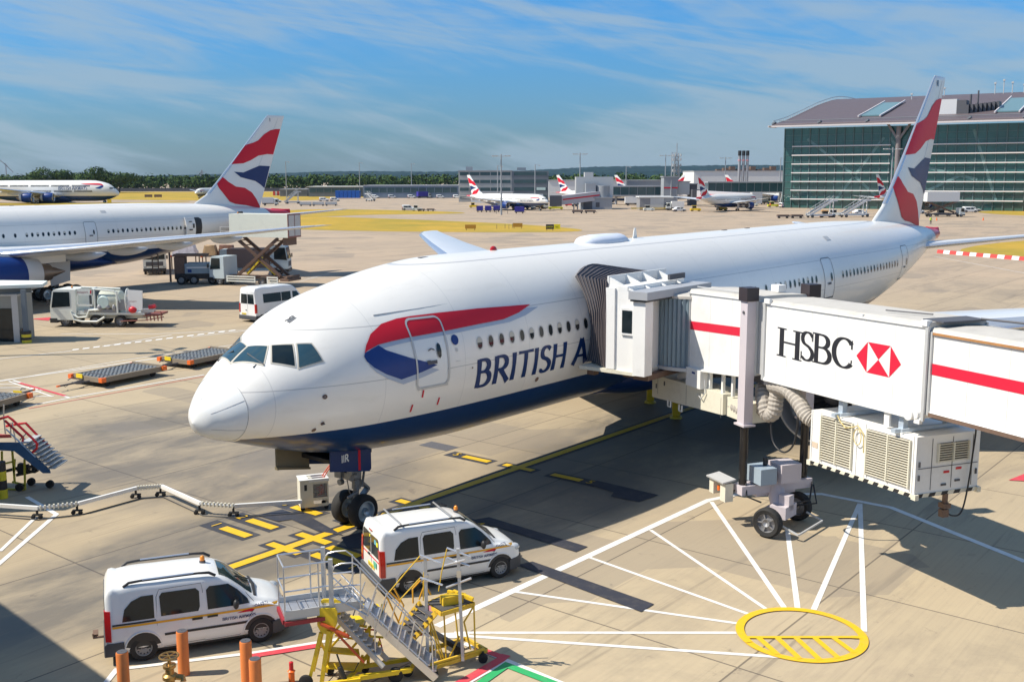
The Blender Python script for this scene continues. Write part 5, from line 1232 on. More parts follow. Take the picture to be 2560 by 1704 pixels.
for (y, z, w, h, mt) in ((-.35, .78, .26, .17, pm('green_sticker', (.10, .42, .28), .5)), (-.42, 1.44, .16, .12, pm('blue_sticker', (.15, .45, .55), .5)), (.05, 1.50, .07, .07, pm('lemon_sticker', (.85, .8, .05), .5)), (-.58, 1.42, .12, .12, MAT['lemon_sticker'] if 'lemon_sticker' in MAT else yellow)):
    m = MB(); m.prism([(y-w/2, z-h/2), (y+w/2, z-h/2), (y+w/2, z+h/2), (y-w/2, z+h/2)], -.02, -.014, 'X'); m.build('sticker', mt, v2)
m = MB(); m.bx(-.02, 0, -.12, .12, 1.66, 1.69); m.build('high_brake_light', redlens, v2)
# ------------------------------------------------------------------ minibus by the nose
mo = dict(wins=[[(.75, 1.50), (2.55, 1.50), (2.55, 2.20), (.75, 2.20)], [(2.60, 1.50), (3.55, 1.50), (3.55, 2.20), (2.60, 2.20)], [(3.75, 1.45), (4.75, 1.42), (4.55, 1.75), (4.25, 2.15), (3.75, 2.18)]], tl=(.75, 1.45), hl=1.05, strips=[('sill_trim', .4, 4.3, .38, .62, black)],
          gaps=[[(3.65, .5), (3.65, 2.3)]], rear_wins=[[(-.78, 1.45), (-.04, 1.45), (-.04, 2.2), (-.72, 2.2)], [(.78, 1.45), (.72, 2.2), (.04, 2.2), (.04, 1.45)]], plate=(0, .45, -.02))
P = at(566, 742); hdm = Vector((.60, .80, 0)).normalized(); nL = Vector((-hdm.y, hdm.x, 0))
mb_, _, _ = van('minibus', 'white high-roof minibus with dark windows parked beyond the nose of the nearest airliner', 'minibus', tuple(P+hdm*0), atan2(hdm.y, hdm.x)-.0, TRANSIT, opts=mo)
mb_.location = tuple(P+nL*.0+Vector((.1, .3, 0)))
# ------------------------------------------------------------------ bollards and valve
def ck(cx_, cy_): return ((660+cx_/3.379)/KD, (1240+cy_/3.379)/KD)
def cp(cx_, cy_, Y): return atY(*ck(cx_, cy_), Y)
def cz(cx_, cy_, z): return at(*ck(cx_, cy_), z)
bolm = pm('faded_orange_paint', (.74, .22, .055), .55, var=.08, scale=6, dirt=.25)
for (x, y), h, lab in (((-8.49, 21.43), 1.03, 'faded orange bollard leftmost, its lower half in the building shadow'), ((-7.50, 22.44), 1.05, 'faded orange bollard standing before the side of the roof-railed van'),
                       ((-5.91, 21.86), 1.08, 'faded orange bollard by the corner of the red line'), ((-5.50, 21.02), 1.06, 'faded orange bollard nearest the camera, by the yellow steps')):
    m = MB(); m.lathe([(.13, 0), (.13, h-.03), (.12, h-.005), (.10, h)], 28); o = m.build('bollard', bolm, loc=(x, y, 0)); tag(o, lab, 'bollard', 'orange bollards along the stand head')
    m = MB(); m.lathe([(.112, h-.001), (.112, h+.006), (.01, h+.008)], 28); m.build('bollard_cap', dgrey, o)
brass = pm('brass', (.42, .26, .09), .35, .7, var=.3, scale=8)
vt = thing('hydrant_valve', 'brass hydrant valve with a round handwheel between the bollards', 'valve', (-7.48, 21.45, 0))
m = MB(); m.lathe([(.10, 0), (.10, .35), (.16, .40), (.16, .48), (.10, .52), (.09, .62), (.14, .66), (.14, .72), (.04, .74), (.03, .92)], 20); m.tube([(.05, 0, .45), (.28, 0, .42), (.3, -.05, .35)], .07, 10); m.build('valve_body', brass, vt)
m = MB(); m.tube([(.2*cos(a), .2*sin(a), .92) for a in [i*2*pi/20 for i in range(21)]], .02, 6)
for k in range(3): a = k*pi/3; m.tube([(.2*cos(a), .2*sin(a), .92), (-.2*cos(a), -.2*sin(a), .92)], .013, 5)
m.build('handwheel', brass, vt)
hy = thing('hose_coupling', 'small orange and red pipe coupling on the ground left of the yellow steps', 'coupling', tuple(cz(235, 1568, 0)))
m = MB(); m.lathe([(.07, 0), (.07, .25), (.09, .27), (.05, .3)], 14); m.build('coupling_body', orange, hy); m = MB(); m.lathe([(.05, .3), (.05, .48), (.01, .5)], 14); m.build('red_cap', red, hy)
# ------------------------------------------------------------------ aluminium docking steps with yellow base
sa = thing('access_steps', 'aluminium access platform with railings and long silver stair on a yellow base', 'access steps', (-4.2, 22.2, 0))
def ws(m): m.T = Matrix.Translation((4.2, -22.2, 0)); return m
ax_ = Vector((.93, .367, 0)); bx_ = Vector((-.367, .93, 0)); D0 = Vector((-4.95, 21.60, 1.75))
def dk(a, b, z=0): return D0+ax_*a+bx_*b+Vector((0, 0, z))
m = ws(MB()); R = [[dk(0, 0, -.06), dk(0, .82, -.06), dk(0, .82), dk(0, 0)], [dk(1.72, 0, -.06), dk(1.72, .82, -.06), dk(1.72, .82), dk(1.72, 0)]]; m.rings(R); dko = m.build('deck', alu, sa)
m = ws(MB())
for b in (-.01, .83): m.beam(dk(0, b, .02), dk(1.72, b, .02), .03, .2)
m.build('toe_board', lgrey, dko)
m = ws(MB()); m.beam(dk(-.02, -.04, -.16), dk(.9, -.04, -.16), .06, .09); m.beam(dk(-.03, 0, -.13), dk(-.03, .82, -.13), .06, .1); m.build('bumper_bar', pm('dark_red_paint', (.30, .02, .03), .5), dko)
m = ws(MB())
for i in range(1, 9): m.beam(dk(i*.19, .02, .004), dk(i*.19, .8, .004), .012, .006)
m.build('deck_joint', dgrey, dko)
def rails(name, L, r, mat, parent, T_=ws):
    for P in L: m = T_(MB()); m.tube(P, r, 7); m.build(name, mat, parent)
h = 1.12
cage = [[dk(0, 0, -.1), dk(0, 0, h)], [dk(.75, 0, -.1), dk(.75, 0, h*1.0)], [dk(0, .82, -.1), dk(0, .82, h)], [dk(.72, .82), dk(.72, .82, h)], [dk(0, 0, h), dk(1.0, 0, h)], [dk(0, .82, h), dk(1.02, .82, h)], [dk(0, 0, h), dk(0, .82, h)],
        [dk(0, 0, h*.5), dk(1.0, 0, h*.5)], [dk(0, .82, h*.5), dk(1.0, .82, h*.5)], [dk(0, 0, h*.5), dk(0, .82, h*.5)]]
rails('guard_rail', cage, .019, alu, sa)
m = ws(MB()); m.beam(dk(1.02, 0, -.1), dk(1.02, 0, h+.05), .09, .09); m.beam(dk(1.02, .82, -.1), dk(1.02, .82, h+.05), .09, .09); m.build('corner_post', lgrey, sa)
s1a, s1b = Vector((-3.38, 22.10, 1.66)), Vector((-1.72, 22.05, .08)); wv1 = Vector((.02, .62, 0))
for q in (Vector(), wv1): m = ws(MB()); m.beam(s1a+q, s1b+q, .05, .17); m.build('stringer', alu, sa)
m = ws(MB())
for i in range(11): p = s1a.lerp(s1b, (i+.6)/11.5); m.T = Matrix.Translation((4.2, -22.2, 0)); m.box((p+wv1/2)+Vector((.03, 0, .05)), (.2, .58, .03)); 
m.build('treads', alu, sa)
s2a, s2b = cz(600, 1010, 1.45), cz(1010, 1440, .42)
wv2 = Vector((.05, .35, 0))
for q in (Vector(), wv2): m = ws(MB()); m.beam(s2a+q, s2b+q, .05, .11); m.build('stringer', lgrey, sa)
m = ws(MB())
for i in range(9): p = s2a.lerp(s2b, (i+.4)/10.5); m.box(p+wv2/2+Vector((.03, 0, .05)), (.2, .34, .03))
m.build('treads', lgrey, sa)
YF, YB = 22.06, 22.66
rl_ = [[cp(575, 930, YF), cp(570, 640, YF), cp(595, 590, YF), cp(650, 567, YF), cp(745, 560, YF), cp(790, 580, YF), cp(815, 620, YF), cp(815, 950, YF)],
       [cp(515, 870, YB), cp(508, 520, YB), cp(540, 480, YB), cp(600, 465, YB), cp(690, 458, YB), cp(735, 490, YB), cp(1440, 1220, YB), cp(1450, 1300, YB), cp(1450, 1520, YB)],
       [cp(745, 490, YB), cp(750, 840, YB)], [cp(560, 665, YF), cp(1380, 1420, YF)], [cp(810, 600, YF), cp(1420, 1230, YF), cp(1430, 1540, YF)], [cp(560, 830, YF), cp(880, 1010, YF)], [cp(560, 770, YF), cp(815, 745, YF)],
       [cp(530, 660, YB), cp(740, 635, YB)], [cp(650, 660, YB), cp(1340, 1340, YB)], [cp(740, 790, YB), cp(1350, 1440, YB)], [cp(850, 950, YF), cp(930, 1030, YF), cp(942, 1320, YF), cp(905, 1365, YF)]]
for i in range(6):
    t = i/6; rl_.append([cp(860+t*520, 1030+t*480, YF), cp(960+t*470, 735+t*480, YF)])
    if i < 4: rl_.append([cp(660+t*560, 925+t*480, YB), cp(760+t*560, 640+t*490, YB)])
rl_ += [[cp(575, 770, YF), cp(650, 700, YF)], [cp(665, 915, YF), cp(745, 845, YF)]]
rails('hand_rail', rl_, .017, alu, sa)
# yellow hub and base
Yh = 21.85
hub = [cp(445, 960, Yh), cp(465, 945, Yh), cp(600, 945, Yh), cp(618, 975, Yh), cp(615, 1080, Yh), cp(590, 1140, Yh), cp(530, 1165, Yh), cp(480, 1150, Yh), cp(450, 1090, Yh)]
for dy in (0, .5):
    m = ws(MB()); m.rings([[Vector((p.x, p.y+dy, p.z)) for p in hub], [Vector((p.x, p.y+dy+.05, p.z)) for p in hub]]); m.build('pivot_plate', yellow, sa)
m = ws(MB())
for dy in (0, .5):
    D_ = Vector((0, dy, 0)); m.beam(cp(550, 1130, Yh)+D_, cp(488, 1568, Yh)+D_, .09); m.beam(cp(478, 1150, Yh)+D_, cp(382, 1560, Yh)+D_, .07)
m.beam(cp(540, 1200, Yh), cp(640, 1090, Yh), .05)
m.build('base_leg', yellow, sa)
m = ws(MB()); m.tube([cp(475, 1070, Yh-.03), cp(720, 1185, Yh-.03)], .045, 8); m.tube([cp(590, 1130, Yh), cp(845, 1400, Yh)], .03, 8); m.build('red_strut', pm('orange_red_paint', (.60, .09, .02), .4), sa)
m = ws(MB()); p0, p1 = cz(700, 1545, .25), cz(1240, 1462, .25); m.beam(p0, p1, .10, .10); m.beam(p0+Vector((.2, .6, 0)), p1+Vector((.1, .6, 0)), .08, .08); m.beam(cz(480, 1590, .2), p0+Vector((.3, 0, 0)), .08); m.beam(p0, p0+Vector((.2, .6, 0)), .07); m.beam(p1, p1+Vector((.1, .6, 0)), .07); m.build('base_frame', yellow, sa)
m = ws(MB()); m.tube([cp(615, 1330, 21.7), cp(660, 1460, 21.7)], .02, 6); m.tube([cp(640, 1440, 21.7), cp(700, 1590, 21.7)], .06, 10); m.tube([cp(545, 1560, 21.8), cp(620, 1480, 21.8), cp(760, 1480, 21.9), cp(800, 1400, 22)], .012, 5); m.build('hydraulic_ram', black, sa)
for (c_, r_) in (((352, 1568), .16), ((1112, 1505), .17), ((1215, 1475), .12), ((560, 1470), .09), ((855, 1452), .09)):
    p = cz(*c_, r_); m = ws(MB()); m.lathe([(.02, -.05), (r_*.6, -.055), (r_, -.04), (r_, .04), (r_*.6, .055), (.02, .05)], 18, 'Y', tuple(p)); m.build('wheel', rubber, sa)
# ------------------------------------------------------------------ yellow step frame behind
sc = thing('yellow_steps', 'bright yellow steel step stool between the silver stair and its base', 'step unit', (-3.9, 22.6, 0))
def wc(m): m.T = Matrix.Translation((3.9, -22.6, 0)); return m
def slab(c0, c1, c2, c3, z, th=.04):
    P = [cz(*c, z) for c in (c0, c1, c2, c3)]; m = wc(MB()); m.rings([[p-Vector((0, 0, th)) for p in P], P]); return m
slab((520, 1440), (820, 1468), (850, 1400), (555, 1395), .32).build('tread', yellow, sc); slab((545, 1310), (810, 1335), (800, 1285), (570, 1268), .62).build('tread', yellow, sc)
slab((640, 1060), (830, 1085), (880, 1010), (690, 1000), 1.1).build('tread', yellow, sc); slab((830, 930), (1000, 960), (960, 905), (835, 895), 1.25).build('tread', yellow, sc)
m = wc(MB()); YY = 22.7
for a, b, w in (((640, 1050), (870, 1100), .05), ((1000, 910), (1000, 1060), .05), ((870, 1020), (960, 930), .05), ((860, 1130), (960, 1270), .06), ((560, 1280), (700, 1120), .05), ((890, 1100), (880, 1420), .07), ((820, 1400), (980, 1230), .08), ((700, 1330), (930, 1060), .05), ((600, 1170), (960, 1240), .04), ((700, 1160), (1010, 1190), .04), ((640, 1080), (860, 1160), .05), ((830, 1460), (830, 1340), .06), ((1000, 1000), (880, 1120), .05), ((480, 1230), (540, 1350), .05)):
    m.beam(cp(*a, YY), cp(*b, YY), w)
m.build('frame', yellow, sc)
m = wc(MB()); m.beam(cp(720, 1115, YY), cp(1010, 1130, YY), .03); m.beam(cp(970, 1180, YY+.2), cp(1010, 1330, YY+.2), .03); m.build('red_bar', red, sc)
# ------------------------------------------------------------------ worn yellow platform with grey masts
sb_ = thing('work_platform', 'worn yellow work platform with dark mesh deck and two grey masts', 'work platform', (-1.3, 23.1, 0))
def wb_(m): m.T = Matrix.Translation((1.3, -23.1, 0)); return m
PD = [cz(1368, 895, 1.5), cz(1500, 975, 1.5), cz(1775, 895, 1.5), cz(1600, 795, 1.5)]
m = wb_(MB()); m.rings([[p-Vector((0, 0, .03)) for p in PD], PD]); deck = m.build('mesh_deck', pm('deck_mesh', (.10, .095, .09), .7, .3, var=.6, scale=60), sb_)
m = wb_(MB())
for i in range(4): a, b = PD[i], PD[(i+1) % 4]; m.beam(a-Vector((0, 0, .05)), b-Vector((0, 0, .05)), .05, .10)
m.build('deck_edge', yellow2, deck)
base = [cz(1400, 1455, .22), cz(1545, 1420, .22), cz(1885, 1290, .22), cz(1760, 1260, .22)]
base = [cz(1400, 1455, .22), cz(1880, 1300, .22), cz(1700, 1200, .22), cz(1260, 1330, .22)]
m = wb_(MB())
for i in range(4): m.beam(base[i], base[(i+1) % 4], .07, .09)
m.beam(cz(1400, 1420, .3), cz(1860, 1285, .3), .05); m.build('base_frame', yellow2, sb_)
LG = [((1520, 975), (1540, 1400)), ((1530, 1400), (1415, 1050)), ((1772, 900), (1785, 1300)), ((1545, 1400), (1650, 1180)), ((1770, 930), (1690, 1060)), ((1690, 1060), (1745, 1290)), ((1420, 1050), (1440, 950)), ((1400, 1060), (1500, 1370)), ((1440, 1290), (1560, 1400))]
m = wb_(MB())
for a, b in LG: m.tube([cp(*a, 22.75), cp(*b, 22.75)], .022, 6)
for a, b in (((1600, 840), (1640, 1210)), ((1390, 930), (1420, 1290))): m.tube([cp(*a, 23.4), cp(*b, 23.4)], .022, 6)
m.build('legs', yellow2, sb_)
for a, b, Y in (((1362, 515), (1385, 1420), 22.8), ((1638, 440), (1680, 1385), 22.7)):
    m = wb_(MB()); m.beam(cp(*a, Y), cp(*b, Y), .07, .07); mast = m.build('mast', lgrey, sb_)
    m = wb_(MB()); m.box(cp(a[0]+8, (a[1]+740)/2+60, Y), (.10, .09, .16)); m.build('mast_clamp', steel, mast)
for a, b in (((1318, 495), (1495, 562)), ((1545, 435), (1745, 510)), ((1545, 515), (1738, 588)), ((1320, 685), (1508, 748)), ((1525, 585), (1700, 535)), ((1540, 770), (1750, 690))):
    m = wb_(MB()); m.tube([cp(*a, 22.78), cp(*b, 22.6)], .025, 8); m.build('rail_arm', alu, sb_)
for P in ([(1320, 500), (1190, 650), (1060, 805)], [(1545, 440), (1500, 640), (1475, 800)], [(1318, 690), (1150, 870)], [(1350, 640), (1345, 880)]):
    m = wb_(MB()); m.tube([cp(*p, 22.95) for p in P], .016, 6); m.build('stay', yellow2, sb_)
for P in ([(1260, 900), (1255, 780), (1320, 710), (1345, 720), (1350, 760), (1310, 870)], [(1010, 1010), (1020, 860), (1060, 800), (1150, 890), (1130, 920)], [(1100, 780), (1180, 920), (1140, 1050)], [(1375, 770), (1410, 830)], [(1040, 850), (1140, 1070)]):
    m = wb_(MB()); m.tube([cp(*p, 23.1) for p in P], .022, 6); m.build('hand_rail', pm('orange_yellow_paint', (.80, .40, .03), .45, dirt=.3), sb_)
sa1, sa2 = cz(1320, 900, 1.45), cz(1085, 1180, .25); off = cz(1450, 985, 1.45)-sa1
for q in (Vector(), off): m = wb_(MB()); m.beam(sa1+q, sa2+q, .05, .12); m.build('stringer', yellow2, sb_)
m = wb_(MB())
for i in range(7):
    p = sa1.lerp(sa2, (i+.5)/7); R = [p, p+off]; m.beam(p, p+off, .17, .03)
m.build('treads', dgrey, sb_)
m = wb_(MB()); A_1, B_1 = cz(1500, 880, 1.6), cz(1670, 850, 1.6); m.beam(A_1, B_1, .22, .2); m.beam(B_1+Vector((-.2, .1, .1)), cz(1765, 870, 1.62), .08); m.beam(cz(1555, 800, 1.55), cz(1700, 830, 1.6), .06); m.build('yellow_tank', pm('chipped_yellow', (.78, .50, .02), .5, var=.15, scale=8, dirt=.8), sb_)
m = wb_(MB()); a = (PD[0]*.7+PD[1]*.3); m.box(a+Vector((.05, -.08, -.06)), (.26, .02, .12), rz=-.7); m.build('red_sign', pm('sign_red_white', (.75, .30, .30), .5), sb_)
m = wb_(MB()); m.beam(cz(1430, 1150, .35), cz(1680, 1300, .35), .1, .12); m.beam(cz(1150, 1190, .3), cz(1420, 1150, .3), .05); m.box(cz(1640, 1290, .25), (.2, .3, .25)); m.build('battery_box', black, sb_)
m = wb_(MB()); m.tube([cp(1150, 1150, 23), cp(1290, 1330, 23)], .015, 6); m.tube([cp(1180, 1200, 23.1), cp(1350, 1160, 23.1)], .02, 6); m.build('red_bar', red, sb_)
for c_ in ((1850, 1365), (1430, 1500), (1300, 1360)):
    p = cz(*c_, .11); m = wb_(MB()); m.lathe([(.02, -.05), (.11, -.045), (.115, 0), (.11, .045), (.02, .05)], 16, 'Y', tuple(p)); m.beam(p, p+Vector((0, 0, .16)), .05); m.build('castor', rubber, sb_)
# ------------------------------------------------------------------ ground power cable arm
pts = [at(x, y, .36) for x, y in ((-60, 1158), (88, 1168), (180, 1158), (315, 1122), (372, 1118), (462, 1158), (540, 1163), (695, 1153))]
ga = thing('cable_arm', 'jointed white cable arm on small castors lying across the apron to the power cart', 'cable arm', tuple(Vector((pts[3].x, pts[3].y, 0))))
T0 = Matrix.Translation((-pts[3].x, -pts[3].y, 0))
for i, (a, b) in enumerate(zip(pts, pts[1:])):
    m = MB(); m.T = T0
    if i in (1, 3, 5):   # flexible chain
        n = 9; m.tube([a.lerp(b, k/n) for k in range(n+1)], .045, 6); o = m.build('flexible_joint', lgrey, ga); m = MB(); m.T = T0
        for k in range(n): p = a.lerp(b, (k+.5)/n); m.box(p, (.05, .10, .15), rz=atan2((b-a).y, (b-a).x))
        m.build('chain_link', cream, o)
    else:
        m.beam(a, b, .10, .12); m.build('trunking', bridge_white, ga)
for p in (pts[1], pts[2], pts[3], pts[4], pts[5], pts[6]):
    m = MB(); m.T = T0; m.beam(p-Vector((.05, 0, .05)), p-Vector((.05, 0, .2)), .06); m.bx(p.x-.2, p.x+.12, p.y-.06, p.y+.06, .11, .15)
    for dx in (-.16, .08): m.lathe([(.01, -.04), (.07, -.03), (.07, .03), (.01, .03)], 14, 'Y', (p.x+dx, p.y-.06, .07))
    m.build('castor', rubber, ga)
m = MB(); m.T = T0; m.tube([(pts[0].x, pts[0].y-.1, .02)]+[(p.x+.1, p.y-.22, .03) for p in pts[1:]], .018, 5); m.build('trailing_cable', black, ga)
# ------------------------------------------------------------------ power cart at the nose gear
c0, c1 = at(688, 1172, 0), at(752, 1170, 0)
pc = thing('power_cart', 'small beige wheeled power cart with red cables beside the nose wheels', 'power cart', ((c0.x+c1.x)/2, c0.y+.25, 0), .35)
m = MB(); m.bx(-.5, -.06, -.32, .32, .12, 1.06); m.build('cabinet', cream, pc)
m = MB(); m.bx(-.06, .46, .28, .32, .2, 1.0); m.bx(.42, .46, -.32, .28, .15, 1.0); m.bx(-.06, .42, -.32, .28, .34, .44); m.bx(-.06, .42, -.32, -.3, .12, .22); m.bx(-.06, .42, -.33, -.29, .92, 1.0); m.build('frame', cream, pc)
m = MB(); m.bx(-.52, .48, -.34, .34, 1.0, 1.06) if 0 else m.bx(-.52, -.2, -.34, .34, 1.061, 1.09); m.bx(-.2, .48, -.34, -.22, 1.0, 1.09); m.bx(-.2, .48, .22, .34, 1.0, 1.09); m.bx(-.2, .48, -.03, .03, 1.0, 1.085); m.bx(.4, .48, -.22, .22, 1.0, 1.088); m.build('top_frame', bridge_white, pc)
m = MB(); m.bx(-.19, .4, -.21, .21, .98, 1.0); m.build('top_well', pm('oxide_well', (.10, .05, .04), .7), pc)
m = MB()
for i in range(8): x = -.03+.055*i; m.beam((x, -.31, .46), (x, -.31, .92), .008)
for i in range(7): z = .5+.065*i; m.beam((-.05, -.31, z), (.42, -.31, z), .008)
m.build('cage', lgrey, pc)
m = MB()
for k in range(6): m.tube([(.1+.05*k, -.2+.03*k, .46), (.2+.03*k, -.25+.05*k, .6), (.05+.06*k, -.1, .72), (.25, -.2+.06*k, .8)], .015, 5)
m.tube([(.3, -.1, 1.0), (.5, .0, 1.25), (.8, .2, 1.5), (1.2, .5, 1.75)], .02, 6); m.tube([(.25, 0, 1.0), (.5, .1, 1.3), (.85, .3, 1.6), (1.2, .5, 1.8)], .02, 6); m.build('red_cable', pm('red_cable', (.65, .08, .03), .5), pc)
m = MB(); m.bx(-.36, -.27, -.335, -.32, .72, .92); m.build('switch', black, pc)
for x in (-.42, .38):
    for y in (-.26, .26): m = MB(); m.lathe([(.01, -.03), (.075, -.03), (.075, .03), (.01, .03)], 14, 'Y', (x, y, .075)); m.build('castor', rubber, pc)
# ------------------------------------------------------------------ pallet dollies
def dolly(name, label, L, Wd, loc, rz, group=None):
    t = thing(name, label, 'cargo dolly', loc, rz, group); fr = pm('dolly_brown', (.27, .22, .16), .6, dirt=.4)
    m = MB(); m.bx(0, L, -Wd/2, -Wd/2+.12, .28, .56); m.bx(0, L, Wd/2-.12, Wd/2, .28, .56); m.bx(0, .12, -Wd/2, Wd/2, .28, .54); m.bx(L-.12, L, -Wd/2, Wd/2, .28, .62); m.build('frame', fr, t)
    m = MB(); m.bx(.12, L-.12, -Wd/2+.12, Wd/2-.12, .46, .50); dk_ = m.build('roller_bed', pm('roller_grey', (.21, .23, .24), .5, .3, var=.7, scale=30), t)
    m = MB()
    for i in range(1, 5): m.bx(L*i/5-.05, L*i/5+.05, -Wd/2+.1, Wd/2-.1, .5, .56)
    m.build('cross_rail', dgrey, dk_)
    m = MB()
    for i in range(14):
        for j in range(7): m.box((.3+(L-.6)*i/13, -Wd/2+.35+(Wd-.7)*j/6, .53), (.12, .12, .07))
    o = m.build('rollers', pm('roller_light', (.30, .32, .33), .5, .4), dk_); tag(o, kind='stuff')
    for x in (.02, L-.02):
        for y in (-Wd/2, Wd/2): m = MB(); m.box((x, y, .44), (.3, .26, .24)); m.build('corner_bumper', orange, t)
    m = MB(); m.box((-.03, Wd*.22, .52), (.06, .5, .22)); m.build('brake_box', pm('lemon_paint', (.85, .62, .02), .4), t)
    for x in (.55, L-.55):
        for y in (-Wd/2+.3, Wd/2-.3): m = MB(); m.lathe([(.02, -.08), (.16, -.08), (.19, 0), (.16, .08), (.02, .08)], 16, 'Y', (x, y, .19)); m.build('wheel', rubber, t)
    m = MB(); m.beam((-.05, -.3, .32), (-.9, 0, .3), .08); m.beam((-.05, .3, .32), (-.9, 0, .3), .08); m.beam((-.9, 0, .3), (-1.7, 0, .3), .08); m.tube([(-.8, .1, .35), (-1.2, .2, .15), (-1.5, .05, .3)], .02, 5); m.tube([(-.3, .4, .4), (-.7, .2, .6), (-1.1, .1, .5)], .025, 5); m.build('drawbar', dgrey, t)
    m = MB(); m.box((-1.78, 0, .3), (.18, .1, .08)); m.build('tow_eye', orange, t); return t
d0, d1 = at(240, 893, 0), at(345, 873, 0); hv = (at(353, 868, 0)-at(232, 893, 0)).normalized(); rz = atan2(hv.y, hv.x)
nL = Vector((-hv.y, hv.x, 0)); b0 = at(236, 893, 0)
da = dolly('cargo_dolly', 'empty low cargo dolly with orange corners, nearer of the coupled pair', 4.2, 2.5, tuple(b0+nL*1.25), rz, 'cargo dollies')
db = dup(da, tuple(b0+nL*1.25+hv*6.25+nL*.1), rz+.02, 'empty low cargo dolly with orange corners, partly behind the airliner nose', 'cargo dollies')
dc_ = dup(da, tuple(at(-30, 925, 0)-hv*0+nL*.6), rz+pi+.25, 'empty low cargo dolly at the left edge above the red-railed stairs', 'cargo dollies'); dc_.location = tuple(at(58, 932, 0)+nL*1.3)
# ------------------------------------------------------------------ blue boarding stairs with red rails (left edge)
st = thing('boarding_stairs', 'blue stairs with red handrails and a yellow undercarriage at the left edge', 'stairs', (-18.2, 36.6, 0))
def wt(m): m.T = Matrix.Translation((18.2, -36.6, 0)); return m
def kp(a, b, Y): return atY((a/6.531)/KD, (1020+b/6.531)/KD, Y)
blu = pm('worn_blue_paint', (.03, .10, .21), .5, var=.3, scale=4, dirt=.5)
Ys, Yt = 36.3, 37.4
for Y in (Ys, Yt):
    m = wt(MB()); m.rings([[kp(a, b, Y) for a, b in ((-200, 560), (340, 560), (800, 1000), (820, 1060), (700, 1060), (230, 700), (-200, 680))], [kp(a, b, Y)+Vector((0, .06, 0)) for a, b in ((-200, 560), (340, 560), (800, 1000), (820, 1060), (700, 1060), (230, 700), (-200, 680))]]); m.build('stringer', blu, st)
m = wt(MB())
for i in range(9): a, b = 330+i*55, 575+i*52; p = kp(a, b, Ys); q = kp(a, b, Yt); q.z = p.z; q.x = p.x; m.rings([[p, q, q+Vector((.28, 0, 0)), p+Vector((.28, 0, 0))], [v+Vector((0, 0, .04)) for v in (p, q, q+Vector((.28, 0, 0)), p+Vector((.28, 0, 0)))]])
m.build('treads', pm('tread_grey', (.42, .44, .44), .6, dirt=.3), st)
for Y, o in ((Ys, 0), (Yt, -80)):
    for P in ([(-60, 190), (130, 135), (200, 185), (560, 520), (610, 580), (600, 650), (530, 720)], [(80, 200), (380, 480), (370, 540)]) if o == 0 else ([(100, 380), (300, 345), (420, 330), (640, 560), (790, 690), (810, 750), (740, 860)],):
        m = wt(MB()); m.tube([kp(a, b+o*1.1, Y) for a, b in P], .045, 8); m.build('hand_rail', red, st)
for P, Y in (([(440, 670), (620, 480)], Ys), ([(330, 510), (420, 420)], Ys), ([(200, 230), (260, 560)], Ys), ([(650, 870), (740, 775)], Yt), ([(170, 240), (180, 450)], Ys), ([(60, 130), (90, 420)], Ys), ([(100, 340), (580, 800)], Ys), ([(250, 380), (720, 770)], Yt), ([(60, -60), (60, 150)], Ys)):
    m = wt(MB()); m.tube([kp(a, b, Y) for a, b in P], .025, 6); m.build('rail_post', steel, st)
m = wt(MB()); m.rings([[kp(a, b, Y) for a, b, Y in ((-300, 500, Ys), (190, 480, Ys), (190, 480, Yt), (-300, 460, Yt))], [kp(a, b, Y)+Vector((0, 0, .12)) for a, b, Y in ((-300, 500, Ys), (190, 480, Ys), (190, 480, Yt), (-300, 460, Yt))]]); m.build('top_landing', pm('red_landing', (.62, .10, .08), .5), st)
m = wt(MB())
for a, b in (((30, 700), (40, 1300)), ((200, 690), (240, 1200)), ((40, 910), (210, 870)), ((400, 830), (410, 1330)), ((-100, 700), (-90, 1300)), ((30, 990), (-80, 920)), ((240, 830), (230, 1050)), ((200, 1200), (410, 1250)), ((-80, 1300), (410, 1330))): m.beam(kp(*a, 36.7), kp(*b, 36.7), .06)
m.build('yellow_frame', pm('olive_yellow_paint', (.55, .48, .04), .5, dirt=.4), st)
m = wt(MB())
for a, b, w in (((110, 1020), (470, 930), .1), ((270, 1090), (620, 1010), .1), ((350, 900), (350, 1080), .2), ((300, 960), (480, 1000), .25), ((540, 750), (560, 1050), .14)): m.beam(kp(*a, 36.9), kp(*b, 36.9), w)
m.build('chassis', black, st)
for a, b, Y in ((320, 1310, 36.6), (800, 1030, 37.0), (500, 1060, 37.3), (-60, 1330, 36.6)):
    p = kp(a, b, Y); p.z = .14; m = wt(MB()); m.lathe([(.02, -.06), (.14, -.06), (.14, .06), (.02, .06)], 16, 'Y', tuple(p)); m.build('wheel', rubber, st)
gp0 = thing('guard_post', 'black and yellow banded guard post in front of the red-railed stairs', 'guard post', tuple(at(7, 1145, 0)))
for i, mt in enumerate((pm('post_yellow', (.70, .58, .03), .5), black, MAT['post_yellow'], black)):
    m = MB(); m.lathe([(.17, i*.33), (.17, i*.33+.33)], 20, cap=True); m.build('band', mt, gp0)
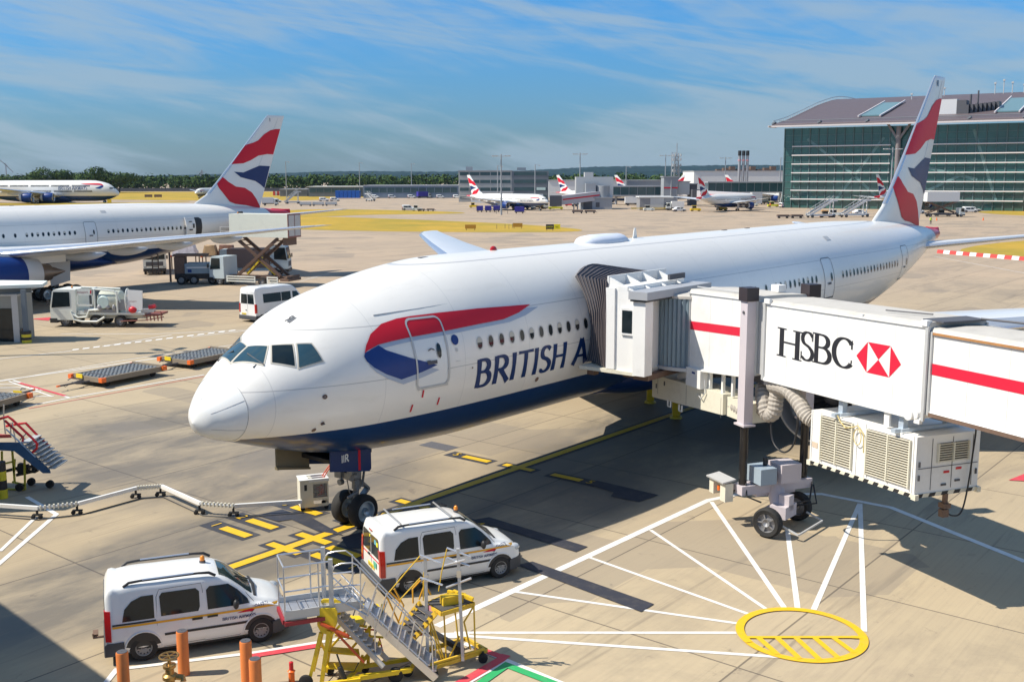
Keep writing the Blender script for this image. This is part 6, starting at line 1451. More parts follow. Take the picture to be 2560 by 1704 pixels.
# ------------------------------------------------------------------ lit shelter / canopy at left
sh = thing('canopy_shelter', 'low grey shelter with flat white canopy roof at the left edge', 'shelter', (-35, 71, 0))
def wsx(m): m.T = Matrix.Translation((35, -71, 0)); return m
def lp(a, b, Y): return atY((a/8.708)/KD, (700+b/8.708)/KD, Y)
m = wsx(MB()); A1 = lp(920, 90, 71.5); A2 = lp(0, 230, 69.0); A3 = lp(0, 110, 73.5)
V = [Vector((-30.9, 71.9, 4.35)), Vector((-44, 69.0, 4.35)), Vector((-44, 74.5, 4.6)), Vector((-31.0, 73.2, 4.6))]
V = [A1, Vector((A2.x-8, A2.y-1, A1.z)), Vector((A2.x-8, A2.y+5, A1.z+.1)), Vector((A1.x-.3, A1.y+1.5, A1.z+.1))]
m.rings([[v-Vector((0, 0, .22)) for v in V], V]); m.build('canopy', pm('canopy_white', (.70, .76, .70), .6), sh)
m = wsx(MB()); m.beam(A1+Vector((-1.0, .5, -.45)), V[1]+Vector((0, .6, -.45)), .25, .35); m.build('canopy_beam', pm('slate_blue', (.13, .16, .19), .6), sh)
c_ = at(62, 788, 0); m = wsx(MB()); m.beam(c_, Vector((c_.x, c_.y, A1.z-.3)), .28, .28); m.build('column', MAT['slate_blue'], sh)
for i, mt in enumerate((MAT['post_yellow'], black, MAT['post_yellow'], black)):
    m = wsx(MB()); m.lathe([(.32, i*.2), (.32, i*.2+.2)], 20, cap=True, o=(c_.x, c_.y, 0)); m.build('column_guard', mt, sh)
w0 = at(47, 787, 0); m = wsx(MB()); zt = lp(350, 345, w0.y).z
m.bx(w0.x-7.0, w0.x, w0.y, w0.y+2.2, 0, zt); cabn = m.build('cabin', pm('cabin_grey', (.30, .30, .27), .6, dirt=.2), sh)
m = wsx(MB()); m.bx(w0.x-6.8, w0.x-.42, w0.y-.03, w0.y-.005, .05, zt-.85); m.build('dark_opening', glassd, cabn)
m = wsx(MB()); m.bx(w0.x-.40, w0.x+.02, w0.y-.06, w0.y-.006, 0, zt+.02); m.bx(w0.x-7.0, w0.x+.06, w0.y-.1, w0.y+2.3, zt+.001, zt+.1); m.build('door_frame', lgrey, cabn)
m = wsx(MB()); m.bx(w0.x+.1, w0.x+.3, w0.y+.1, w0.y+.3, 0, .95); m.build('marker_post', brown, sh)
# ------------------------------------------------------------------ lorries
tw = pm('truck_white', (.74, .76, .70), .4, var=.05, dirt=.25)
def wheels(root, XY, r, w=.28):
    for x, y in XY:
        m = MB(); m.lathe([(r*.58, -w/2), (r*.93, -w/2), (r, -w*.3), (r, w*.3), (r*.93, w/2), (r*.58, w/2)], 22, 'Y', (x, y, r)); o = m.build('wheel', rubber, root)
        m = MB(); s_ = 1 if y > 0 else -1; m.lathe([(.01, .3*w*s_), (r*.2, .42*w*s_), (r*.25, .2*w*s_), (r*.5, .1*w*s_), (r*.6, .45*w*s_), (r*.6, 0)], 18, 'Y', (x, y, r)); m.build('rim', MAT['steel_rim'], o)
def cabm(root, x0, x1, w, zb, zt, mat, slope=.25, name='cab'):
    m = MB(); R = []
    for y in (-w/2, w/2): R.append([(x0, y, zb), (x1, y, zb), (x1, y, zb+(zt-zb)*.45), (x1-slope, y, zt-.12), (x1-slope-.12, y, zt), (x0, y, zt)])
    m.rings(R); c = m.build(name, mat, root, sharp=25)
    z1 = zb+(zt-zb)*.47; z2 = zt-.18
    m = MB(); m.add([(x1+.012, -w/2+.1, z1), (x1+.012, w/2-.1, z1), (x1-slope*.85+.012, w/2-.14, z2), (x1-slope*.85+.012, -w/2+.14, z2)], [(0, 1, 2, 3)]); m.build('windscreen', glassd, c, flat=True)
    for s_ in (-1, 1):
        m = MB(); m.prism([(x0+.45, z1-.05), (x1-.12, z1-.15), (x1-slope*.9-.1, z2), (x0+.45, z2)], s_*(w/2+.003), s_*(w/2+.02), 'Y'); m.build('side_window', glassd, c)
        m = MB(); m.box((x1+.05, s_*(w/2+.15), z1+.25), (.12, .18, .42)); m.build('mirror', black, c)
        m = MB(); m.box((x1+.01, s_*(w/2-.22), zb+.28), (.05, .28, .16)); m.build('headlight', MAT['lamp_glass'], c)
    m = MB(); m.bx(x1-.5, x1+.06, -w/2-.01, w/2+.01, zb-.22, zb+.12); m.build('front_bumper', black, c)
    m = MB(); m.bx(x1+.004, x1+.03, -w/2+.3, w/2-.3, zb+.4, zb+(zt-zb)*.36); m.build('front_grille', dgrey, c)
    return c
def text_side(name, body, size, x, y, z, mat, parent, side=-1):
    if side < 0: text_on(name, body, size, lambda u, v: (x+u, y, z+v), mat, parent)
    else: text_on(name, body, size, lambda u, v: (x-u, y, z+v), mat, parent); 
# fuel hydrant dispenser truck: cab to the left
fa, fb_ = at(128, 752, 0), at(300, 753, 0)
hv = (fa-fb_).normalized(); ft = thing('fuel_truck', 'white refuelling truck with round tank, hose reel and red fittings', 'fuel truck', tuple(fb_+Vector((0, 1.1, 0))), atan2(hv.y, hv.x))
LL = (fa-fb_).length
wheels(ft, [(LL-.9, y) for y in (-1.0, 1.0)]+[(.7, y) for y in (-1.0, 1.0)]+[(2.6, y) for y in (-1.0, 1.0)], .47)
c = cabm(ft, LL-1.75, LL+.25, 2.3, .55, 2.85, tw)
beacon(c, LL-1.0, 0, 2.85)
m = MB(); m.bx(-1.0, LL-1.8, -.45, .45, .6, .95); m.bx(-1.2, LL-1.8, -1.1, 1.1, .95, 1.12); m.build('chassis', tw, ft)
fside = 1   # side that faces the camera is local +y (heading points to -X)
m = MB(); m.rings([[(x, .35+.85*r*cos(a), 1.95+.8*r*sin(a)) for a in [2*pi*j/24 for j in range(24)]] for x, r in ((.7, .3), (.75, .8), (.9, 1), (2.3, 1), (2.42, .8), (2.46, .3))]); m.build('tank', pm('tank_cream', (.62, .63, .52), .4, dirt=.3), ft, sharp=50)
m = MB(); m.lathe([(.02, 0), (.42, 0), (.5, -.1)], 24, 'Y', (1.9, 1.22, 1.9)); m.build('tank_hatch', pm('hatch_mint', (.55, .66, .62), .4), ft)
m = MB()
for a, b in (((1.0, 1.1, 2.75), (2.7, 1.1, 2.9)), ((.9, .3, 2.85), (3.9, .3, 2.95)), ((1.0, 1.1, 2.75), (.6, 1.1, 1.9)), ((2.7, .3, 2.92), (2.7, 1.1, 2.9)), ((2.55, 1.15, 1.2), (2.55, 1.15, 2.9)), ((.8, 1.2, 1.1), (.8, 1.2, 2.75))): m.tube([a, b], .07, 8)
m.tube([(4.4, 1.2, 1.2), (4.2, 1.25, .6), (3.6, 1.25, .45), (2.4, 1.25, .45), (1.8, 1.25, .8)], .08, 8); m.tube([(4.3, 1.2, 1.0), (3.9, 1.2, .75), (3.2, 1.2, .8), (3.0, 1.2, 1.3), (2.2, 1.2, 1.35)], .08, 8); m.build('pipework', tw, ft, sharp=60)
m = MB(); x0, x1 = 2.66, 3.9
for a, b, c2, d in ((x0, x1, 2.45, 2.9), (x0, x1, 1.6, 1.75)): m.bx(a, b, 1.15, 1.19, c2, d)
m.bx(x0, x0+.08, 1.15, 1.19, 1.6, 2.9); m.bx(x1-.08, x1, 1.15, 1.19, 1.6, 2.9); m.bx(x0, x1, -.9, 1.1, 1.12, 1.25); pnl = m.build('side_panel', tw, ft)
text_on('panel_lettering', 'swissport', .26, lambda u, v: (3.84-u*.82, 1.197, 2.6+v*.9), pm('dark_red_lettering', (.25, .02, .04), .5), pnl)
m = MB(); m.add([(2.86, 1.196, 2.56), (2.76, 1.196, 2.56), (2.72, 1.196, 2.82), (2.82, 1.196, 2.82)], [(0, 1, 2, 3)]); m.build('panel_emblem', bared, pnl, flat=True)
m = MB(); m.bx(.2, 1.15, .9, 1.1, 1.3, 2.1); m.bx(.9, 3.4, .95, 1.15, 1.15, 1.35); m.sphere((1.6, 1.1, 1.55), (.2, .15, .2), 12, 8); m.sphere((1.1, 1.15, 1.5), (.14, .12, .25), 12, 8); m.sphere((2.2, 1.15, 1.5), (.22, .14, .25), 12, 8); m.build('pump_gear', grey, ft)
m = MB()
for r in (.95, .85, .75): m.tube([(.15+.15*(r-.8), .7+r*.55*cos(a), 1.95+r*sin(a)) for a in [i*2*pi/26 for i in range(27)]], .04, 6)
for k in range(9): a = 2*pi*k/9; m.tube([(.15, .7, 1.95), (.15, .7+.5*cos(a), 1.95+.92*sin(a))], .02, 5)
m.build('hose_reel', tw, ft)
m = MB(); m.box((-.55, 1.15, 2.1), (1.15, .05, 1.45), ry=-.06); pn2 = m.build('rear_panel', bridge_white, ft)
text_on('panel_lettering', 'swissport', .15, lambda u, v: (-.10-u, 1.18, 1.95+v), MAT['dark_red_lettering'], pn2)
m = MB(); m.sphere((-.35, 1.2, 1.35), (.32, .2, .25), 14, 8); m.build('red_float', red, ft)
m = MB(); m.tube([(-1.5, .9, 1.5), (-2.0, .9, 1.62)], .16, 10); m.build('red_extinguisher', red, ft)
m = MB(); m.bx(-2.2, -1.0, -1.0, 1.0, .85, 1.0); m.tube([(-1.0, 1.0, 1.15), (-2.4, 1.0, 1.2), (-2.5, .9, .9)], .05, 6); m.tube([(-2.6, .9, .8), (-1.2, 1.1, .55), (.6, 1.25, .5)], .04, 6)
for k in range(5): m.beam((-1.3-.28*k, 1.0, .95), (-1.35-.28*k, 1.0, .5), .07)
m.build('rear_fittings', pm('oxide_red_fitting', (.26, .08, .06), .5, dirt=.4), ft)
m = MB(); m.bx(-1.9, -.9, .7, 1.05, 1.15, 1.4); m.build('grey_locker', lgrey, ft)
# catering high-lift truck: chassis along the image, box lifted
ca_, cb_ = at(514, 656, 0), at(612, 660, 0)
hv = (ca_-cb_).normalized(); ct = thing('catering_truck', 'catering truck with its pale box raised on crossed scissor arms to the rear door', 'catering truck', tuple(cb_+Vector((0, 1.15, 0))), atan2(hv.y, hv.x)); LL = (ca_-cb_).length
wheels(ct, [(LL, y) for y in (-1.05, 1.05)]+[(0, y) for y in (-1.05, 1.05)], .5)
c = cabm(ct, LL-.6, LL+1.2, 2.4, .7, 3.0, pm('pale_blue_cab', (.52, .60, .62), .4))
m = MB(); m.bx(-3.1, LL-.7, -.5, .5, .75, 1.05); m.bx(-3.2, -2.2, -1.2, 1.2, .65, .9); m.box((-2.9, 0, 1.05), (.3, 2.4, .25)); m.build('chassis', brown, ct)
for a, b in ((-1.9, -.7), (.8, LL-1.0)):
    m = MB()
    for z in (.45, .7, .95): m.bx(a, b, 1.22, 1.27, z, z+.12)
    for x in (a, b): m.bx(x-.05, x+.05, 1.20, 1.26, .4, 1.08)
    m.build('side_guard', tw, ct)
zb = 6.05; zt = 7.85+.9
bxl = atY(563, 620, cb_.y+1.15)
m = MB(); arm = pm('scissor_brown', (.13, .08, .06), .5, .3)
for y in (-.75, .75):
    m = MB(); m.beam((-2.0, y, 1.1), (3.3, y, 5.0), .22, .30); m.build('scissor_arm', arm, ct); m = MB(); m.beam((3.1, y*1.15, 1.1), (-1.9, y*1.15, 5.0), .22, .30); m.build('scissor_arm', arm, ct)
m = MB()
for k in (.08, .2, .32, .68, .8, .92):
    p = Vector((-2.0, 0, 1.1)).lerp(Vector((3.3, 0, 5.0)), k); m.beam(p-Vector((0, .7, 0)), p+Vector((0, .7, 0)), .1); p = Vector((3.1, 0, 1.1)).lerp(Vector((-1.9, 0, 5.0)), k); m.beam(p-Vector((0, .8, 0)), p+Vector((0, .8, 0)), .1)
m.build('scissor_cross_bar', arm, ct)
m = MB(); m.beam((-1.1, .3, 1.2), (1.4, .3, 3.2), .16); m.beam((2.3, .3, 1.2), (.4, .3, 3.0), .16); m.build('hydraulic_ram', pm('ram_yellow', (.55, .42, .03), .4), ct)
boxw = pm('box_cream', (.66, .67, .58), .5, var=.05, dirt=.1)
bz0 = 5.1; X0b, X1b = -3.3, 3.7
m = MB(); m.bx(X0b+.0, X1b, -1.2, 1.2, bz0, bz0+2.35); cbx2 = m.build('lift_box', boxw, ct)
m = MB(); m.bx(X0b-.05, X0b-.005, -1.22, 1.22, bz0-.02, bz0+2.4); m.build('rear_door_frame', pm('oxide_frame', (.28, .12, .10), .5), cbx2)
for y in (-.57, .57): m = MB(); m.bx(X0b-.09, X0b-.055, y-.5, y+.5, bz0+.15, bz0+2.25); m.build('rear_door', lgrey, cbx2)
m = MB(); m.bx(X0b+.3, X0b+.8, -.9, .9, bz0-.8, bz0-.01); m.build('platform_bracket', brown, cbx2)
m = MB()
for y in (-1.1, 1.1):
    for z in (.1, .55, 1.0): m.beam((X1b, y, bz0+z), (X1b+1.2, y, bz0+z), .05)
    m.beam((X1b+1.2, y, bz0), (X1b+1.2, y, bz0+1.05), .05)
m.bx(X1b, X1b+1.2, -1.1, 1.1, bz0-.1, bz0-.03); m.build('front_platform', lgrey, cbx2)
beacon(cbx2, X1b-.7, .6, bz0+2.35); m = MB(); m.bx(X1b-.5, X1b-.2, -.6, -.2, bz0+2.35, bz0+2.55); m.build('roof_lamp', black, cbx2)
# lorry facing us under the belly
P = at(353, 633, 0); t3 = thing('lorry', 'white lorry with dark grille facing the camera beneath the airliner belly', 'lorry', (P.x, P.y+.6, 0), -pi/2+.32)
wheels(t3, [(-.9, -1.05), (-.9, 1.05), (-5, -1.05), (-5, 1.05)], .5); c = cabm(t3, -2.0, .4, 2.5, .65, 3.1, tw)
m = MB(); m.bx(-7.5, -2.1, -1.2, 1.2, 1.0, 1.2); m.bx(-7.5, -2.1, -1.25, -1.2, .5, 1.3); m.bx(-7.4, -2.1, .9, 1.2, 1.2, 1.7); m.build('flat_bed', lgrey, t3)
for y in (-1.26, 1.26):
    m = MB()
    for z in (.45, .7, .95): m.bx(-4.5, -2.2, y-.03, y+.03, z, z+.12)
    m.build('side_guard', tw, t3)
# loader tug with pallets behind
P = at(455, 653, 0); t4 = thing('baggage_loader', 'blue-grey cargo loader standing left of the raised catering truck', 'cargo loader', (P.x, P.y+.5, 0), .12)
wheels(t4, [(-1.6, -1.1), (-.3, -1.1), (1.6, -1.1), (-1.6, 1.1), (1.6, 1.1)], .5)
m = MB(); m.bx(-2.2, 2.6, -1.1, 1.1, .55, 1.15); m.build('chassis', black, t4)
m = MB(); m.bx(-1.2, 2.8, -1.2, 1.2, 1.16, 2.2); lb = m.build('body', pm('loader_blue_grey', (.24, .32, .37), .5, dirt=.2), t4)
m = MB(); m.bx(-1.0, 2.6, -1.215, -1.201, 1.75, 1.85); m.build('body_line', bridge_white, lb); m = MB(); m.bx(-.9, -.5, -1.22, -1.202, 1.3, 1.6); m.build('blue_badge', bablue, lb)
m = MB(); m.bx(-2.3, -1.25, -1.0, .6, .6, 2.9); m.beam((-2.7, -1.1, .3), (-2.7, -1.1, 3.4), .18); m.beam((-3.9, -1.0, 1.2), (-3.9, -1.0, 3.8), .1); m.beam((-4.5, -1.0, 1.2), (-4.5, -1.0, 3.8), .1)
for z in (1.3, 1.9, 2.6, 3.3): m.beam((-3.9, -1.0, z), (-4.5, -1.0, z), .08)
m.bx(-2.4, 1.0, -1.0, 1.0, 2.95, 3.15); m.build('lift_mast', brown, t4)
# second lorry with brown box
P = at(512, 642, 0); t5 = thing('box_lorry', 'pale lorry with a brown freight box behind the scissor arms', 'lorry', (P.x+1.2, P.y+3.2, 0), .05)
wheels(t5, [(-1, -1.1), (4.2, -1.1), (-1, 1.1), (4.2, 1.1)], .5); cabm(t5, 3.6, 5.6, 2.4, .8, 3.5, MAT['pale_blue_cab'])
m = MB(); m.bx(-1.2, 3.5, -1.2, 1.2, 1.1, 3.2); m.build('freight_box', pm('brown_box', (.24, .16, .13), .6, var=.12), t5)
m = MB(); m.bx(-2.0, -1.2, -1.2, 1.2, .9, 3.1); m.bx(-2.0, 3.6, -1.1, 1.1, .7, 1.05); m.build('front_panel', MAT['pale_blue_cab'], t5)
# netted cargo pallets on raised dollies
wrap = pm('plastic_wrap', (.62, .58, .60), .4, var=.5, scale=3, bump=1.); card = pm('cardboard', (.42, .28, .15), .8, var=.4, scale=2); card2 = pm('brown_carton', (.24, .12, .08), .7, var=.3, scale=2)
rr = random.Random(4)
def cargo(label, x, y, w, d, h, mt, z0=1.6):
    P = at(x, y, 0); t = thing('cargo_pallet', label, 'cargo pallet', (P.x, P.y, z0), .1, 'netted cargo pallets by the loader')
    m = MB(); nx, nz = 8, 5; m.rings([[((w/2)*(1-.05*k)*sx*(1+.06*rr.uniform(-1, 1)), (d/2)*sy_*(1-.04*k), h*k/nz+.12*rr.uniform(-.3, .6)*(k > 0)) for sx, sy_ in ((-1, -1), (-.5, -1.05), (0, -1.02), (.5, -1.05), (1, -1), (1.04, 0), (1, 1), (0, 1.03), (-1, 1), (-1.04, 0))] for k in range(nz+1)]); m.build('load', mt, t, sharp=20)
    m = MB(); m.bx(-w/2-.1, w/2+.1, -d/2-.1, d/2+.1, -.15, -.01); m.build('pallet', dgrey, t)
    m = MB(); m.box((-w/2-.1, -d/2-.1, -.1), (.25, .2, .2)); m.build('corner_bumper', orange, t)
    m = MB(); m.bx(-w/2, w/2, -d/2, d/2, -z0+.3, -.16) if 0 else [m.beam((a, b, -z0), (a, b, -.15), .12) for a in (-w/2, w/2) for b in (-d/2, d/2)]; m.build('stand_leg', brown, t)
cargo('clear wrapped cargo pallet left of the brown cartons', 428, 617, 2.9, 2.2, 1.25, wrap, 1.7); cargo('tan carton pallet between the wrapped load and the dark cartons', 486, 616, 1.6, 2.2, 1.2, card, 1.6); cargo('dark brown carton pallet just left of the scissor arms', 523, 614, 1.9, 2.2, 1.15, card2, 1.6)

for (a_, b_), h_, lb_ in (((668, 978), .75, 'yellow marker post under the main airliner, right of its twin'), ((520, 890), .8, 'yellow marker post under the main airliner, left end of the service trunking')):
    p = at(*q4(a_, b_)); t = thing('marker_stand', lb_, 'marker stand', tuple(p), 0, 'yellow stands by the main gear'); m = MB(); m.lathe([(.30, 0), (.28, .08), (.10, .12), (.10, .12)], 14); m.build('base', yellow, t); m = MB(); m.bx(-.17, .17, -.12, .12, .12, 1.25); m.build('post', yellow, t)
# ------------------------------------------------------------------ distant aircraft
ORD = 'first second third fourth fifth sixth seventh eighth ninth tenth eleventh twelfth thirteenth fourteenth fifteenth sixteenth seventeenth eighteenth nineteenth twentieth'.split()
ORD += ['twenty-'+o for o in ORD[:9]]+['thirtieth']
def jetnt(name, label, nose, tail, group, opts={}, S=(.578, .575, .64), cat='narrow airliner', lvl=1):
    d = Vector(tail)-Vector(nose); return jet(name, label, (nose[0], nose[1], 0), atan2(d.y, d.x), S, lvl, group, opts, cat)
NO = dict(engines=[(9.75, 22)], ek=1.05, main=[(6.2, 32, 1)])
n1_ = jetnt('narrow_airliner', 'small white airliner facing right with catering boxes and a yellow belt loader beside it', (11.9, 346), (-16.4, 372), 'parked narrow airliners', NO)
def jdup(label, nose, tail): d = Vector(tail)-Vector(nose); return dup(n1_, (nose[0], nose[1], 0), atan2(d.y, d.x), label, 'parked narrow airliners')
jdup('small airliner with its red tail cone towards us, below the elevated glass pier', (82.8, 358), (57.8, 330))
jdup('small airliner mostly hidden behind the grey boarding bridge, its tail over the bridge', (48.5, 420), (19.5, 442))
jdup('small airliner of which only the tail rises above the glass corridor', (79, 455), (50, 470))
jdup('small airliner whose tail stands up behind the elevated glass pier near the chimneys', (128, 452), (98, 466))
jdup('small airliner with red tail cone standing before the glass terminal', (147.6, 365), (119.8, 344))
jdup('small airliner with blue engine rolling towards us beyond the left tail', (-164, 548), (-155, 585))
n8_ = jdup('small airliner whose narrow tail leans the other way behind the glass corridor', (45, 492), (70, 478))
big = jet('double_deck_airliner', 'huge double-deck airliner with four blue engines rolling at the far left', (-173, 466, 0), pi+.02, (1.12, 1.25, 1.46), 1, None, dict(double=True, dz=-2.65, gs=(1.12, 1.2, 1.0), rows=[(6.9, 10, 52), (5.3, 9, 52)], engines=[(9.2, 21.5), (16.5, 26)], ek=.80, ez=3.6, main=[(5.0, 30, 2), (2.4, 33, 3)]), 'double airliner')
# ------------------------------------------------------------------ building helpers
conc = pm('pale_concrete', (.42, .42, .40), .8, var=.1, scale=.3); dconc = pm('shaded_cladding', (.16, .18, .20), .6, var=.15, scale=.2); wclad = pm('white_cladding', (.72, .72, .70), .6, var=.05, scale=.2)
bglass = pm('blue_green_glass', (.05, .10, .11), .12, var=.4, scale=.3); roofg = pm('roof_grey', (.34, .35, .37), .6, var=.1, scale=.2); gclad = pm('grey_cladding', (.30, .32, .34), .55, var=.12, scale=.3)
def gX(x, Y): return (x-1178)/2408*Y
def gZ(y, Y): return H-(y-403)/2408*Y
def block(name, label, cat, x0, x1, yt, Y, depth, mat, roof=None, floors=0, turn=0, z0=0., group=None, fl_mat=None, bands=None):
    xa, xb, zt = gX(x0, Y), gX(x1, Y), gZ(yt, Y); t = thing(name, label, cat, (xa, Y, 0), turn, group); L = xb-xa
    m = MB(); m.bx(0, L, 0, depth, z0, zt); w = m.build('wall', mat, t)
    m = MB(); m.bx(-.3, L+.3, -.3, depth+.3, zt, zt+.35); m.build('roof', roof or roofg, t)
    if floors:
        n = int(L/4)
        for k in range(floors):
            z = z0+(zt-z0)*(k+.45)/floors; m = MB(); m.bx(.6, L-.6, -.08, -.01, z, z+(zt-z0)/floors*.42); wn = m.build('window_band', fl_mat or bglass, w)
            m = MB()
            for i in range(1, n): m.bx(L*i/n-.12, L*i/n+.12, -.16, -.09, z, z+(zt-z0)/floors*.42)
            m.build('mullions', mat, wn)
    return t, L, zt
# office block
t, L, zt = block('office_block', 'pale concrete office block with dark window bands behind the parked airliner', 'office block', 1057, 1178, 391, 470, 20, conc, floors=4)
m = MB(); m.bx(L+.002, L+16.3, 0, 20, 0, zt); s2 = m.build('side_wing', dconc, t)  # side of the block, its shade put into a darker cladding colour
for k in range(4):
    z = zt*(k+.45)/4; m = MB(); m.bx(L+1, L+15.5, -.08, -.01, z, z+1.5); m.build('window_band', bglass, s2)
m = MB(); m.bx(L+11, L+15, -.12, -.085, 5.2, 6.4); m.build('painted_lit_window', pm('painted_lit_pane', (.6, .75, .7), .3), s2)  # lit look put into the pane as pale colour; it gives no light
m = MB(); m.bx(3, 6, 6, 9, zt+.35, zt+2); m.bx(26, 30, 6, 9, zt+.35, zt+1.6); m.build('roof_plant', gclad, t)
block('ground_hall', 'low white hall with open doors at the foot of the office block', 'hall', 1085, 1180, 440, 455, 8, wclad, floors=1)
block('long_shed', 'long blue-grey shed with pale roof left of the office block', 'shed', 840, 1056, 424, 560, 30, pm('blue_grey_shed', (.20, .25, .31), .6, var=.2, scale=.15), floors=1)
block('long_shed', 'open fronted low shed with white roof edge beyond the striped barrier', 'shed', 715, 838, 426, 600, 22, dconc, roof=wclad, floors=1)
block('long_shed', 'dark low shed standing beyond the pale stairs on the left', 'shed', 650, 712, 432, 610, 18, dconc, roof=roofg)
for i in range(6):
    m = MB(); x0 = gX(776+i*9.2, 540); m.bx(0, 1.9, 0, 5, .4, 4.2); o = m.build('blue_container', pm('container_blue', (.01, .10, .42), .5), loc=(x0, 540, 0)); tag(o, ORD[i]+' bright blue freight container from the left in the far row', 'container', 'blue freight containers in a row')
block('cargo_hall', 'long white cargo hall behind the grey boarding bridge', 'hall', 1262, 1440, 413, 560, 40, wclad)
block('cargo_hall', 'grey low hall behind the glass corridor left of the striped tower', 'hall', 1440, 1524, 413, 570, 30, gclad)
t, L, zt = block('power_station', 'white power station with three tall flues beside the glass terminal', 'power station', 1592, 1800, 392, 620, 40, wclad, floors=0)
m = MB(); m.bx(16, 34, -.1, -.02, 4, 8); m.build('louvre', brown, t); m = MB(); m.bx(22, 28, -1, -.02, 0, 2.8); m.bx(36, 44, -1, -.02, 0, 6.5); m.build('annex', gclad, t)
m = MB()
for i in range(9): m.bx(14+i*4, 17+i*4, 4, 9, zt+.35, zt+1.2+.8*(i % 3))
m.build('roof_plant', brown, t)
for i, x in enumerate((1694.5, 1703.5, 1712.5)):
    X = gX(x, 560); m = MB(); zf = gZ(346, 560); m.cyl((0, 0, 0), (0, 0, zf-2.6), .72, n=14); o = m.build('flue', pm('flue_steel', (.42, .42, .44), .45, .5), loc=(X, 560, 0)); tag(o, ('left', 'middle', 'right')[i]+' one of the three tall steel flues with black tops', 'chimney', 'three flues of the power station')
    m = MB(); m.cyl((0, 0, zf-2.6), (0, 0, zf), .88, n=14); m.build('black_top', black, o); m = MB(); m.cyl((0, 0, zf-5.2), (0, 0, zf-4.8), .95, n=10); m.build('pink_ring', pm('pink_ring', (.75, .30, .33), .6), o)
# pier, corridor and nodes
def pier(label, x0, x1, yt, yb, Y, turn=0.):
    xa, xb, z1, z0 = gX(x0, Y), gX(x1, Y), gZ(yt, Y), gZ(yb, Y); t = thing('glass_pier', label, 'pier', (xa, Y, 0), turn); L = xb-xa
    m = MB(); m.bx(0, L, 0, 7, z0, z1); g_ = m.build('glass_wall', bglass, t); m = MB(); m.bx(-.2, L+.2, -.5, 7.5, z1, z1+.5); m.bx(-.2, L+.2, -.3, 7.3, z0-.5, z0); m.build('slab', roofg, t)
    m = MB(); n = int(L/3)
    for i in range(n+1): m.bx(L*i/n-.08, L*i/n+.08, -.12, -.01, z0, z1)
    m.build('mullions', gclad, g_)
    for i in range(int(L/14)+1): m = MB(); m.cyl((2+i*14, 3, 0), (2+i*14, 3, z0-.5), .5, n=10); m.build('pier_column', gclad, t)
    return t
pier('elevated glass corridor between the grey rotunda and the red striped tower', 1406, 1523, 427, 445, 420); pier('elevated glass pier running to the glass terminal past the power station', 1625, 1800, 418, 438, 420)
t, L, zt = block('stair_tower', 'grey stair tower with a red stripe rising between the two glass piers', 'stair tower', 1524, 1556, 405, 405, 8, gclad)
m = MB(); m.bx(-.02, L+.02, -.06, -.01, 6.6, 7.1); m.build('red_stripe', bared, t)
block('link_box', 'pale grey link box with red stripe right of the stair tower', 'link building', 1557, 1583, 416, 408, 8, lgrey, z0=4.2)
block('dark_frame', 'dark portal frame under the link box', 'portal', 1584, 1600, 421, 409, 6, dgrey)
t, L, zt = block('equipment_shed', 'grey equipment shed with white flat roof and yellow railing', 'shed', 1470, 1545, 451, 352, 9, pm('mid_grey_shed', (.26, .26, .27), .7), roof=wclad)
m = MB(); m.bx(3.5, 8, -.05, -.01, .4, 4.0); m.build('shed_door', lgrey, t); m = MB(); m.beam((-3, -1, .9), (L, -1, .9), .15); m.beam((-3, -1, .45), (L, -1, .45), .15); m.build('yellow_railing', yellow, t)
t, L, zt = block('gate_node', 'grey gate building with round rotunda on top beside the red lift', 'gate building', 1335, 1407, 452, 362, 9, pm('mid_grey_gate', (.33, .35, .37), .6), floors=0)
m = MB(); m.cyl((L-3, 3, zt), (L-3, 3, zt+4.2), 2.4, n=24); m.bx(L-9, L-5.6, 1, 6, zt+.4, zt+5.0); m.build('rotunda', gclad, t)
m = MB(); m.bx(L-12, L+1, 7, 14, zt+1, zt+7.2); m.bx(L-9, L-6, 7, 12, zt+7.2, zt+8.8); m.build('upper_hall', lgrey, t)
m = MB(); m.bx(1, 4, -.1, -.01, 0, 3.4); m.bx(5.2, 6.5, -.1, -.01, .8, 2.4); m.build('dark_door', dgrey, t)
# distant boarding bridges
def dbridge(label, pa, pb, Ya, Yb, h=3.0):
    a, b = Vector((gX(pa[0], Ya), Ya, gZ(pa[1], Ya))), Vector((gX(pb[0], Yb), Yb, gZ(pb[1], Yb))); t = thing('distant_bridge', label, 'boarding bridge', (a.x, a.y, 0)); o = Vector((a.x, a.y, 0)); a = a-o; b = b-o
    m = MB(); m.beam(a, b, 2.6, h); tn = m.build('tunnel', pm('bridge_lilac', (.50, .48, .50), .55), t); d = (b-a).normalized(); n = Vector((d.y, -d.x, 0)).normalized()*1.33; n = n if n.y < 0 else -n
    m = MB(); p, q = a.lerp(b, .1)+n, a.lerp(b, .9)+n; m.add([p, q, q+Vector((0, 0, .45)), p+Vector((0, 0, .45))], [(0, 1, 2, 3)]); m.build('red_stripe', bared, tn, flat=True)
    for k in (.35, .42): p = a.lerp(b, k); m = MB(); m.beam((p.x, p.y, 0), (p.x, p.y, p.z), .35); m.build('column', gclad, t)
    m = MB(); m.box(a, (4, 3.4, h+.6)); m.build('cab', dgrey, t); m = MB(); m.box(b, (3.5, 3.5, h+.8)); m.build('rotunda', lgrey, t); return t
dbridge('grey boarding bridge with red stripe leading to the parked airliner nose', (1278, 458), (1395, 444), 356, 366); dbridge('pale boarding bridge with red stripe above the second parked airliner', (1600, 444), (1735, 452), 395, 372); dbridge('pale glass-sided bridge in front of the terminal behind the main tail', (2075, 437), (2190, 424), 362, 352, 2.0)
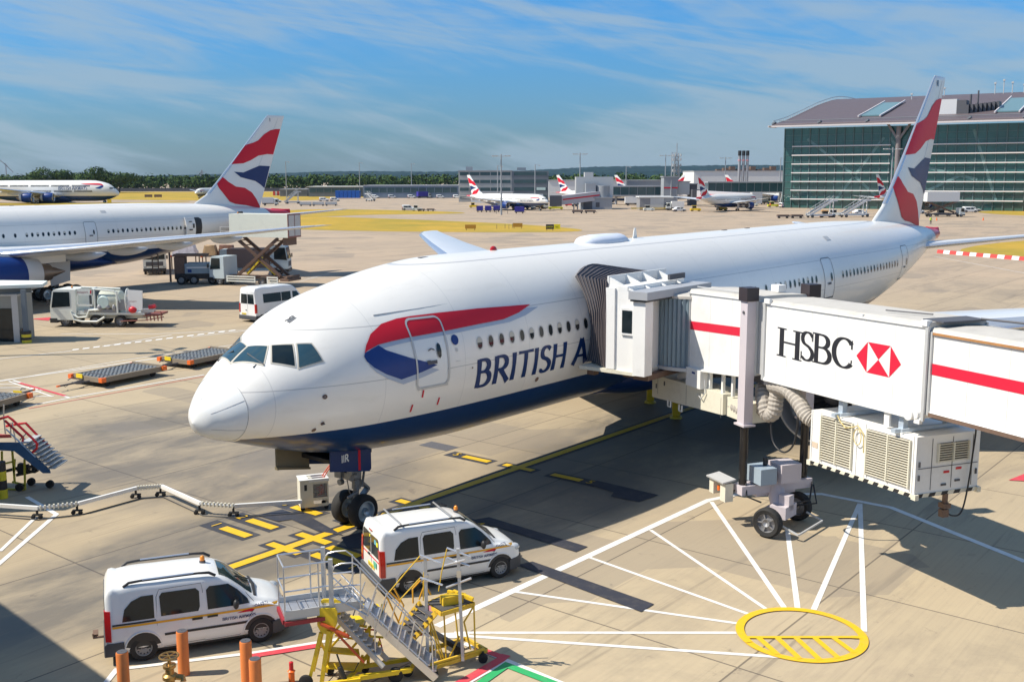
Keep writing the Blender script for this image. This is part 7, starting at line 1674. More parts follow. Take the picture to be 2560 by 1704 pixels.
# ------------------------------------------------------------------ glass terminal
TC = Vector((96.9, 377.8, 0)); ta = atan2(-.53, .85); tm_ = thing('glass_terminal', 'vast glass terminal with dark wave-shaped roof rising behind the main tail', 'terminal', tuple(TC), ta)
LT, HT = 190., 29.
tg = pm('terminal_glass', (.030, .105, .098), .08, var=.85, scale=.09, spec=.9)
tr_, tb_ = tm(tg); 
m = MB(); m.bx(0, LT, 0, 60, 0, HT-1.2); gw = m.build('glass_wall', tg, tm_)
m = MB()
for i in range(int(LT/3)+1):
    x = i*3.0; w = .16 if i % 3 else .30; m.bx(x-w/2, x+w/2, -.35, -.02, 0, HT-1.2)
for k in range(1, 12): m.bx(0, LT, -.12, -.021, k*2.3, k*2.3+.10)
m.build('mullions', pm('mullion_green', (.11, .17, .17), .5), gw)
for k in range(7):
    z = 3.0+k*3.05
    for a, b in ((3., 36.5), (41.5, 78.), (83., 120.), (125., LT)): m = MB(); m.bx(a, b, -1.1, -.36, z, z+.36); m.build('sun_louvre', pm('louvre_pink_white', (.72, .66, .64), .5), tm_)
for x in (39., 80.5, 122.5): m = MB(); m.cyl((x, -1.6, 0), (x, -1.6, HT-1.5), .8, n=16); m.beam((x, -1.6, HT-6), (x-4, -1.6, HT), .7); m.beam((x, -1.6, HT-6), (x+4, -1.6, HT), .7); m.build('facade_column', pm('column_brown', (.22, .19, .19), .5), tm_)
pm('inner_steel', (.13, .24, .23), .5); m = MB()   # raking struts and escalator shafts seen behind the glazing
for a, b in (((18, 2), (34, 24)), ((52, 2), (36, 24)), ((84, 2), (100, 26)), ((118, 2), (102, 26)), ((134, 2), (150, 26)), ((60, 12), (44, 4)), ((40, 16), (64, 10)), ((90, 6), (128, 18)), ((8, 24), (24, 12)), ((24, 12), (34, 3)), ((70, 3), (62, 26)), ((110, 3), (96, 12))): m.beam((a[0], -.015, a[1]), (b[0], -.015, b[1]), .05, .9)
m.build('raking_struts', MAT['inner_steel'], gw)
PR_ = [(-4.5, HT-.3), (-4.3, HT+.25), (0, HT+.7), (10, HT+2.1), (23, HT+4.5), (36, HT+7.0), (50, HT+9.7), (60, HT+11.3), (70, HT+12.8), (78, HT+13.7), (86, HT+14.2), (96, HT+14.5), (110, HT+14.6), (125, HT+14.3), (145, HT+13.4), (175, HT+11), (175, HT+10)]
m = MB(); R = []
for x in (-3.5, LT): R.append([(x, s, z) for s, z in PR_]+[(x, s, z-1.0) for s, z in PR_[-2:0:-1]])
m.rings(R); rf = m.build('roof', pm('roof_mauve_brown', (.135, .105, .110), .55, .2, var=.15, scale=.4), tm_, sharp=60)
m = MB(); m.bx(-4.2, LT, -5.6, -4.7, HT-.9, HT-.35); m.bx(-4.5, -3.2, -5.6, 0, HT-.9, HT-.3); m.build('eaves_beam', pm('eaves_white', (.60, .55, .54), .5), rf)
def roofz(s):
    for (a, b), (c, d) in zip(PR_[1:], PR_[2:]):
        if s <= c: return b+(d-b)*(s-a)/(c-a)
    return PR_[-2][1]
for xs_ in (26., 70., 108., 146.):
    m = MB(); R = []
    for s in [14+3*i for i in range(12)]: R.append([(xs_-3.4, s, roofz(s)+.1), (xs_+3.4, s, roofz(s)+.1), (xs_+3.4, s, roofz(s)+.5), (xs_-3.4, s, roofz(s)+.5)])
    m.rings(R); sk = m.build('skylight', pm('skylight_glass', (.14, .24, .26), .35), rf)
    m = MB(); 
    for dx in (-3.7, 3.7): m.tube([(xs_+dx, s, roofz(s)+.6) for s in [11+3*i for i in range(14)]], .3, 6)
    m.build('skylight_kerb', MAT['louvre_pink_white'], sk)
m = MB(); m.tube([(-3.2, s, roofz(s)+1.1) for s in [-4+4*i for i in range(42)]], .12, 5)
for i in range(80): s = -4+2.1*i; m.beam((-3.2, s, roofz(s)), (-3.2, s, roofz(s)+1.1), .09)
m.build('edge_railing', lgrey, rf)
m = MB()
for i in range(12): m.beam((-3.5+16*i, -3.4, HT+.3), (-3.5+16*i+1, -3.4, HT+.9), 2.2, .5)
m.tube([(x, 2.5, HT+1.6) for x in (-3, 60, 120, LT)], .12, 5); m.build('gutter_bracket', dconc, rf)
m = MB(); m.bx(47, 54, 14, 22, roofz(18)-1, roofz(18)+4.2); m.build('plant_room', pm('plant_white', (.62, .62, .62), .5), rf); m = MB(); m.bx(54, 57, 14, 24, roofz(18)-1, roofz(18)+3.8)
for i in range(8): m.bx(57+i*1.2, 57.8+i*1.2, 14+i, 20+i, roofz(18+i)-1, roofz(18+i)+2.2)
m.tube([(58, 16, roofz(16)), (58, 16, roofz(16)+6)], .4, 6); m.tube([(60, 18, roofz(18)), (60, 18, roofz(18)+7)], .3, 6); m.build('roof_machinery', dgrey, rf)
m = MB()
for x, s, h_ in ((58, 70, 4), (61, 70, 5), (64, 70, 4), (68, 70, 3), (40, 70, 3), (30, 60, 2)): m.tube([(x, s, roofz(s)), (x, s, roofz(s)+h_)], .18, 5); m.box((x, s, roofz(s)+h_), (.8, .8, .6))
m.build('roof_aerials', lgrey, rf)
# ------------------------------------------------------------------ masts, lattice tower, cranes
def mast(label, x, yt, Y, kind=2):
    X, z = gX(x, Y), gZ(yt, Y); t = thing('light_mast', label, 'light mast', (X, Y, 0), 0, 'apron light masts')
    m = MB(); m.cyl((0, 0, 0), (0, 0, z), .28, .16, 8); m.build('pole', gclad, t)
    m = MB(); m.beam((-2.6, 0, z-.6), (2.6, 0, z-.6), .16) if kind == 2 else m.beam((0, 0, z-.2), (1.8, 0, z-.2), .14)
    for dx in ((-2.4, -1.4, 1.4, 2.4) if kind == 2 else (1.7,)): m.box((dx, 0, z-.5), (.8, .8, .25))
    m.build('lamp_head', lgrey, t)
for a in (('light mast by the striped barrier right of the left tail', 665, 368, 560, 1), ('thin light mast above the open shed', 832, 371, 600, 1), ('thin light mast before the long blue-grey shed', 950, 373, 600, 1), ('tall twin-armed light mast in front of the parked airliner', 1154, 353, 310, 2), ('thin light mast left of the tall twin-armed one', 1146, 378, 420, 1),
          ('thin light mast in front of the office block side wing', 1231, 376, 430, 1), ('tall light mast with aerial above the grey boarding bridge', 1333, 350, 400, 2), ('thin pale light mast right of the second tail', 1438, 380, 450, 1), ('light mast just left of the lattice tower', 1527, 354, 470, 2), ('light mast beside the stair tower', 1541, 349, 405, 1),
          ('twin-armed light mast in front of the power station', 1663, 360, 480, 2), ('light mast beside the left corner of the glass terminal', 1788, 362, 430, 1), ('tall twin-armed light mast in front of the glass wall', 2041, 339, 320, 2)): mast(*a)
def lattice(root, base, top, z0, z1, n, r=.12):
    m = MB()
    def C(z): w = base+(top-base)*(z-z0)/(z1-z0); return [Vector((a*w/2, b*w/2, z)) for a, b in ((-1, -1), (1, -1), (1, 1), (-1, 1))]
    for i in range(n):
        za, zb_ = z0+(z1-z0)*i/n, z0+(z1-z0)*(i+1)/n; A, B = C(za), C(zb_)
        for j in range(4): m.beam(A[j], B[j], r); m.beam(A[j], B[(j+1) % 4], r*.7); m.beam(A[j], A[(j+1) % 4], r*.7)
    return m.build('lattice', gclad, root)
X = gX(1552, 520); t = thing('radio_tower', 'tall grey lattice radio tower with aerial drums and thin top mast', 'radio tower', (X, 520, 0)); lattice(t, 3.6, 1.4, 0, gZ(352, 520), 12, .28)
m = MB(); m.cyl((0, 0, gZ(352, 520)), (0, 0, gZ(329, 520)), .2, n=6); m.build('top_mast', gclad, t)
for y in (365, 356, 378, 390): z = gZ(y, 520); m = MB(); [m.cyl((dx, -.6, z-.6), (dx, -.6, z+.6), .35, n=8) for dx in (-1.8, -.6, .7, 1.9)]; m.bx(-2.0, 2.0, -.6, .6, z-.75, z-.6); m.build('aerials', lgrey, t)
X = gX(474, 1500); t = thing('power_pylon', 'distant electricity pylon above the trees left of the tail', 'pylon', (X, 1500, 0)); lattice(t, 7, 1.0, 0, gZ(387, 1500), 6, .5); m = MB(); [m.beam((-8, 0, z), (8, 0, z), .5) for z in (14, 18)]; m.build('cross_arm', gclad, t)
for x, yt, xb, yb_, lb_ in ((13, 358, 34, 378, 'thin tower crane at the far left skyline'), (30, 372, 46, 392, 'shorter tower crane behind the leftmost trees')):
    Y = 1300; X = gX(x, Y); t = thing('tower_crane', lb_, 'crane', (X, Y, 0)); m = MB(); z = gZ(yt, Y); m.beam((0, 0, 0), (0, 0, z), .9); m.build('crane_mast', gclad, t); m = MB(); m.beam((-2, 0, z), (gX(xb, Y)-X, 0, gZ(yb_, Y)), .8); m.build('jib', gclad, t)
# ------------------------------------------------------------------ small apron vehicles and furniture
def at2(x, y): p = at(x, y, 0); return (p.x, p.y, 0)
vi = 0
KO = dict(wins=kw[:0]+[[(.5, 1.0), (2.0, 1.0), (2.0, 1.5), (.7, 1.5)], [(2.1, 1.0), (3.2, 1.0), (2.8, 1.55), (2.1, 1.55)]], rear_wins=[[(-.7, 1.02), (.7, 1.02), (.6, 1.55), (-.6, 1.55)]], split=False)
bv, _, _ = van('distant_van', 'white van parked left of another white van by the red lift', 'van', at2(1338, 479), .15, KANGOO, lvl=1, opts=KO, group='small white vans on the far stands')
for (x, y, rz_, lb_) in ((1368, 479, .1, 'white van parked just left of the red lift'), (1795, 478, .5, 'white van by the foot of the glass terminal corner'), (625, 466, .2, 'white van in front of the dark shed right of the left tail'), (735, 463, 0, 'white van beside the far dollies'), (760, 463, .1, 'white van at the right of the far dollies'), (2095, 492, .2, 'white van behind the base of the main tail'), (925, 484, .1, 'white van left of the open trailer before the long shed'), (2215, 489, 0, 'silver-white van parked right of the raised catering box')): dup(bv, at2(x, y), rz_, lb_)
co_ = dict(wins=[[(1.0, .92), (2.2, .92), (2.1, 1.35), (1.2, 1.35)], [(2.3, .92), (3.0, .92), (2.6, 1.3), (2.3, 1.3)]], rear_wins=[], split=False, tl=(.6, .8), hl=.65)
cv, _, _ = van('distant_car', 'white car parked before the tail of the terminal airliner', 'car', at2(1963, 494), .3, CARLO, lvl=1, opts=co_, group='small white cars on the far stands')
for x, y, rz_, lb_ in ((1548, 487, .25, 'white estate car crossing the apron before the grey equipment shed'), (1700, 478, .9, 'white car under the second parked airliner wing'), (2225, 487, .1, 'white car at the foot of the glass wall near the right edge')): dup(cv, at2(x, y), rz_, lb_)
# box trucks
def btruck(label, x, y, L, h, mat, rz_=0., raised=0., cab=tw):
    t = thing('service_truck', label, 'service truck', at2(x, y), rz_); wheels(t, [(.8, 1), (.8, -1), (L-1, 1), (L-1, -1)], .45, .3); cabm(t, L-1.6, L, 2.3, .6, 2.5, cab)
    m = MB(); m.bx(-.2, L-1.7, -.5, .5, .6, .95); m.build('chassis', dgrey, t); m = MB(); m.bx(-.4, L-1.8, -1.2, 1.2, 1.0+raised, 1.0+raised+h); m.build('box', mat, t)
    if raised > 1: m = MB(); m.beam((0, -.9, 1), (L-2.2, -.9, 1+raised), .25); m.beam((L-2.2, -.9, 1), (0, -.9, 1+raised), .25); m.beam((0, .9, 1), (L-2.2, .9, 1+raised), .25); m.beam((L-2.2, .9, 1), (0, .9, 1+raised), .25); m.build('scissor_arms', brown, t)
    return t
btruck('catering truck with pale raised box at the parked airliner side', 1178, 482, 8, 2.3, boxw, .05, 1.8); btruck('second catering truck with raised box by the parked airliner nose', 1208, 481, 8, 2.3, wclad, .05, 1.8)
btruck('catering truck with high white box standing behind the main tail', 2130, 499, 10.5, 2.6, wclad, .05, 3.2); btruck('white box truck by the dark shed right of the left tail', 605, 473, 6, 2.2, wclad, .2); btruck('white box trailer truck beside the estate car', 1570, 484, 5.5, 2.0, wclad, pi)
# stairs on wheels
def stairs(label, x, y, rz_, mat, L=8, h=3.6):
    t = thing('mobile_stairs', label, 'mobile stairs', at2(x, y), rz_); wheels(t, [(1, 1), (1, -1), (L-1, 1), (L-1, -1)], .4, .3)
    for s_ in (-1, 1): m = MB(); m.beam((.2, s_*.9, .7), (L-1.4, s_*.9, h), .15, .5); m.beam((L-1.4, s_*.9, h), (L, s_*.9, h), .15, .5); m.build('stringer', mat, t); m = MB(); m.beam((.2, s_*.9, 1.8), (L-1.4, s_*.9, h+1.1), .1); m.beam((L-1.4, s_*.9, h+1.1), (L, s_*.9, h+1.1), .1); [m.beam((.2+(L-1.6)*k/5, s_*.9, .7+(h-.7)*k/5), (.2+(L-1.6)*k/5, s_*.9, 1.8+(h-.7)*k/5), .08) for k in range(6)]; m.build('hand_rail', lgrey, t)
    m = MB(); [m.bx(.2+(L-1.6)*k/12, .6+(L-1.6)*k/12, -.85, .85, .7+(h-.7)*k/12, .78+(h-.7)*k/12) for k in range(12)]; m.build('treads', dgrey, t)
    m = MB(); m.bx(.5, L-.4, -.9, .9, .45, .95); m.beam((L-1.2, .7, .9), (L-1.2, .7, h-.2), .2); m.beam((L-1.2, -.7, .9), (L-1.2, -.7, h-.2), .2); m.build('chassis', mat, t); return t
stairs('yellow belt stairs leaning up to the parked airliner nose', 1197, 481, .2, yellow, 9, 3.0); stairs('white mobile stairs with orange cab leftmost behind the main fuselage', 1857, 501, .35, wclad, 9, 4.6); stairs('white mobile stairs standing right of the orange-cabbed ones', 1935, 500, .35, wclad, 9, 4.6); stairs('pale grey mobile stairs beside the striped barrier', 655, 469, .5, lgrey, 7, 5.0); stairs('grey mobile stairs standing behind the dark container line', 862, 463, 2.6, lgrey, 5, 3.4); stairs('grey steps before the terminal corner, left of the terminal airliner', 1800, 474, 1.2, lgrey, 6, 4.0)
# tugs, carts, tanks
def tug(label, x, y, mat, L=3.4, rz_=0., cabin=True, cat='tug'):
    t = thing('apron_tug', label, cat, at2(x, y), rz_); wheels(t, [(.6, .7), (.6, -.7), (L-.6, .7), (L-.6, -.7)], .38, .28)
    m = MB(); m.rings([[(a, -.85, .3), (a, .85, .3), (a, .8, z), (a, -.8, z)] for a, z in ((0, .9), (L*.5, 1.0), (L*.9, .95), (L, .7))]); b = m.build('body', mat, t)
    if cabin: m = MB(); m.bx(L*.2, L*.55, -.65, .65, 1.0, 1.75); m.build('cab_glass', glassd, t); m = MB(); m.bx(L*.15, L*.6, -.7, .7, 1.75, 1.85); m.build('cab_roof', mat, t)
    return t
for a in (('yellow tug left of the lime loader beneath the parked airliner', 1080, 478, yellow), ('yellow tug near the nose of the parked airliner', 1237, 479, yellow), ('lime yellow tractor between the airliner and the red lift', 1262, 482, pm('lime_yellow', (.62, .60, .05), .5), 5), ('orange-yellow pushback tug behind the main fuselage', 1885, 500, pm('tug_orange', (.85, .35, .02), .4), 4), ('orange-fronted white tug left of the second mobile stairs', 1905, 497, tw, 4), ('bright yellow tug by the glass terminal corner', 1766, 476, MAT['lime_yellow'], 4), ('yellow tug under the tail of the second parked airliner', 1588, 486, yellow), ('white tug towing the open trailer on the far taxiway', 948, 485, tw, 3.4), ('yellow tug beneath the second airliner wing', 1655, 484, yellow, 2.6), ('dark tug crouched at the engine of the terminal airliner', 2150, 497, dgrey, 4.5)): tug(*a)
def cart(label, x, y, mat, n=1, h=1.5, L=2.8, grp=None):
    for i in range(n):
        p = at2(x+i*(L+.5)*2408/max(60, at(x, y, 0).y), y-.25*i); t = thing('baggage_cart', label[i] if isinstance(label, tuple) else label, 'baggage cart', p, .03, grp); m = MB(); m.bx(0, L, -.8, .8, .4, .6); m.build('deck', dgrey, t); m = MB(); m.bx(.05, L-.05, -.75, .75, .61, .6+h); m.build('cover', mat, t)
        m = MB(); m.cyl((.5, -.7, .2), (.5, .7, .2), .2, n=8); m.build('axle', rubber, t); m = MB(); m.cyl((L-.5, -.7, .2), (L-.5, .7, .2), .2, n=8); m.build('axle', rubber, t); m = MB(); m.beam((L, 0, .4), (L+.5, 0, .4), .1); m.build('drawbar', dgrey, t)
indigo = pm('indigo_cover', (.04, .03, .28), .6)
cart(('left indigo covered baggage cart of the coupled three', 'middle indigo covered baggage cart of the coupled three', 'right indigo covered baggage cart of the coupled three'), 1096, 488, indigo, 3, 1.4, 2.2, 'indigo baggage carts'); cart('indigo covered baggage cart alone right of the tall mast', 1184, 491, indigo, 1, 1.5, 3.0, 'indigo baggage carts')
cart(('silver container dolly first in the row behind the stairs', 'silver container dolly second in the row behind the stairs', 'silver container dolly third in the row behind the stairs'), 690, 474, lgrey, 3, 1.0, 4.5, 'silver container dollies'); cart(('empty dark flat cart, left of the far taxiway pair', 'empty dark flat cart, right of the far taxiway pair'), 960, 486, brown, 2, .2, 2.6, 'flat carts on the far taxiway')
cart(('rusty flat dolly left of the pair before the gate building', 'rusty flat dolly right of the pair before the gate building'), 1316, 491, brown, 2, .35, 3.4, 'rusty flat dollies'); cart(('rusty flat dolly left of the pair before the terminal', 'rusty flat dolly right of the pair before the terminal'), 1788, 502, brown, 2, .35, 3.2, 'rusty dollies by the main fuselage')
t = thing('red_lift', 'bright red lift vehicle beside the grey gate building', 'lift vehicle', at2(1372, 480)); wheels(t, [(.8, .9), (.8, -.9), (2.6, .9), (2.6, -.9)], .4, .3); m = MB(); m.bx(0, 3.4, -1, 1, .4, 1.8); m.build('body', pm('vivid_red', (.75, .04, .02), .5), t); m = MB(); [m.beam((x, y, 1.8), (x, y, 2.9), .12) for x in (.1, 3.3, 1.7) for y in (-.9, .9)]; m.beam((0, -.9, 2.9), (3.4, -.9, 2.9), .15); m.beam((0, .9, 2.9), (3.4, .9, 2.9), .15); m.build('cage', MAT['vivid_red'], t)
RW = [(855, 456, 0), (872, 455, 1), (893, 456, 0), (915, 455, 2), (938, 456, 0), (962, 456, 1), (985, 455, 2), (1004, 456, 0), (1024, 455, 1), (1043, 456, 0)]
for i, (x, y, k) in enumerate(RW):
    lb_ = ORD[i]+' vehicle from the left in the row before the long blue-grey shed'
    if k == 0: dup(bv, at2(x, y), .2*(i % 3)-.2, lb_)
    elif k == 1: btruck(lb_, x, y, 7, 2.4, (wclad, lgrey, indigo)[i % 3], .1*i)
    else: tug(lb_, x, y, (yellow, red, grey)[i % 3], 4)
RW = [(1440, 473, 1), (1458, 470, 2), (1480, 485, 2), (1300, 474, 2), (1318, 475, 1), (1745, 470, 1), (1722, 474, 2), (1835, 478, 2), (2065, 484, 2), (1130, 476, 2)]
NB_ = ['beneath the glass corridor, left', 'beneath the glass corridor, right', 'before the grey equipment shed', 'left of the grey gate building', 'at the foot of the grey boarding bridge', 'under the glass pier near the terminal', 'behind the second parked airliner engine', 'by the left foot of the glass wall', 'behind the foot of the main tail', 'under the wing of the parked airliner']
for i, (x, y, k) in enumerate(RW):
    if k == 1: btruck('service truck standing '+NB_[i], x, y, 6.5, 2.3, (wclad, lgrey)[i % 2], .15*i)
    else: tug('small apron tug standing '+NB_[i], x, y, (yellow, grey, tw, red)[i % 4], 3.6)
# blast screen in front of the far mast
t = thing('barrier_frame', 'low dark barrier frame around the foot of the tall twin-armed mast', 'barrier', at2(1142, 492)); m = MB(); [m.beam((x, 0, 0), (x, 0, 1.4), .12) for x in (0, 3.4)]; m.beam((0, 0, 1.35), (3.4, 0, 1.35), .12); m.build('frame', dgrey, t)
# airfield signs
def sign(label, x, y, w, h, mat, Y=None, leg=.35, extra=None):
    p = at2(x, y); t = thing('airfield_sign', label, 'airfield sign', p, 0); m = MB(); m.bx(0, w, -.12, .12, leg, leg+h); b = m.build('sign_box', mat, t)
    m = MB(); [m.beam((a, 0, 0), (a, 0, leg), .1) for a in (w*.12, w*.88)]; m.build('legs', dgrey, t); return t, b
t, b = sign('black and yellow taxiway sign at the tip of the grass island', 1256, 531, 1.65, 1.0, black); m = MB(); m.bx(1.68, 3.0, -.13, .13, .35, 1.38); yb_ = m.build('yellow_panel', pm('sign_yellow', (.85, .75, .02), .5), t)
text_on('sign_text', 'LINK54', .48, lambda u, v: (.08+u*.9, -.125, .68+v), MAT['sign_yellow'], b); text_on('panel_text', 'Y&Z', .5, lambda u, v: (1.9+u*.8, -.135, .66+v), black, yb_)
for lb_, x, y, w in (('orange-brown sign box left of the thin posts on the grass island', 1070, 530, 2.3), ('orange-brown sign box right of the thin posts on the grass island', 1180, 526, 2.1)): sign(lb_, x, y, w, .85, pm('sign_ochre', (.50, .26, .03), .6))
for i, (x, y) in enumerate(((1143, 527), (1162, 526), (1171, 527), (1179, 525))): m = MB(); m.cyl((0, 0, 0), (0, 0, 1.0), .05, n=6); tag(m.build('marker_post', dgrey, loc=at2(x, y)), ORD[i]+' thin dark post from the left between the ochre sign boxes', 'marker post', 'marker posts on the grass island')
for lb_, x, y, mt in (('dark red runway sign left of its twin beyond the double-deck nose', 333, 455, brown), ('dark red runway sign right of its twin beyond the double-deck nose', 355, 455, brown), ('small red sign on the far grass right of the left tail', 672, 452, brown), ('small yellow marker board under the double-deck engine', 247, 468, yellow)): sign(lb_, x, y, 4.2 if mt is brown else 1.8, 1.4, mt)
# red and white barriers
bw = pm('barrier_white', (.75, .72, .70), .6); br_ = pm('barrier_red', (.60, .06, .05), .6)
pA, pB = at(2158, 582, 0), at(2400, 603, 0); n = 15
for i in range(n):
    p = pA.lerp(pB, i/n); d = (pB-pA).normalized(); L = (pB-pA).length/n*.97; m = MB(); m.rings([[(a, -.25, 0), (a, .25, 0), (a, .12, .5), (a, -.12, .5)] for a in (0, L)]); o = m.build('road_barrier', (br_, bw)[i % 2], loc=tuple(p)); o.rotation_euler = (0, 0, atan2(d.y, d.x)); tag(o, ORD[i]+' block from the left in the '+'low red and white barrier along the right grass', 'barrier', 'low barrier line at right')
for i in range(30):
    X0, X1 = gX(634, 640), gX(768, 640); x = X0+(X1-X0)*i/30; L = (X1-X0)/30*.98; m = MB(); m.bx(0, L, 0, .4, 0, 2.6); o = m.build('striped_barrier', (br_, bw)[i % 2], loc=(x, 640+i*.3, 0)); tag(o, ORD[i]+' board from the left in the red and white striped screen', 'barrier', 'striped screen boards')
# cones
for lb_, x, y in (('orange cone left of its twin on the right taxiway', 2155, 507), ('orange cone right of its twin near the right taxiway', 2262, 507)): m = MB(); m.lathe([(.25, 0), (.25, .05), (.18, .06), (.04, .8)], 12); tag(m.build('traffic_cone', orange, loc=at2(x, y)), lb_, 'cone', 'cones on the right taxiway')
# people
def person(label, x, y, vest, trouser, rz_=0., group='ground crew far off'):
    o = bpy.data.meshes.new('person'); V = {'p': (0, 0, .95), 'c': (0, 0, 1.3), 'n': (0, 0, 1.5), 'h': (0, .02, 1.66), 't': (0, .02, 1.78), 'ls': (-.2, 0, 1.42), 'le': (-.27, .03, 1.14), 'lh': (-.26, .14, .88), 'rs': (.2, 0, 1.42), 're': (.28, -.02, 1.15), 'rh': (.26, .12, .90), 'll': (-.1, 0, .88), 'lk': (-.12, .05, .5), 'lf': (-.12, -.02, .06), 'lt': (-.12, .14, .04), 'rl': (.1, 0, .88), 'rk': (.13, .03, .5), 'rf': (.14, .02, .06), 'rt': (.15, .18, .04)}
    K_ = list(V); E_ = [('p', 'c'), ('c', 'n'), ('n', 'h'), ('h', 't'), ('n', 'ls'), ('ls', 'le'), ('le', 'lh'), ('n', 'rs'), ('rs', 're'), ('re', 'rh'), ('p', 'll'), ('ll', 'lk'), ('lk', 'lf'), ('lf', 'lt'), ('p', 'rl'), ('rl', 'rk'), ('rk', 'rf'), ('rf', 'rt')]
    Rr = {'p': .15, 'c': .17, 'n': .07, 'h': .10, 't': .08, 'ls': .085, 'le': .06, 'lh': .045, 'rs': .085, 're': .06, 'rh': .045, 'll': .11, 'lk': .08, 'lf': .06, 'lt': .045, 'rl': .11, 'rk': .08, 'rf': .06, 'rt': .045}
    o.from_pydata([V[k] for k in K_], [(K_.index(a), K_.index(b)) for a, b in E_], []); ob = bpy.data.objects.new('person', o); COL.objects.link(ob)
    s = ob.modifiers.new('s', 'SKIN'); [setattr(o.skin_vertices[0].data[i], 'radius', (Rr[k], Rr[k]*.8)) for i, k in enumerate(K_)]; o.skin_vertices[0].data[0].use_root = True; ob.modifiers.new('u', 'SUBSURF').levels = 1; ob.modifiers['u'].render_levels = 1
    me = bpy.data.meshes.new_from_object(ob.evaluated_get(bpy.context.evaluated_depsgraph_get())); bpy.data.objects.remove(ob); me.name = 'person'; me.materials.clear()
    for mt in (vest, trouser, pm('skin', (.45, .28, .2), .6)): me.materials.append(mt)
    for p in me.polygons: z = p.center.z; p.material_index = 1 if z < .92 else (2 if z > 1.53 or (z < 1.0 and abs(p.center.x) > .2) else 0); p.use_smooth = True
    ob = bpy.data.objects.new('person', me); COL.objects.link(ob); ob.location = at2(x, y); ob.rotation_euler = (0, 0, rz_); return tag(ob, label, 'person', group)
hiv = pm('hi_vis_yellow', (.62, .80, .05), .7); hio = pm('hi_vis_orange', (.85, .22, .03), .7); drk = pm('dark_trousers', (.03, .03, .05), .8)
for lb_, x, y, v_ in (('person in lime vest standing on the loader platform left of the wrapped pallet', 437, 646, hiv), ('person in yellow vest standing right of the main tail base', 2141, 516, hiv), ('person in orange clothing under the second parked airliner wing', 1772, 478, hio), ('person in white top beside the nose of the parked airliner', 1232, 481, wclad), ('person in yellow vest near the white mobile stairs', 1918, 497, hiv), ('person in orange vest in front of the grey steps by the terminal', 1812, 476, hio)): person(lb_, x, y, v_, drk, x*.7)
# ------------------------------------------------------------------ unseen wing of our own terminal and an added tunnel: they stand outside the frame and shade the near left
m = MB(); P = [(-31, 34), (-21.9, 25.4), (-17.4, 21.1), (-12.9, 16.8), (-12.9, -30), (-70, -30), (-70, 34)]; m.prism(P, 0, 10.0); o = m.build('terminal_wing', gclad); tag(o, 'grey terminal wing left of the view whose shadow falls on the near apron', 'building')
m = MB(); m.prism([(-21.4, 33.6), (-20.6, 35.2), (-24, 36.8), (-45, 38.5), (-45, 34)], 4.6, 7.4); o = m.build('shadow_tunnel', gclad); tag(o, 'unseen raised tunnel added left of the view to shade the red-railed stairs', 'building')  # unseen tunnel, put in for the shadow it throws by the stairs
# ------------------------------------------------------------------ vegetation and hills
leafm = pm('foliage_green', (.062, .102, .024), .9, var=.65, scale=.35, spec=.15); leafd = pm('foliage_dark', (.028, .060, .020), .9, var=.5, scale=.3, spec=.15); bark = pm('bark', (.12, .09, .06), .9)
rg = random.Random(11)
def crown(m, c, rx, rz_, n, q):
    lobes = [(Vector((rg.uniform(-.55, .55)*rx, rg.uniform(-.5, .5)*rx, rg.uniform(-.45, .6)*rz_)), rg.uniform(.45, .7)) for _ in range(6)]+[(Vector((0, 0, 0)), .8)]
    for i in range(n):
        o, s = lobes[i % 7]; d = Vector((rg.gauss(0, 1), rg.gauss(0, 1), rg.gauss(.15, 1))).normalized(); k = rg.uniform(.75, 1.08)*s
        p = Vector(c)+o+Vector((d.x*rx*k, d.y*rx*k, d.z*rz_*k)); a = d.orthogonal().normalized(); a.rotate(Matrix.Rotation(rg.uniform(0, 6.28), 3, d)); b = d.cross(a); t = d*rg.uniform(-.6, .6)*q
        w = q*rg.uniform(.6, 1.3); m.mi(1 if rg.random() < .4 else 0); m.add([p-a*w-t, p-b*w*.7, p+a*w+t, p+b*w*.8], [(0, 1, 2, 3)])
def tree(label, x, yt, Y, w):
    X, z = gX(x, Y), gZ(yt, Y); t = thing('broadleaf_tree', label, 'tree', (X, Y, 0), 0, 'tall trees at the far left')
    m = MB(); m.cyl((0, 0, 0), (0, 0, z*.5), .6, .3, 8)
    for k in range(5): a = k*1.3; m.tube([(0, 0, z*.35), (w*.25*cos(a), w*.25*sin(a), z*.7)], .2, 5)
    m.build('trunk', bark, t); m = MB(); crown(m, (0, 0, z*.58), w/2, z*.42, 1500, .75); m.build('crown', [leafm, leafd], t, fix=False, flat=True)
for a in (('broad domed tree behind the double-deck airliner, leftmost tall crown', 113, 383, 760, 26), ('rounded tree just right of the leftmost tall crown', 152, 388, 770, 19), ('tallest domed tree behind the double-deck nose', 222, 381, 760, 24), ('lower tree right of the tallest domed one', 252, 392, 775, 18), ('wide dark tree right of the double-deck nose', 285, 394, 770, 30), ('bushy low tree at the far left edge', 28, 398, 800, 26), ('small round tree between the two tallest crowns', 183, 396, 790, 20)): tree(*a)
def wood(name, label, xa, xb, Y, yt0, yt1, step, dense_=120, q=1.3):
    m = MB(); x = gX(xa, Y); xe = gX(xb, Y)
    while x < xe:
        for row in (0, 1, 2):
            yy = rg.uniform(yt0, yt1)-row*1.0; Yr = Y+row*14+rg.uniform(-4, 4); z = gZ(yy, Yr); w = rg.uniform(6, 11); crown(m, (x+rg.uniform(-4, 4), Yr, z*.55), w, max(z*.5, 2.5), dense_, q)
        x += step
    m2 = m; m2.mi(0); o = m.build(name, [leafm, leafd], fix=False, flat=True); return tag(o, label, 'wood', kind='stuff')
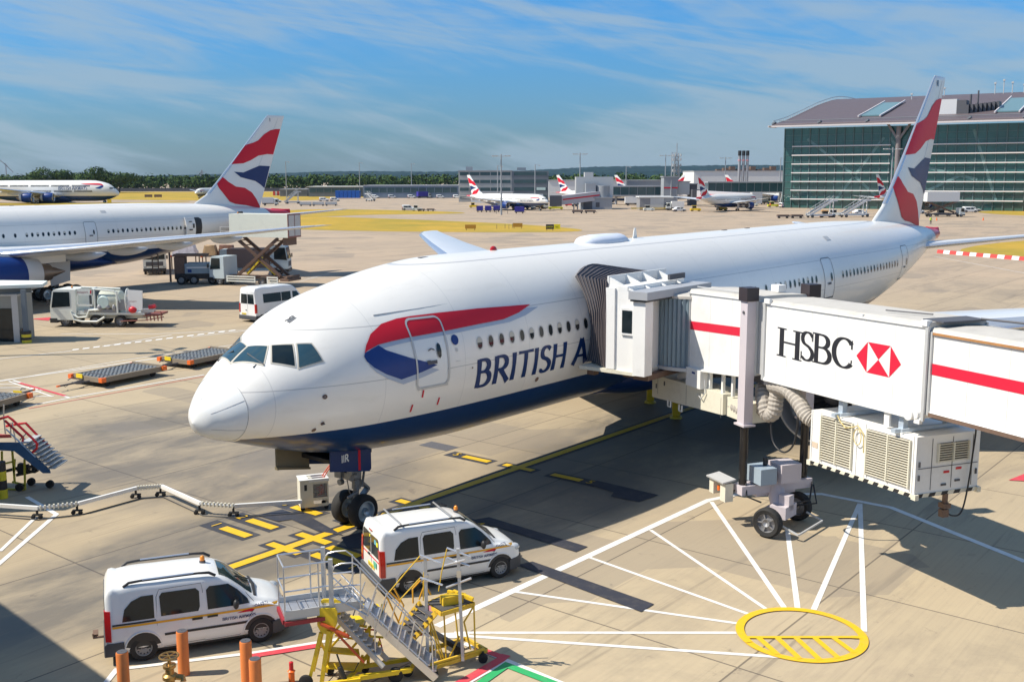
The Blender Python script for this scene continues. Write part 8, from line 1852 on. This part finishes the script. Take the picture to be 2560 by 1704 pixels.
wood('wood', 'long green belt of trees along the airfield fence at left', -70, 900, 880, 399, 408, 9); wood('wood', 'green belt of trees behind the distant stands', 900, 1620, 1000, 398, 405, 11); wood('wood', 'green tree tops between the sheds and the power station', 1620, 1830, 1050, 400, 406, 12, 90)
m = MB(); X0, X1 = gX(-80, 830), gX(1080, 830); m.bx(X0, X1, 0, .15, 0, 2.6); o = m.build('perimeter_fence', pm('fence_dark', (.09, .09, .10), .8, var=.3, scale=.5), loc=(0, 832, 0)); tag(o, 'dark grey perimeter fence line in front of the long belt of trees', 'fence')
m = MB(); m.lathe([(9, 6), (14, 8), (13, 14), (6, 19), (.1, 20)], 10)
hillm = pm('wooded_hill', (.014, .034, .036), .95, var=.7, scale=.012, spec=.05)
def hill(Y, pts, depth, seed, bump):
    rh = random.Random(seed); V = []; F = []; xs = []; x = pts[0][0]
    while x < pts[-1][0]: xs.append(x); x += 6
    for x in xs:
        for (a, b), (c, d) in zip(pts, pts[1:]):
            if a <= x <= c: y = b+(d-b)*(x-a)/(c-a)
        z = max(3., gZ(y, Y))+rh.uniform(-bump, bump); X = gX(x, Y)
        V += [(X*.97, Y-depth, 0), (X*.985+rh.uniform(-8, 8), Y-depth*.5, z*.62+rh.uniform(-bump, bump)*2), (X, Y, z), (X*1.03, Y+depth, 0)]
    for i in range(len(xs)-1):
        for j in range(3): F.append((i*4+j, (i+1)*4+j, (i+1)*4+j+1, i*4+j+1))
    m = MB(); m.add(V, F); return tag(m.build('hills', hillm, fix=True, sharp=20), kind='structure')
hill(5200, [(-300, 404), (150, 405), (330, 401), (480, 397.5), (640, 395), (740, 391.5), (860, 390.5), (1000, 392), (1100, 391), (1200, 390.5), (1280, 386), (1360, 381.5), (1480, 380), (1600, 379), (1700, 378), (1800, 379), (1950, 377), (2300, 376), (2700, 380)], 900, 3, 1.6)
hill(3600, [(-300, 405), (500, 402), (800, 399), (1300, 397), (1500, 392), (1800, 391), (2300, 390), (2700, 392)], 500, 5, 1.6)

hz_ = MB(); hz_.box((0, 3100, 59), (15000, 7000, 122)); ho = hz_.build('haze', bpy.data.materials.new('haze_air'), flat=True); tag(ho, kind='stuff')
hm_ = ho.data.materials[0]; hm_.use_nodes = True; hm_.node_tree.nodes.clear(); pv = N(hm_.node_tree, 'ShaderNodeVolumePrincipled'); pv.inputs['Density'].default_value = 3.2e-5; pv.inputs['Color'].default_value = (.55, .75, 1, 1); pv.inputs['Anisotropy'].default_value = .2
mo_ = N(hm_.node_tree, 'ShaderNodeOutputMaterial'); hm_.node_tree.links.new(pv.outputs[0], mo_.inputs['Volume'])
# apron mast just left of the view: its six-lamp head throws the star-shaped shadow
P = at(388, 810, 0); hM = 21.0; L_ = hM/math.tan(SUN_EL); t = thing('light_mast', 'tall mast with six lamps left of the view, casting a star shadow', 'light mast', (P.x-L_*cos(radians(7)), P.y-L_*sin(radians(7)), 0), 0, 'apron light masts')
m = MB(); m.cyl((0, 0, 0), (0, 0, hM), .22, .12, 10); m.build('pole', gclad, t)
for k in range(6): a = k*pi/3+.3; m = MB(); m.beam((0, 0, hM), (1.5*cos(a), 1.5*sin(a), hM), .08); m.box((1.45*cos(a), 1.45*sin(a), hM), (.95, .45, .2), rz=a); m.build('lamp_arm', lgrey, t)
for o in list(bpy.data.objects):
    b = o.name.split('.')[0]
    if o.type == 'MESH' and o.parent and b in ('door_post', 'unit_frame', 'hanger', 'end_frame', 'cab_pillar', 'roof_gusset', 'latch', 'bottom_rail', 'toe_board', 'legs', 'edge_trim', 'column', 'pivot_plate', 'base_leg', 'cable_hook', 'bracket', 'corner_post', 'raking_struts', 'cable', 'door_handle'): split(o, 'leg' if b == 'legs' else None)
